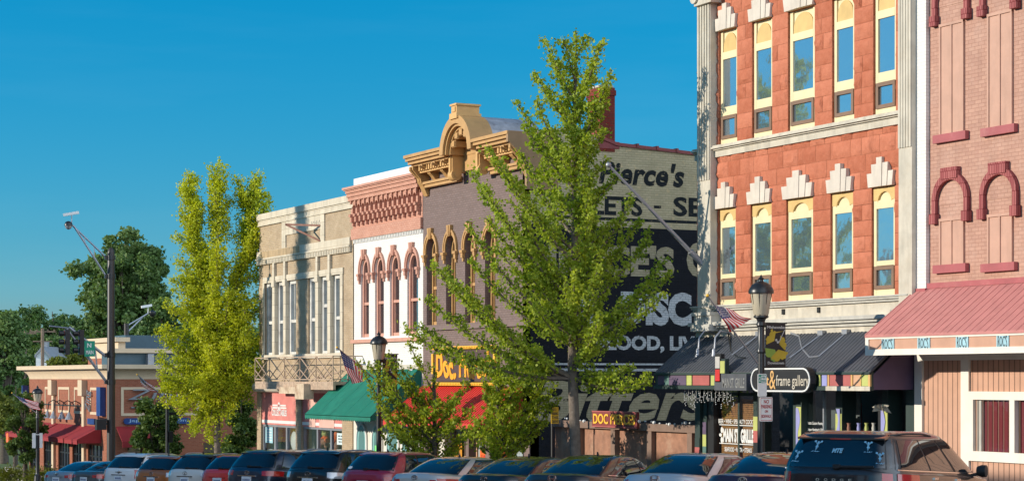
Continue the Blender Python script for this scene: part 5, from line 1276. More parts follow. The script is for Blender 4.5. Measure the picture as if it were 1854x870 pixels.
text('HR', M['sign_green'], o, (x0 + .10, Y - .0035, z1 - .105), (1, 0, 0), (0, 0, 1), .09, .05, depth=.002, bold=.02)
text('PARKING', M['sign_green'], o, (x0 + .092, Y - .0035, z1 - .175), (1, 0, 0), (0, 0, 1), .11, .045, depth=.002, bold=.02)
o, x0, Y, z0, z1 = plate('traffic_sign', 'white sign with red lettering below the green sign on the lamp post', p, .065, 718, 762, .335, M['sign_white'], '')
b = B(); k = .012
for q in ((x0 + .015, x0 + .32, z1 - .027, z1 - .017), (x0 + .015, x0 + .32, z0 + .017, z0 + .027), (x0 + .015, x0 + .025, z0 + .027, z1 - .027), (x0 + .31, x0 + .32, z0 + .027, z1 - .027)): b.box(q[0], q[1], Y - .002, Y, q[2], q[3])
b.build('border', M['sign_red'], o)
for s, u0, wd, hh, v in (('NO', .10, .135, .085, .80), ('PARKING', .035, .265, .085, .60), ('ON', .125, .085, .055, .43), ('SIDEWALK', .035, .265, .065, .22), ('MIPD 07-1968', .09, .15, .025, .09)):
    text(s, M['sign_red'], o, (x0 + u0, Y - .002, z0 + (z1 - z0) * v - .035), (1, 0, 0), (0, 0, 1), wd, hh, depth=.002, bold=.025) if not s.startswith('MIPD') else None
o, p, gz_ = lamp(686, 599, LD, 'black globe street lamp in front of the green awning')
s_ = 3600 / depth(686, LD)
rt = Vector((p.x, p.y, EYE + (685 - 690) / s_))
flag('striped flag with white stars hanging before the green awning', (684, 690), (611, 629), (614.5, 632), (655, 661), (637, 694), (658, 690), depth(686, LD) - .4, .09, 2)
banner(p, 706, EYE + (685 - 641) / s_, EYE + (685 - 715) / s_, .52, 'black ginkgo banner on the lamp post before the green awning')
o, p, gz_ = lamp(68, 697, LD, 'black globe street lamp beside the small tree by the restaurant')
s_ = 3600 / depth(68, LD); rt = Vector((p.x, p.y, EYE + (685 - 741) / s_))
flag('striped flag with white stars streaming beside the restaurant awnings', (67, 748), (22, 711), (24, 713), (44, 731), (70, 727), (72, 742), depth(68, LD) - .4, .10, 3)
b = B(); z1, z0 = EYE + (685 - 783) / s_, EYE + (685 - 810) / s_; b.box(p.x - .28, p.x - .10, p.y - .02, p.y, z0, z1); b.box(p.x + .10, p.x + .26, p.y - .02, p.y, z0, z1)
b.box(p.x - .1, p.x + .1, p.y - .1, p.y - .05, z1 - .1, z1 - .06); tag(b.build('parking_sign', M['sign_white'], None, loc=p), 'pair of white plates on the lamp post by the restaurant', 'sign')
o, p, gz_ = lamp(303, 668, 26.2, 'black globe street lamp half hidden by the yellow ginkgo')
s_ = 3600 / depth(303, 26.2); rt = Vector((p.x, p.y, EYE + (685 - 716) / s_))
flag('striped flag with white stars before the silver script sign', (301, 722), (249, 678), (251, 680), (258, 699), (278, 697), (283, 708), depth(303, 26.2) - .4, .12, 4)
b = B(); z = EYE + (685 - 748) / s_; b.box(p.x, p.x + .75, p.y - .03, p.y + .03, z - .06, z + .06); b.box(p.x + .06, p.x + .22, p.y - .12, p.y - .02, EYE + (685 - 800) / s_, EYE + (685 - 780) / s_)
tag(b.build('signal_bracket', M['black_metal'], None, loc=p), 'dark bracket arm on the lamp post beside the yellow ginkgo', 'bracket')

# ================================================================== traffic signal pole
PD = 22.0
p = onD(201, 685, PD); s_ = 3600 / depth(201, PD); zp = lambda y: EYE + (685 - y) / s_
tp = thing('signal_pole', 'thick dark brown traffic signal pole with two truss arms', 'signal pole', (p.x, p.y, g(p.y)))
b = B(); c = (p.x, p.y, 0); b.lathe([(.26, g(p.y)), (.26, g(p.y) + .3), (.175, g(p.y) + .35), (.145, zp(458)), (.12, zp(452)), (.05, zp(448))], c, 18); b.build('pole', M['pole_brown'], tp, smooth=35)
def px2(dx_px): return -dx_px / (s_ * CT)                  # metres towards the street for a shift to the left
b = B()
for y in (466, 500, 642, 691): b.lathe([(.16, zp(y + 4)), (.185, zp(y + 4)), (.185, zp(y - 4)), (.16, zp(y - 4))], c, 16); b.box(p.x - .26, p.x - .1, p.y - .08, p.y + .08, zp(y + 3.5), zp(y - 3.5))
b.build('clamp', M['black_metal'], tp)
b = B(); e = Vector((p.x + px2(-64) * -1, p.y, zp(409))); e.x = p.x - 64 / (s_ * CT)
b.tube([(p.x - .2, p.y, zp(466)), e], .035, 8); b.tube([(p.x - .2, p.y, zp(500)), e + Vector((.08, 0, -.04))], .04, 8)
for u in (.35, .62): b.tube([Vector((p.x - .2, p.y, zp(466))).lerp(e, u), Vector((p.x - .2, p.y, zp(500))).lerp(e, u)], .018, 6)
b.build('lamp_arm', M['steel'], tp, smooth=60)
cm = thing('traffic_camera', 'white traffic camera on the tip of the upper pole arm', 'camera', e)
b = B(); b.tube([e, e + Vector((0, 0, .38))], .022, 6); b.build('stem', M['alu'], cm)
b = B(); d = Vector((-.9, .25, -.18)).normalized(); b.bar(e + Vector((.28, -.05, .50)), e + Vector((-.32, .1, .38)), .11, .11); b.build('housing', M['sign_white'], cm)
lm = thing('street_light', 'dark round street light head below the white traffic camera', 'street light', e)
b = B(); q = e + Vector((-.13, 0, .0)); b.lathe([(.03, .14), (.12, .10), (.17, .0), (.165, -.05), (.02, -.05)], q, 14); b.build('hood', M['black_metal'], lm, smooth=50)
b = B(); b.lathe([(.14, -.05), (.12, -.14), (.05, -.19), (.01, -.2)], q, 14); b.build('lens', M['alu'], lm, smooth=50)
b = B(); e2 = Vector((p.x - 68 / (s_ * CT), p.y, zp(600)))
b.tube([(p.x - .2, p.y, zp(645)), e2 + Vector((0, 0, .15))], .06, 8); b.tube([(p.x - .2, p.y, zp(690)), e2 + Vector((.3, 0, -.42))], .06, 8); b.tube([e2 + Vector((.3, 0, -.42)), e2 + Vector((-.1, 0, .1))], .05, 8); b.tube([e2 + Vector((.2, 0, .1)), e2 + Vector((-.8, 0, .2))], .04, 6)
for u in (.3, .6): b.tube([Vector((p.x - .2, p.y, zp(645))).lerp(e2, u), Vector((p.x - .2, p.y, zp(690))).lerp(e2 + Vector((.3, 0, -.42)), u)], .03, 6)
b.build('mast_arm', M['steel'], tp, smooth=60)
for k, px in enumerate((124, 147)):
    x = p.x - (201 - px) / (s_ * CT); o = thing('traffic_signal', 'black three lens traffic signal hanging from the pole arm', 'traffic light', (x, p.y, zp(645)), group='traffic signals on the pole arm')
    b = B(); b.box(x + .04, x + .22, p.y - .15, p.y + .15, zp(642), zp(597)); b.build('housing', M['black'], o)
    for i in range(3):
        z = zp(604 + 15 * i); b = B(); b.lathe([(.10, 0), (.11, -.2), (.10, -.2), (.09, 0)], (x + .02, p.y, z), 12, 'x'); b.build('visor', M['black'], o, smooth=50)
        b = B(); b.lathe([(.11, .0), (.06, -.02), (.01, -.03)], (x + .015, p.y, z), 12, 'x'); b.build('lens', M[('sign_red', 'sign_yellow', 'sign_green')[i]], o)
x0, x1 = p.x - 45 / (s_ * CT), p.x - 28 / (s_ * CT)
sg = thing('street_name_sign', 'green street name sign on the signal pole arm', 'sign', (x0, p.y - .2, zp(644)))
b = B(); b.box(x0, x1, p.y - .16, p.y - .14, zp(645), zp(617)); b.build('plate', M['sign_green'], sg)
text('N', M['sign_white'], sg, (x0 + .11, p.y - .161, zp(629)), (1, 0, 0), (0, 0, 1), .17, .18, depth=.003, bold=.02); text('MAIN', M['sign_white'], sg, (x0 + .06, p.y - .161, zp(641)), (1, 0, 0), (0, 0, 1), x1 - x0 - .12, .16, depth=.003, bold=.02)
b = B(); x = p.x - .42; b.box(x - .2, x + .2, p.y - .15, p.y + .15, zp(777), zp(758)); b.box(x + .1, p.x, p.y - .04, p.y + .04, zp(768), zp(764)); tag(b.build('pedestrian_signal', M['black'], None, loc=(x, p.y, zp(777))), 'black pedestrian signal box on the left of the signal pole', 'pedestrian signal')
# second signal pole behind the restaurant
q = at(229, 600, 130); o = thing('signal_pole', 'far signal pole rising behind the restaurant roof', 'signal pole', (q.x, q.y, g(q.y)))
s2 = 3600 / 130; b = B(); b.tube([(q.x, q.y, g(q.y)), (q.x, q.y, EYE + (685 - 585) / s2)], .16, 10); b.build('pole', M['pole_brown'], o, smooth=60)
b = B(); e = at(268, 567, 131); b.tube([(q.x, q.y, EYE + (685 - 590) / s2), e], .05, 6); b.tube([(q.x + .1, q.y, EYE + (685 - 600) / s2), e - Vector((.3, 0, .2))], .05, 6); b.build('lamp_arm', M['steel'], o)
b = B(); b.bar(e + Vector((-.45, 0, .42)), e + Vector((.25, 0, .55)), .16); b.tube([e, e + Vector((0, 0, .45))], .03, 6); tag(b.build('traffic_camera', M['sign_white'], None, loc=e), 'white camera on the far pole arm above the restaurant roof', 'camera')
b = B(); b.lathe([(.05, .18), (.22, .08), (.24, -.08), (.12, -.25), (.01, -.3)], e + Vector((.3, 0, .05)), 12); tag(b.build('street_light', M['black_metal'], None, loc=e, smooth=50), 'dark street light head on the far pole arm', 'street light')
# yellow sign beside the lot
q = onD(1002, 685, 27.2); s_ = 3600 / depth(1002, 27.2); o = thing('notice_sign', 'yellow notice sign on a thin dark pole at the edge of the lot', 'sign', (q.x, q.y, g(q.y) + .14))
b = B(); b.tube([(q.x - .03, q.y + .03, g(q.y)), (q.x - .03, q.y + .03, EYE + (685 - 737) / s_)], .03, 8); b.build('pole', M['black_metal'], o)
w_ = .24; z1, z0 = EYE + (685 - 736) / s_, EYE + (685 - 766) / s_; b = B(); b.box(q.x - w_ / 2 + .04, q.x + w_ / 2 + .04, q.y - .02, q.y, z0, z1); b.build('plate', M['sign_yellow'], o)
for i, s in enumerate(('NO', 'PARKING', 'THIS', 'DRIVE')): text(s, M['ink'], o, (q.x - w_ / 2 + .06, q.y - .021, z1 - .115 - i * .115), (1, 0, 0), (0, 0, 1), .2 if i else .14, .08, depth=.002, bold=.02)
q = at(17.5, 812, 118); o = thing('traffic_drum', 'orange marker drum standing on the grass beyond the small street tree', 'marker', q)
b = B(); b.lathe([(.20, 0), (.20, .9), (.16, .95), (.02, .97)], q, 12); b.build('body', M['orange'], o, smooth=40)
# utility poles and house far off
for px, yt, Yc, lab in ((77, 594, 185, 'wooden utility pole in front of the white gabled house'), (46, 598, 215, 'thinner utility pole left of the white gabled house')):
    q = at(px, 685, Yc); zt = EYE + (685 - yt) * Yc / 3600; o = thing('utility_pole', lab, 'utility pole', (q.x, q.y, g(q.y)))
    b = B(); b.tube([(q.x, q.y, g(q.y)), (q.x, q.y, zt)], [.2, .15], 8); b.build('pole', M['wood_pole'], o)
    b = B(); rv = Vector((CT, -ST, 0)); c = Vector((q.x, q.y, zt - .3)); b.bar(c - rv * 1.2, c + rv * 1.2, .12)
    for u in (-1.1, -.5, .5, 1.1): b.ball(c + rv * u + Vector((0, 0, .14)), .08, 6)
    if Yc < 200: b.bar(c - rv * .9 - Vector((0, 0, .9)), c + rv * .9 - Vector((0, 0, .9)), .1)
    b.build('crossarm', M['wood_pole'], o)
q = at(80, 662, 230); o = thing('house', 'small white gabled house far behind the restaurant roof', 'house', (q.x, q.y, g(q.y)))
rv = Vector((CT, -ST, 0)); fv = Vector((ST, CT, 0)); k = 230 / 3600
zb, ze, za = g(q.y), EYE + (685 - 650) * k, EYE + (685 - 630) * k; cx = at(80, 685, 230); cx.z = 0
W = 15 * k; b = B(); V = lambda a, z, d: cx + rv * a + fv * d + Vector((0, 0, z))
b.prism([V(-W, zb, 0), V(W, zb, 0), V(W, ze, 0), V(-.2 * W, za, 0), V(-W * 1.0, ze + .4, 0)], fv * 8); b.build('wall', M['white_wall'], o)
b = B(); b.prism([V(-W * 1.1, ze + .2, -.3), V(-.2 * W, za - .05, -.3), V(-.2 * W, za + .25, -.3), V(-W * 1.1, ze + .5, -.3)], fv * 8.6); b.prism([V(W * 1.1, ze - .2, -.3), V(-.2 * W, za - .05, -.3), V(-.2 * W, za + .25, -.3), V(W * 1.1, ze + .1, -.3)], fv * 8.6); b.prism([V(-W * .9, za - .6, 2), V(-W * .9 + .8, za - .6, 2), V(-W * .9 + .8, za + .9, 2), V(-W * .9, za + .9, 2)], fv * .8); b.build('roof', M['shingle'], o)
b = B(); w_ = at(86, 656, 229.9); b.prism([V(.25 * W, zb + (ze - zb) * .62, -.02), V(.55 * W, zb + (ze - zb) * .62, -.02), V(.55 * W, zb + (ze - zb) * .9, -.02), V(.25 * W, zb + (ze - zb) * .9, -.02)], fv * .04); b.build('window', M['glass_dark'], o)
# ================================================================== parked cars
def paint(name, col, metal=.35, rough=.32):
    m = mat(name, col, rough, metal, var=.03, scale=1.2, coat=1.0); return m
M['tail_red'] = mat('tail_lamp_red', (.40, .01, .012), .15, var=.1, coat=1); M['tail_clear'] = mat('tail_lamp_clear', (.55, .56, .58), .15, metal=.3, var=.1, coat=1)
M['tyre'] = mat('tyre', (.015, .015, .016), .85); M['rim'] = mat('alloy', (.5, .5, .52), .3, metal=.9); M['chrome'] = mat('chrome', (.75, .75, .77), .12, metal=1.0, var=.02)
M['car_glass'] = glass('car_glass', (.006, .009, .012), .10, .02, wave=.0)
M['plastic'] = mat('black_plastic', (.014, .014, .015), .5); M['plate_white'] = mat('licence_plate', (.68, .72, .76), .4)
class Surf:
    def __init__(s, rings): s.r = rings
    def ring(s, v):
        v = max(0, min(len(s.r) - 1, v)); i = min(int(v), len(s.r) - 2); f = v - i
        return [a + (b_ - a) * f for a, b_ in zip(s.r[i], s.r[i + 1])]
    def pt(s, q, x, y):
        zr_, zf_, yr, yf, w, n = q; return Vector((x, y, zr_ + (zf_ - zr_) * (y - yr) / (yf - yr)))
    def rear(s, gx, v):
        q = s.ring(v); _, _, yr, yf, w, n = q; yc, ry = (yr + yf) / 2, (yf - yr) / 2
        return s.pt(q, gx * w, yc - ry * max(0, 1 - abs(gx) ** n) ** (1 / n))
    def front(s, gx, v):
        q = s.ring(v); _, _, yr, yf, w, n = q; yc, ry = (yr + yf) / 2, (yf - yr) / 2
        return s.pt(q, gx * w, yc + ry * max(0, 1 - abs(gx) ** n) ** (1 / n))
    def side(s, f, v, sg):
        q = s.ring(v); _, _, yr, yf, w, n = q; u = 2 * f - 1
        return s.pt(q, sg * w * max(0, 1 - abs(u) ** n) ** (1 / n), yr + (yf - yr) * f)
    def vz(s, z, kind='rear'):                              # ring index at height z (rear end)
        for i in range(len(s.r) - 1):
            if s.r[i][0] <= z <= s.r[i + 1][0]: return i + (z - s.r[i][0]) / max(1e-6, s.r[i + 1][0] - s.r[i][0])
        return len(s.r) - 1
    def solid(s, b, n=56, step=3):
        rings = []; nr = (len(s.r) - 1) * step
        for k in range(nr + 1):
            q = s.ring(k / step); _, _, yr, yf, w, e = q; yc, ry = (yr + yf) / 2, (yf - yr) / 2; row = []
            for i in range(n):
                a = 2 * math.pi * i / n; ca, sa = math.cos(a), math.sin(a)
                row.append(s.pt(q, w * math.copysign(abs(ca) ** (2 / e), ca), yc + ry * math.copysign(abs(sa) ** (2 / e), sa)))
            rings.append(row)
        base = len(b.v)
        for row in rings: b.v += [tuple(p) for p in row]
        for k in range(nr):
            for i in range(n): b.f.append((base + k * n + i, base + k * n + (i + 1) % n, base + (k + 1) * n + (i + 1) % n, base + (k + 1) * n + i)); b.m.append(b.mi)
        b.f.append(tuple(base + nr * n + i for i in range(n))); b.m.append(b.mi); b.f.append(tuple(base + i for i in range(n - 1, -1, -1))); b.m.append(b.mi)
def patch(b, fn, us, vs, off, skirt=.02):
    us, vs = list(us), list(vs); e = 1e-3
    def nrm(u, v):
        a = fn(u + e, v) - fn(u - e, v); c = fn(u, v + e) - fn(u, v - e); n = a.cross(c)
        return n.normalized() if n.length > 1e-12 else Vector((0, 0, 1))
    cen = Vector((0, 2.3, .9)); P, Q = [], []
    for v in vs:
        for u in us:
            p = fn(u, v); n = nrm(u, v)
            if n.dot(p - cen) < 0: n = -n
            P.append(p + n * off); Q.append(p + n * (off - skirt))
    nu, nv = len(us), len(vs); faces = [(j * nu + i, j * nu + i + 1, (j + 1) * nu + i + 1, (j + 1) * nu + i) for j in range(nv - 1) for i in range(nu - 1)]
    edge = [i for i in range(nu)] + [j * nu + nu - 1 for j in range(1, nv)] + [(nv - 1) * nu + i for i in range(nu - 2, -1, -1)] + [j * nu for j in range(nv - 2, 0, -1)]
    m = len(P); faces += [(edge[i], edge[(i + 1) % len(edge)], edge[(i + 1) % len(edge)] + m, edge[i] + m) for i in range(len(edge))]
    b.add(P + Q, faces)
def lin(a, c, n): return [a + (c - a) * i / n for i in range(n + 1)]
RAKE = {}
def car(kind, label, px, D, pnt, head=57, lights='wide', emblem='oval', plate=True, rails=False, antenna=True, wiper=None, rimcol='rim', scale=1.0, roofcol=None, spoiler=True, stickers=False, hgt=None, glass_m=None, chrome_bar=False, spoilcol=None, name='parked_car', cat='car'):
    p = onD(px, 685, D); gz_ = g(p.y)
    root = thing(name, label, cat, (p.x, p.y, gz_ + .005), -R(head), group='cars parked nose-in along the kerb')
    h = Vector((math.sin(R(head)), math.cos(R(head)), 0)); root.rotation_euler = Matrix.Rotation(-R(head), 3, 'Z').to_euler()
    pitch = math.atan(-.04 * math.cos(R(head))); root.rotation_euler = (Matrix.Rotation(-R(head), 3, 'Z') @ Matrix.Rotation(pitch, 3, 'X')).to_euler()
    # rings: z rear, z front, y rear, y front, half width, exponent
    if kind == 'sedan':
        L = 4.80; body = [(.20, .22, .16, 4.66, .80, 5), (.34, .32, .04, 4.78, .885, 5), (.62, .52, .0, 4.80, .915, 5), (.84, .68, .02, 4.76, .915, 5), (1.00, .78, .03, 4.70, .895, 4.6), (1.09, .84, .06, 4.60, .84, 4.2), (1.12, .865, .18, 4.45, .74, 3.6), (1.125, .88, .6, 4.0, .5, 3)]
        cab = [(1.05, .90, .50, 3.78, .815, 4.5), (1.15, 1.02, .70, 3.50, .785, 4.2), (1.27, 1.18, 1.00, 3.18, .735, 4), (1.37, 1.34, 1.30, 2.85, .665, 3.6), (1.425, 1.42, 1.52, 2.58, .59, 3.2), (1.455, 1.455, 1.85, 2.35, .38, 2.6)]
    elif kind == 'hatch':
        L = 4.2; body = [(.22, .22, .10, 4.06, .80, 5), (.36, .34, .02, 4.16, .865, 5), (.66, .56, .0, 4.20, .885, 5), (.92, .74, .02, 4.15, .88, 5), (1.08, .85, .05, 4.05, .85, 4.6), (1.13, .90, .14, 3.9, .80, 4.2), (1.15, .93, .35, 3.6, .6, 3.4)]
        cab = [(1.07, .92, .11, 3.45, .82, 5), (1.18, 1.06, .20, 3.2, .79, 4.8), (1.31, 1.24, .36, 2.9, .74, 4.4), (1.43, 1.42, .52, 2.55, .675, 4), (1.50, 1.49, .68, 2.3, .60, 3.4), (1.53, 1.53, 1.0, 2.1, .40, 2.8)]
    elif kind == 'suv':
        L = 4.80; body = [(.26, .28, .10, 4.64, .84, 5), (.42, .40, .02, 4.76, .93, 5), (.72, .64, .0, 4.80, .955, 5.2), (1.04, .86, .02, 4.74, .955, 5.2), (1.18, .98, .05, 4.62, .93, 5), (1.23, 1.04, .11, 4.45, .88, 4.4), (1.25, 1.06, .35, 4.1, .65, 3.4)]
        cab = [(1.17, 1.02, .09, 3.75, .895, 5.5), (1.29, 1.16, .18, 3.50, .87, 5.2), (1.43, 1.34, .30, 3.18, .81, 5), (1.55, 1.52, .44, 2.85, .745, 4.6), (1.65, 1.63, .56, 2.6, .68, 4), (1.70, 1.69, .80, 2.4, .52, 3)]
    else:                                                   # van
        L = 5.10; body = [(.24, .26, .08, 4.95, .88, 6), (.42, .40, .01, 5.06, .975, 6), (.72, .62, .0, 5.10, .998, 6), (1.00, .84, .015, 5.04, .998, 6), (1.16, .96, .03, 4.92, .985, 6), (1.21, 1.0, .07, 4.7, .95, 5), (1.23, 1.02, .3, 4.4, .7, 3.4)]
        cab = [(1.14, 1.0, .05, 4.35, .965, 6.5), (1.27, 1.14, .10, 4.05, .945, 6.5), (1.41, 1.32, .17, 3.68, .90, 6), (1.56, 1.52, .26, 3.28, .845, 5.4), (1.68, 1.66, .34, 2.95, .79, 4.6), (1.745, 1.735, .56, 2.7, .64, 3.4)]
    if hgt:
        k = hgt / cab[-1][0]; body = [(a * k, c * k, *r_) for a, c, *r_ in body]; cab = [(a * k, c * k, *r_) for a, c, *r_ in cab]
    S1, S2 = Surf(body), Surf(cab); L1 = dict(local=True)
    b = B(); S1.solid(b); bo = b.build('body', pnt, root, smooth=50, local=True)
    b = B(); S2.solid(b); cb = b.build('cabin', roofcol or pnt, root, smooth=50, local=True)
    GM = glass_m or M['car_glass']; nr = len(cab) - 1
    va, vb_ = (.55, nr - 1.35) if kind == 'sedan' else (.62, nr - 1.45)
    gw = .80 if kind != 'van' else .86
    b = B(); patch(b, lambda u, v: S2.rear(u * (1 if v > 1 else 1), v), lin(-gw, gw, 16), lin(va, vb_, 10), .006); rw = b.build('rear_window', GM, root, smooth=60, local=True)
    b = B(); patch(b, lambda u, v: S2.rear(u, v), lin(-gw - .035, gw + .035, 16), lin(va - .12, vb_ + .1, 10), .003, .01); b.build('window_rubber', M['plastic'], rw, smooth=60, local=True)
    b = B(); patch(b, lambda u, v: S2.front(u, v), lin(-.84, .84, 12), lin(.5, nr - 1.3, 8), .006); b.build('windscreen', GM, root, smooth=60, local=True)
    tops = nr - 1.5
    cuts = {'sedan': ((.14, .20, .30, .34), (.31, .345, .585, .575), (.605, .595, .90, .76)), 'hatch': ((.16, .18, .34, .345), (.365, .37, .60, .60), (.62, .62, .9, .80)),
            'suv': ((.10, .14, .30, .30), (.32, .32, .575, .575), (.60, .60, .9, .80)), 'van': ((.075, .095, .345, .345), (.365, .365, .63, .63), (.66, .66, .93, .86))}[kind]
    for sg_ in (-1, 1):
        for f0, f0t, f1, f1t in cuts:
            def fn(u, v, f0=f0, f0t=f0t, f1=f1, f1t=f1t, sg_=sg_):
                k = (v - .6) / (tops - .6); a = f0 + (f0t - f0) * k; c = f1 + (f1t - f1) * k; return S2.side(a + (c - a) * u, v, sg_)
            b = B(); patch(b, fn, lin(0, 1, 8), lin(.6, tops, 8), .008); so = b.build('side_window', GM, root, smooth=60, local=True)
            b = B(); patch(b, fn, lin(-.05, 1.05, 8), lin(.53, tops + .10, 8), .003, .01); b.build('window_rubber', M['plastic'], so, smooth=60, local=True)
        def rim_(u, v, sg_=sg_):
            f0, f0t, f1, f1t = cuts[0][0], cuts[0][1], cuts[-1][2], cuts[-1][3]; return S2.side(f0 - .02 + (f1 - f0 + .04) * u, v, sg_)
        b = B(); patch(b, rim_, lin(0, 1, 16), lin(.40, .54, 2), .012); b.build('beltline_trim', M['chrome'] if kind in ('van', 'sedan') else M['plastic'], root, smooth=60, local=True)
        # mirrors, door handles
        mp = S2.side(cuts[-1][2] - .06, .3, sg_); b = B(); b.lathe([(.01, -.09), (.075, -.075), (.10, .0), (.095, .07), (.01, .085)], mp + Vector((sg_ * .16, 0, .07)), 12, 'x'); b.bar(mp, mp + Vector((sg_ * .12, 0, .03)), .05); b.build('mirror', pnt if kind != 'van' else M['plastic'], root, smooth=50, local=True)
        for f in (.34, .56): q = S1.side(f, len(body) - 3.3, sg_); b = B(); b.box(q.x - .02, q.x + .02, q.y - .09, q.y + .09, q.z - .018, q.z + .018); b.build('door_handle', M['chrome'], root, local=True)
    # rear lamps
    zt_ = body[-2][0]
    def lamp_patch(u0, u1, z0, z1, m, nm='tail_lamp', o=.010):
        for sg_ in (-1, 1):
            b = B(); patch(b, lambda u, v: S1.rear(sg_ * u, v), lin(u0, u1, 6), lin(S1.vz(z0), S1.vz(z1), 4), o); q = b.build(nm, M[m], root, smooth=60, local=True)
            if u1 > .9:
                f1 = .07 if lights != 'van' else .035
                b = B(); patch(b, lambda u, v: S1.side(u, v, sg_), lin(.012, f1, 5), lin(S1.vz(z0), S1.vz(z1), 4), o); b.build('lamp_wrap', M[m], q, smooth=60, local=True)
    kz = hgt / {'sedan': 1.455, 'hatch': 1.53, 'suv': 1.70, 'van': 1.745}[kind] if hgt else 1
    if lights == 'wide': lamp_patch(.62, .985, .86 * kz, 1.01 * kz, 'tail_red'); lamp_patch(.44, .60, .88 * kz, .98 * kz, 'tail_red')
    elif lights == 'dark': lamp_patch(.66, .985, .84 * kz, .99 * kz, 'tail_red')
    elif lights == 'clear': lamp_patch(.60, .985, 1.0 * kz, 1.15 * kz, 'tail_clear')
    elif lights == 'suv': lamp_patch(.70, .988, .90 * kz, 1.18 * kz, 'tail_red')
    elif lights == 'long': lamp_patch(.52, .985, 1.02 * kz, 1.15 * kz, 'tail_red')
    elif lights == 'van': lamp_patch(.885, .99, .78 * kz, 1.15 * kz, 'tail_red')
    ez = {'sedan': 1.02, 'hatch': 1.0, 'suv': 1.10, 'van': 1.06}[kind] * kz
    q = S1.rear(0, S1.vz(ez)); yb = q.y
    b = B()
    if emblem == 'oval':
        r0 = [(.075 * math.cos(2 * math.pi * i / 20), .05 * math.sin(2 * math.pi * i / 20)) for i in range(20)]
        for sx, sz, oz in ((1, 1, 0), (.45, .92, 0), (.75, .42, .02)):
            pth = [Vector((x * sx, yb - .012, ez + z * sz + oz)) for x, z in r0]; b.tube(pth + pth[:1], .007, 5)
    elif emblem == 'h':
        for sx in (-1, 1): b.bar((sx * .045, yb - .012, ez - .045), (sx * .06, yb - .012, ez + .05), .02)
        b.bar((-.05, yb - .012, ez), (.05, yb - .012, ez), .016)
        pth = [Vector((.085 * math.copysign(abs(math.cos(a)) ** .5, math.cos(a)), yb - .012, ez + .065 * math.copysign(abs(math.sin(a)) ** .5, math.sin(a)))) for a in [2 * math.pi * i / 20 for i in range(21)]]; b.tube(pth, .007, 5)
    elif emblem == 'l':
        pth = [Vector((.08 * math.cos(a), yb - .012, ez + .055 * math.sin(a))) for a in [2 * math.pi * i / 20 for i in range(21)]]; b.tube(pth, .007, 5); b.bar((.02, yb - .012, ez + .05), (-.03, yb - .012, ez - .03), .014); b.bar((-.03, yb - .012, ez - .03), (.05, yb - .012, ez - .025), .014)
    elif emblem == 'ring': b.lathe([(.05, .0), (.06, -.012), (.05, -.016), (.01, -.014)], (0, yb, ez), 14, 'y'); b.box(-.14, .14, yb - .012, yb - .004, ez - .012, ez + .012)
    if b.v: b.build('emblem', M['chrome'], root, smooth=50, local=True)
    if emblem == 'word':
        b = B(); b.box(-.33, .33, yb - .03, yb + .03, ez - .075, ez + .035); hp = b.build('hatch_grip', M['plastic'], root, local=True)
        for i, c_ in enumerate('DODGE'): text(c_, M['chrome'], hp, Vector((-.27 + .125 * i, yb - .032, ez - .035)) + wloc(hp), (1, 0, 0), (0, 0, 1), .055, .038, depth=.004, bold=.03)
    if plate:
        pz = ez - (.19 if kind != 'sedan' else .20); q = S1.rear(0, S1.vz(pz)); b = B(); b.box(-.155, .155, q.y - .022, q.y + .01, pz - .08, pz + .08); po = b.build('licence_plate', M['plate_white'], root, local=True)
        b = B()
        for i in range(6): x_ = -.115 + .041 * i; b.box(x_, x_ + .024, q.y - .024, q.y - .0225, pz - .04, pz + .02)
        b.build('plate_number', M['navy'], po, local=True)
        b = B(); b.box(-.30, .30, q.y - .015, q.y + .02, pz + .085, pz + .115); b.build('plate_trim', M['chrome'] if chrome_bar or kind == 'suv' else pnt, root, local=True)
    b = B(); patch(b, lambda u, v: S1.rear(u, v), lin(-.9, .9, 16), lin(.35, 1.0, 3), .012); b.build('bumper', M['plastic'] if kind in ('suv', 'van') else pnt, root, smooth=60, local=True)
    if kind != 'sedan' and spoiler:
        rt = S2.rear(0, nr - 1.1); b = B(); w_ = cab[-2][4] * .86
        b.prism([(-w_, rt.y - .05, rt.z - .05), (-w_, rt.y - .05, rt.z - .025), (-w_, rt.y + .25, rt.z + .035), (-w_, rt.y + .25, rt.z - .03)], (2 * w_, 0, 0)); b.build('spoiler', spoilcol or pnt, root, local=True)
        b = B(); b.box(-.16, .16, rt.y - .056, rt.y - .05, rt.z - .052, rt.z - .034); b.build('brake_lamp', M['tail_red'], root, local=True)
    if wiper is None: wiper = kind != 'sedan'
    if wiper:
        a = S2.rear(.02 if kind == 'van' else -.02, va + .12); c = S2.rear(.62 if kind == 'van' else .45, va + .16); b = B(); b.bar(a + Vector((0, -.03, 0)), c + Vector((0, -.03, 0)), .028); b.box(a.x - .05, a.x + .05, a.y - .05, a.y, a.z - .03, a.z + .03); b.build('wiper', M['plastic'], root, local=True)
    if rails:
        for sg_ in (-1, 1):
            f0, f1 = (.06, .66); pts = [S2.side(f0 + (f1 - f0) * i / 10, nr - .95, sg_) + Vector((0, 0, (.03 if kind == 'van' else .05) * min(1, 4 * min(i, 10 - i) / 10))) for i in range(11)]
            b = B(); b.tube(pts, .015 if kind == 'van' else .02, 8); b.build('roof_rail', M['plastic'] if kind == 'van' else M['alu'], root, smooth=60, local=True)
    if antenna:
        t = S2.rear(0, nr); b = B(); b.prism([(-.015, t.y + .05, t.z - .03), (-.015, t.y - .08 + .20, t.z - .01), (-.015, t.y + .06, t.z + .065)], (.03, 0, 0)); b.build('antenna', M['plastic'], root, local=True)
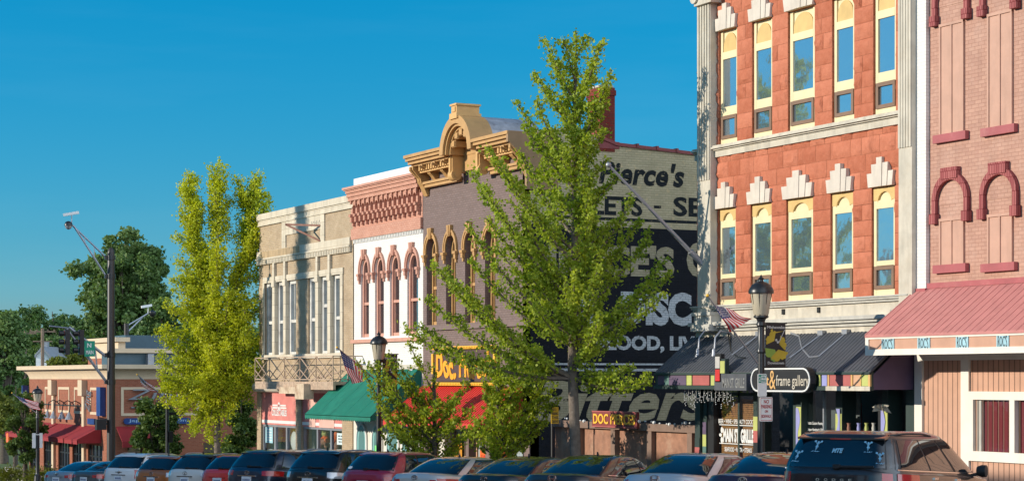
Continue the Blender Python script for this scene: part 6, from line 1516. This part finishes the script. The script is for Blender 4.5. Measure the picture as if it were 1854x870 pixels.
    for y in (.98, L - .92):
        for sg_ in (-1, 1):
            w_ = body[2][4]; c = (sg_ * (w_ - .13), y, .335); b = B(); b.lathe([(.22, -.11), (.325, -.11), (.335, -.06), (.335, .06), (.325, .11), (.22, .11)], c, 24, 'x'); wo = b.build('wheel', M['tyre'], root, smooth=40, local=True)
            b = B(); b.lathe([(.06, sg_ * .112), (.22, sg_ * .10), (.23, sg_ * .118)], c, 24, 'x')
            for k in range(5): a = k * 2 * math.pi / 5; b.bar((c[0] + sg_ * .115, c[1], c[2]), (c[0] + sg_ * .115, c[1] + .2 * math.cos(a), c[2] + .2 * math.sin(a)), .06, .02)
            b.build('rim', M['rim'], wo, smooth=40, local=True)
            b = B(); b.lathe([(.01, sg_ * .05), (.385, sg_ * .05), (.385, -sg_ * .05)], (sg_ * (w_ - .045), y, .36), 28, 'x'); b.build('wheel_arch', M['black'], root, local=True)
    return root, S1, S2, rw, nr, va, vb_
P_silver = paint('silver_paint', (.24, .27, .31)); P_grey = paint('dark_grey_paint', (.07, .08, .09)); P_white = paint('white_paint', (.70, .70, .69), 0); P_orange = paint('copper_orange_paint', (.42, .12, .02))
P_pearl = paint('pearl_paint', (.62, .60, .56), .1); P_red = paint('red_paint', (.60, .03, .02), 0); P_navy = paint('navy_paint', (.015, .025, .05)); P_black = paint('black_car_paint', (.012, .014, .017)); P_maroon = paint('maroon_paint', (.27, .012, .04), .1)
P_warm = paint('silver_beige_paint', (.50, .49, .47)); P_kia = paint('wine_paint', (.075, .012, .02)); P_brown = paint('brown_van_paint', (.014, .010, .009), .0, .45); P_pale = paint('pale_silver_paint', (.52, .52, .53))
CD = 18.0
car('sedan', 'silver grey sedan farthest down the parked row, beside the small street tree', 100, CD, P_silver, lights='wide', emblem='ring')
car('sedan', 'dark sedan with wide red tail lamps between silver sedan and white SUV', 150, CD + .6, P_grey, lights='wide', emblem='none')
car('suv', 'white SUV with chrome bar on its tailgate and roof rails', 213, CD, P_white, lights='suv', emblem='ring', rails=True)
car('suv', 'copper orange SUV parked beside the white SUV', 272, CD + .2, P_orange, lights='clear', emblem='oval', rails=False, hgt=1.62)
car('suv', 'pearl white SUV with black rear spoiler beside the red hatchback', 333, CD + .2, P_pearl, lights='clear', emblem='l', rails=True, hgt=1.65, spoilcol=M['plastic'], roofcol=P_black)
car('hatch', 'bright red hatchback partly hidden by the navy SUV', 392, CD + .6, P_red, lights='suv', emblem='none', antenna=False, hgt=1.6)
car('suv', 'dark navy SUV with long red tail lamps and pale plate', 445, CD, P_navy, lights='long', emblem='oval', hgt=1.72)
car('suv', 'black SUV with clear tail lamps and silver roof rails', 555, CD, P_black, lights='clear', emblem='l', rails=True, hgt=1.68, chrome_bar=True)
_, _q, S3_, rw3_, _a, va3_, vb3_ = car('hatch', 'maroon small SUV with a round white sticker in its rear window', 655, CD, P_maroon, lights='dark', emblem='none', hgt=1.60)
c = S3_.rear(-.62, va3_ + .35) + Vector((0, -.02, .003)); b = B(); d_ = (S3_.rear(-.62, va3_ + .4) - S3_.rear(-.62, va3_ + .3)).normalized()
b.poly([c + Vector((.06 * math.cos(a), 0, 0)) + d_ * (.045 * math.sin(a)) for a in [i * math.pi / 9 for i in range(18)]]); b.build('sticker', M['sign_white'], rw3_, local=True, fix=False)
_, S1_, S2_, rw_, *_r = car('sedan', 'beige silver sedan below the young tree with tail end in shade', 748, CD, P_warm, lights='wide', emblem='oval')
car('sedan', 'black sedan with green reflections between two sedans below the red awning', 873, CD, P_black, lights='dark', emblem='oval', hgt=1.44)
car('sedan', 'dark brown black sedan with chrome window line before the big ginkgo', 997, CD, paint('bronze_black_paint', (.03, .022, .02)), lights='dark', emblem='h', hgt=1.46)
car('sedan', 'pale silver sedan before the lot fence', 1183, CD, P_pale, lights='wide', emblem='h', hgt=1.47)
car('sedan', 'wine red sedan between pale silver sedan and brown van', 1342, CD, P_kia, lights='dark', emblem='oval', hgt=1.47)
vr, S1_, S2_, rw_, nr_, va_, vb_ = car('van', 'dark brown minivan with pale blue cheerleader stickers on its rear window', 1508, 17.4, P_brown, head=57, lights='van', emblem='word', rails=True, hgt=1.79, name='parked_van', cat='minivan', antenna=False)
# the stickers on the van's rear window
M['sticker'] = mat('pale_blue_sticker', (.22, .46, .62), .5, var=.03)
def on_glass(u, v): 
    q = S2_.rear(u, v); return q + Vector((0, -.022, .004))
def sticker(u, v, s, flip=1):
    c = on_glass(u, v); d = on_glass(u, v + .05) - on_glass(u, v - .05); up = d.normalized(); xd = Vector((1, 0, 0)); b = B()
    def disc(x, z, r): b.poly([c + xd * flip * (x + r * math.cos(a)) * s + up * (z + r * math.sin(a)) * s for a in [i * math.pi / 6 for i in range(12)]])
    def pol(pts): b.poly([c + xd * flip * x * s + up * z * s for x, z in pts])
    disc(-.42, .95, .17); disc(.5, .9, .17); disc(.06, .78, .16)
    pol([(-.36, .85), (-.30, .90), (.05, .45), (-.04, .40)]); pol([(.44, .78), (.36, .84), (.02, .45), (.12, .40)]); pol([(-.10, .62), (.18, .62), (.12, .28), (-.08, .28)])
    pol([(-.10, .28), (.14, .28), (.30, .0), (-.22, .0)]); pol([(-.12, .0), (.02, .0), (.06, -.42), (-.04, -.42)]); pol([(.10, .0), (.24, .02), (.05, -.30), (-.02, -.28)])
    r = random.Random(int(u * 100)); x = -.6
    for i in range(8): pol([(x, -.70 + .1 * math.sin(i * 1.9)), (x + .13, -.62 + .12 * math.sin(i * 2.7 + u)), (x + .17, -.68 + .1 * math.sin(i)), (x + .05, -.80 + .06 * math.sin(i * 3))]); x += .155
    b.build('sticker', M['sticker'], rw_, local=True, fix=False)
for u, v, f in ((-.40, va_ + (vb_ - va_) * .68, 1), (-.70, va_ + (vb_ - va_) * .34, 1), (.52, va_ + (vb_ - va_) * .68, -1), (.71, va_ + (vb_ - va_) * .32, 1)): sticker(u, v, .105, 1)
c = on_glass(-.10, va_ + (vb_ - va_) * .50); text('MTE', M['sticker'], rw_, c + Vector((0, -.004, 0)) + wloc(rw_), (1, 0, 0), (on_glass(0, va_ + 1) - on_glass(0, va_ + .9)), .17, .075, depth=.002, bold=.05, shear=.25)
# ================================================================== trees
def leaf_mesh(name, P, size, m, parent, seed=0, aspect=.8, jitter=.35, flat=.0):
    rng = np.random.default_rng(seed); n = len(P); P = np.asarray(P)
    a = rng.normal(size=(n, 3)); a /= np.linalg.norm(a, axis=1)[:, None]
    nn = rng.normal(size=(n, 3)); nn[:, 2] += flat; nn -= (nn * a).sum(1)[:, None] * a; nn /= np.linalg.norm(nn, axis=1)[:, None]
    c = np.cross(nn, a); s = (size * (1 + jitter * rng.uniform(-1, 1, n)))[:, None]
    q0 = P - a * s * .5; q1 = P + c * s * .5 * aspect + a * s * .12 + nn * s * .12; q2 = P + a * s * .5; q3 = P - c * s * .5 * aspect + a * s * .12 + nn * s * .12
    V = np.stack([q0, q1, q2, q3], 1).reshape(-1, 3) - np.array(wloc(parent))
    me = bpy.data.meshes.new(name); me.vertices.add(4 * n); me.vertices.foreach_set('co', V.ravel())
    me.loops.add(4 * n); me.loops.foreach_set('vertex_index', np.arange(4 * n)); me.polygons.add(n); me.polygons.foreach_set('loop_start', np.arange(n) * 4); me.polygons.foreach_set('loop_total', np.full(n, 4))
    me.materials.append(m); me.update(calc_edges=True); me.validate()
    o = bpy.data.objects.new(name, me); COL.objects.link(o); o.parent = parent; return o
def limbpath(a, e, bow, n=7):
    a, e = np.array(a, float), np.array(e, float); pts = []
    for i in range(n + 1):
        u = i / n; p = a + (e - a) * u; p[2] += bow * (math.sin(u * math.pi)) ; pts.append(p)
    return np.array(pts)
def grow(name, label, cat, base, trunk, limbs, lm, leaf, nleaf, seed, bark='bark', spread=.16, sub=.55, group=None, r0=.16, start=.22):
    """trunk: points up the stem; limbs: (point on stem, tip, bow). Leaves sit on side twigs along every limb."""
    rng = np.random.default_rng(seed); root = thing(name, label, cat, base, group=group)
    tb = B(); n = len(trunk); tb.tube([Vector(p) for p in trunk], [r0 * (1 - i / (n - 1)) ** .8 + .012 if i else r0 * 1.25 for i in range(n)], 10)
    segs = []
    for a, e, bow in limbs:
        pth = limbpath(a, e, bow); L = np.linalg.norm(pth[-1] - pth[0]); rr = min(.055, .012 * L + .008) * (r0 / .16) ** .5
        tb.tube([Vector(p) for p in pth], [rr * (1 - i / len(pth)) + .006 for i in range(len(pth))], 5)
        segs.append((pth, L))
        ns = max(2, int(L / .30))
        for k in range(ns):
            u = start + (1 - start) * (k + rng.uniform(0, 1)) / ns; i = min(int(u * 7), 6); p = pth[i] + (pth[i + 1] - pth[i]) * (u * 7 - i); d = pth[i + 1] - pth[i]; d /= np.linalg.norm(d)
            side = rng.normal(size=3); side -= side.dot(d) * d; side /= np.linalg.norm(side); dd = d * .75 + side * .8 + np.array([0, 0, .25]); dd /= np.linalg.norm(dd)
            l2 = sub * (1.15 - .75 * u) * rng.uniform(.6, 1.2) * min(1.0, L / 1.6 + .35)
            q = limbpath(p, p + dd * l2, 0.04); segs.append((q, l2 * 1.0)); tb.tube([Vector(p), Vector(p + dd * l2 * .9)], [.010, .004], 4, caps=False)
    tb.build('trunk', M[bark], root, smooth=60)
    # leading shoot
    top = np.array(trunk[-4:]); segs.append((limbpath(top[0], top[-1], 0), np.linalg.norm(top[-1] - top[0])))
    w = np.array([s_[1] for s_ in segs]); w = w / w.sum(); cnt = rng.multinomial(nleaf, w); P = []
    for (pth, L), c in zip(segs, cnt):
        u = rng.uniform(start * .9 if L > 1.2 else .1, 1.0, c); x = u * 7; i = np.minimum(x.astype(int), 6); p = pth[i] + (pth[i + 1] - pth[i]) * (x - i)[:, None]
        sp = spread * (1.1 - .65 * u)[:, None]
        P.append(p + rng.normal(size=(c, 3)) * sp)
    leaf_mesh('crown', np.concatenate(P), leaf, M[lm], root, seed)
    return root
def tips(Yb, tx, spec, trunk_at, rise=.62, jit=1.6, seed=0, zmin=-99):
    """limb tips given in the photograph, each set at its own depth round the stem"""
    rng = random.Random(seed); out = []
    for i, (px, py) in enumerate(spec):
        dx = abs(px - tx); s_ = 3600 / Yb; off = rng.uniform(-1, 1) * jit * (.35 + .65 * min(1, dx / 120))
        e = at(px, py, Yb + off); run = math.hypot(dx / s_, off)
        zr_ = (e.z - trunk_at(-99)[2]) / (trunk_at(99)[2] - trunk_at(-99)[2]); a = trunk_at(max(e.z - run * (rise + (1.3 * max(0, zr_ - .35))) - .15, zmin)); out.append((a, e, -.10 * run if run > 1.2 else .0))
    return out
def stem_fn(pts):
    zs = [p[2] for p in pts]
    return lambda z: tuple(np.interp(z, zs, [p[i] for p in pts]) for i in (0, 1, 2))
# the big green ginkgo
D0 = 24.9; Y0 = depth(1040, D0); s0 = 3600 / Y0
bz = g(at(1043, 685, Y0).y) + .14
tr = [at(1046, 685, Y0), at(1043, 850, Y0), at(1040, 760, Y0), at(1036, 670, Y0), at(1038, 560, Y0), at(1041, 450, Y0), at(1038, 330, Y0), at(1040, 220, Y0), at(1042, 130, Y0), at(1043, 58, Y0)]; tr[0].z = bz
sf = stem_fn(tr)
spec = [(988, 78), (1089, 80), (1062, 62), (1020, 70), (1107, 127), (966, 132), (1000, 110), (1075, 110), (937, 186), (1103, 160), (952, 230), (1085, 190), (1010, 170), (970, 180), (1060, 170), (940, 275), (1095, 235), (1000, 240), (1070, 250), (882, 265), (905, 290), (1100, 290), (1040, 280), (980, 300), (851, 312), (875, 335), (1120, 318), (1090, 340), (1010, 350), (848, 412), (880, 395), (930, 370), (1145, 360), (1160, 395), (1110, 400), (1060, 380), (990, 400), (950, 430), (1178, 422), (1203, 470), (1215, 492), (900, 450), (850, 470), (1080, 460), (1020, 470), (960, 500), (802, 487), (782, 478), (840, 520), (1180, 510), (1196, 535), (770, 540), (1090, 550), (1010, 560), (735, 598), (760, 590), (1060, 620), (1178, 690), (1145, 665), (1100, 680), (1150, 700)]
lim = tips(Y0, 1040, spec, sf, .55, 1.9, 4, at(1040, 684, Y0).z)
rg = random.Random(9)
for i in range(22):                                         # limbs towards and away from the viewer
    py = 190 + i * 18; rad = (py - 60) / 560 * 2.5 * rg.uniform(.6, 1.1); a = rg.choice((-1, 1)) * math.pi / 2 + rg.uniform(-.8, .8)
    e = at(1040 + rad * math.cos(a) * s0 * (.9 if math.cos(a) > 0 else 1.1), py, Y0 + rad * math.sin(a)); lim.append((sf(max(e.z - rad * .6 - .2, at(1040, 684, Y0).z)), e, -.1 * rad))
grow('ginkgo_tree', 'tall green ginkgo towering before the painted wall', 'tree', tr[0], tr, lim, 'leaf_main', .088, 44000, 11, r0=.155, spread=.105, sub=.52, start=.18)
# the yellow ginkgo beyond the tan building
D1 = 26.6; Y1 = depth(393, D1)
tr = [at(395, 685, Y1), at(394, 830, Y1), at(393, 740, Y1), at(392, 640, Y1), at(393, 540, Y1), at(395, 440, Y1), at(394, 370, Y1), at(393, 300, Y1)]; tr[0].z = g(tr[0].y) + .1; sf = stem_fn(tr)
spec = [(342, 318), (336, 350), (328, 385), (352, 340), (360, 375), (380, 330), (405, 325), (415, 360), (430, 322), (440, 350), (463, 322), (455, 350), (470, 345), (480, 380), (488, 365), (322, 425), (345, 420), (318, 465), (489, 410), (482, 440), (465, 420), (312, 505), (330, 500), (490, 520), (480, 480), (305, 555), (325, 550), (488, 548), (470, 560), (298, 590), (290, 610), (484, 600), (310, 620), (470, 630), (286, 648), (288, 680), (300, 700), (474, 670), (460, 690), (466, 655), (300, 735), (325, 745), (345, 770), (440, 715), (455, 720), (380, 760), (400, 720), (420, 745), (360, 700), (340, 680), (430, 670), (400, 640), (365, 590), (420, 580), (385, 520), (440, 540), (350, 520), (410, 470), (365, 460), (440, 470), (395, 400), (355, 780), (375, 790)]
def leader(pts): return stem_fn([at(px, py, Y1 + o) for px, py, o in pts])
LD3 = (leader([(393, 700, 0), (385, 620, .1), (368, 540, .2), (354, 450, .3), (346, 380, .3), (341, 316, .2)]), leader([(393, 700, 0), (393, 540, -.2), (395, 440, -.3), (394, 370, -.3), (393, 298, -.2)]), leader([(393, 700, 0), (402, 620, .0), (424, 530, .1), (444, 440, .1), (456, 380, .0), (464, 320, 0)]))
lim = []
for k, (lo, hi) in enumerate(((0, 366), (366, 416), (416, 999))):
    lim += tips(Y1, (345, 393, 458)[k], [q for q in spec if lo <= q[0] < hi], LD3[k], 1.25, 1.2, 6 + k)
    z0, z1 = at(393, 690, Y1).z, at(393, (320, 300, 324)[k], Y1).z
    prev = LD3[k](z0)
    for m_ in range(1, 6): cur = LD3[k](z0 + (z1 - z0) * m_ / 5); lim.append((prev, cur, 0)); prev = cur
for i in range(66):
    py = 345 + i * 6.5; rad = (.55 + (py - 345) / 400 * 1.9) * rg.uniform(.5, 1.1); a = rg.choice((-1, 1)) * math.pi / 2 + rg.uniform(-.8, .8); k = i % 3
    e0 = LD3[k](at(393, py, Y1).z); e = (e0[0] + rad * math.cos(a), e0[1] + rad * math.sin(a), e0[2]); lim.append((LD3[k](e[2] - rad * 1.1 - .3), e, -.05 * rad))
grow('ginkgo_tree', 'yellow ginkgo with three upright leaders beside the tan brick building', 'tree', tr[0], tr[:5], lim, 'leaf_yellow', .10, 88000, 12, r0=.17, spread=.18, sub=.85, start=.10)
# two young trees in front of the red metal awning
def young(px, top, spec, D, label, lm, seed, n, jit=1.0, grp='young ginkgos before the red metal awning'):
    Y = depth(px, D); tr = [at(px, 685, Y), at(px, 800, Y), at(px, 730, Y), at(px - 2, 680, Y), at(px - 1, (680 + top) / 2, Y), at(px, top, Y)]; tr[0].z = g(tr[0].y) + .14; sf = stem_fn(tr)
    lim = tips(Y, px, spec, sf, .45, jit, seed); r = random.Random(seed)
    for i in range(14):
        py = top + 50 + i * 10; rad = r.uniform(.5, 1.2); a = r.choice((-1, 1)) * math.pi / 2 + r.uniform(-.7, .7); e = at(px + rad * math.cos(a) * 3600 / Y, py, Y + rad * math.sin(a)); lim.append((sf(e.z - rad * .45), e, -.05))
    return grow('young_tree', label, 'tree', tr[0], tr, lim, lm, .092, n, seed, r0=.07, spread=.095, sub=.5, bark='bark_dark', group=grp, start=.18)
young(787, 665, [(738, 618), (700, 640), (668, 655), (645, 650), (692, 668), (720, 655), (850, 690), (730, 690), (700, 700), (760, 700), (690, 745), (705, 765), (690, 785), (725, 790), (745, 775), (740, 740), (850, 740), (830, 720), (862, 770), (835, 790), (800, 790), (800, 730), (770, 760), (680, 720)], 24.6, 'young green tree before the red metal awning, its branches reaching round the lamp post', 'leaf_small', 21, 8000)
young(902, 640, [(885, 650), (935, 650), (960, 660), (1000, 655), (1010, 690), (985, 715), (960, 700), (940, 690), (925, 670), (880, 720), (845, 745), (860, 770), (880, 760), (835, 770), (930, 740), (965, 745), (990, 760), (955, 775), (920, 780), (900, 700), (1012, 720), (890, 660)], 24.6, 'young yellow green tree before the right end of the red metal awning', 'leaf_small', 22, 6800)
# broad-leaved trees made of clumps of leaves round limbs
def broad(label, px, py_top, py_bot, hw, Yc, lm, nclump, n, leaf, seed, name='broadleaf_tree', trunk=True, cone=0.0, group=None, fill=.5, cr=1.0):
    rng = np.random.default_rng(seed); s_ = 3600 / Yc; base = at(px, 685, Yc); base.z = g(base.y); top = at(px, py_top, Yc).z; bot = max(at(px, py_bot, Yc).z, base.z + .3); R_ = hw / s_; H = top - bot; cz = (top + bot) / 2
    root = thing(name, label, 'tree', base, group=group)
    C_, P, tb = [], [], B(); tr = [Vector((base.x, base.y, base.z + (top - base.z) * u)) + Vector((rng.normal() * .01 * H * u, rng.normal() * .01 * H * u, 0)) for u in (0, .2, .4, .6, .8, .95)]
    tb.tube(tr, [max(.1, .028 * (top - base.z)) * (1 - u) + .02 for u in (0, .2, .4, .6, .8, .95)], 8)
    while len(C_) < nclump:
        q = rng.normal(size=3); q /= np.linalg.norm(q); r = rng.uniform(fill, 1.0); zrel = q[2] * r; wv = R_ * r * (1 - cone * (zrel * .5 + .5)) * rng.uniform(.8, 1.1)
        C_.append((np.array([base.x + q[0] * wv, base.y + q[1] * wv, cz + zrel * H * .5]), rng.uniform(.6, 1.2) * cr * min(R_, H / 2) * .30))
    for c, r in C_:
        k = int(n / nclump * (r / (min(R_, H / 2) * .3 * cr)) ** 2); d = rng.normal(size=(k, 3)); d /= np.linalg.norm(d, axis=1)[:, None]
        P.append(c + (d * (r * rng.uniform(.35, 1.1, k))[:, None] + rng.normal(size=(k, 3)) * r * .28) * np.array([1.05, 1.05, .78]))
        u = rng.uniform(.2, .75); st = tr[0].lerp(tr[-1], min(u, max(.15, (c[2] - base.z) / (top - base.z) * .8))); tb.tube([st, st.lerp(Vector(c), .5) + Vector((0, 0, .03 * H)), Vector(c)], [.012 * H + .01, .008 * H, .01], 5, caps=False)
    tb.build('trunk', M['bark_dark'], root, smooth=60); leaf_mesh('crown', np.concatenate(P), leaf, M[lm], root, seed, jitter=.5); return root
broad('big cottonwood rising behind the restaurant and signal pole', 224, 410, 640, 86, 190, 'leaf_cotton', 170, 62000, .32, 31, fill=.25, cr=.58)
broad('rounded tree between cottonwood and yellow ginkgo', 296, 540, 690, 52, 170, 'leaf_cotton', 60, 24000, .28, 32, cr=.7)
broad('dark tree above the far end of the tree line', 96, 552, 720, 58, 250, 'leaf_far', 70, 26000, .36, 33, cr=.75)
broad('dark round tree at the frame edge of the tree line', 40, 548, 720, 62, 270, 'leaf_far', 70, 26000, .36, 34, cr=.75)
broad('tree behind the utility poles', 140, 570, 720, 48, 240, 'leaf_far', 60, 20000, .36, 35, cr=.75)
broad('tall light green tree nearest the frame edge', 8, 562, 800, 50, 150, 'leaf_cotton', 70, 24000, .26, 36, cone=.45)
broad('dark conical tree left of the white house', 48, 612, 760, 24, 200, 'leaf_far', 26, 8000, .35, 37, cone=.8)
broad('low yellow green tree behind the restaurant flag', 28, 690, 800, 40, 135, 'leaf_olive', 30, 9000, .26, 38)
broad('low olive tree right of the white house', 112, 640, 720, 34, 205, 'leaf_olive', 24, 7000, .35, 39)
broad('olive shrub tree behind the traffic signals', 150, 632, 720, 26, 210, 'leaf_olive', 22, 6000, .35, 44)
broad('small green street tree before the restaurant lamp post', 46, 712, 838, 36, 108, 'leaf_oak', 46, 15000, .14, 40, cr=.8)
broad('bushy dark tree before the restaurant side wall', 285, 705, 845, 44, 100, 'leaf_oak', 50, 18000, .14, 41, fill=.3, cr=.8)
broad('bushy dark tree on the cross street beside the tan building', 436, 708, 850, 42, 99, 'leaf_oak', 50, 18000, .14, 42, fill=.3, cr=.8)
for i in range(-5, 9):
    px = -60 + i * 62 + (i % 3) * 9
    broad('mid green tree %s in the far wood' % (('beyond the frame edge',) * 5 + ('beyond the lamp', 'beside the dark ones', 'beyond the poles', 'past the cottonwood', 'deep behind the roof', 'low behind the roof', 'hidden by the ginkgo', 'past the ginkgo', 'behind the tan building'))[i + 5], px, 575 + (i * 37 % 25), 740, 56, 300, 'leaf_far', 40, 14000, .42, 50 + i, group='trees of the far wood')
# slim poplar added out of view to throw a shadow on the tan building
tY = (T(548) + .287 * 20); tX = 8.0
zb = g(tY); zt = Z(548, 372) + 5.35 + .15
root = thing('shadow_poplar', 'slim columnar poplar added out of view to shade the tan building', 'tree', (tX, tY, zb)); rng = np.random.default_rng(5)
b = B(); b.tube([(tX, tY, zb), (tX, tY, zt - .4)], [.16, .03], 8); b.build('trunk', M['bark_dark'], root, smooth=60)
u = rng.uniform(.0, 1, 22000); sp = .20 + .14 * np.sin(u * 9) ** 2; P = np.stack([tX + rng.normal(size=22000) * sp, tY + rng.normal(size=22000) * sp, zb + .6 + u * (zt - zb - .6)], 1)
leaf_mesh('crown', P, .14, M['leaf_oak'], root, 6)
# shrubs and grass at the restaurant corner
for k, (px, py, Yc, lab) in enumerate(((20, 850, 112, 'low brown green shrub below the small street tree'), (75, 852, 108, 'clipped olive shrub beside the restaurant lamp post'))):
    c = at(px, py, Yc); c.z = g(c.y) + .15; o = thing('low_shrub', lab, 'shrub', c); rng = np.random.default_rng(k)
    P = np.array(c) + rng.normal(size=(2500, 3)) * np.array([.5, .5, .22]) + np.array([0, 0, .45]); leaf_mesh('foliage', P, .1, M['leaf_olive'], o, k)
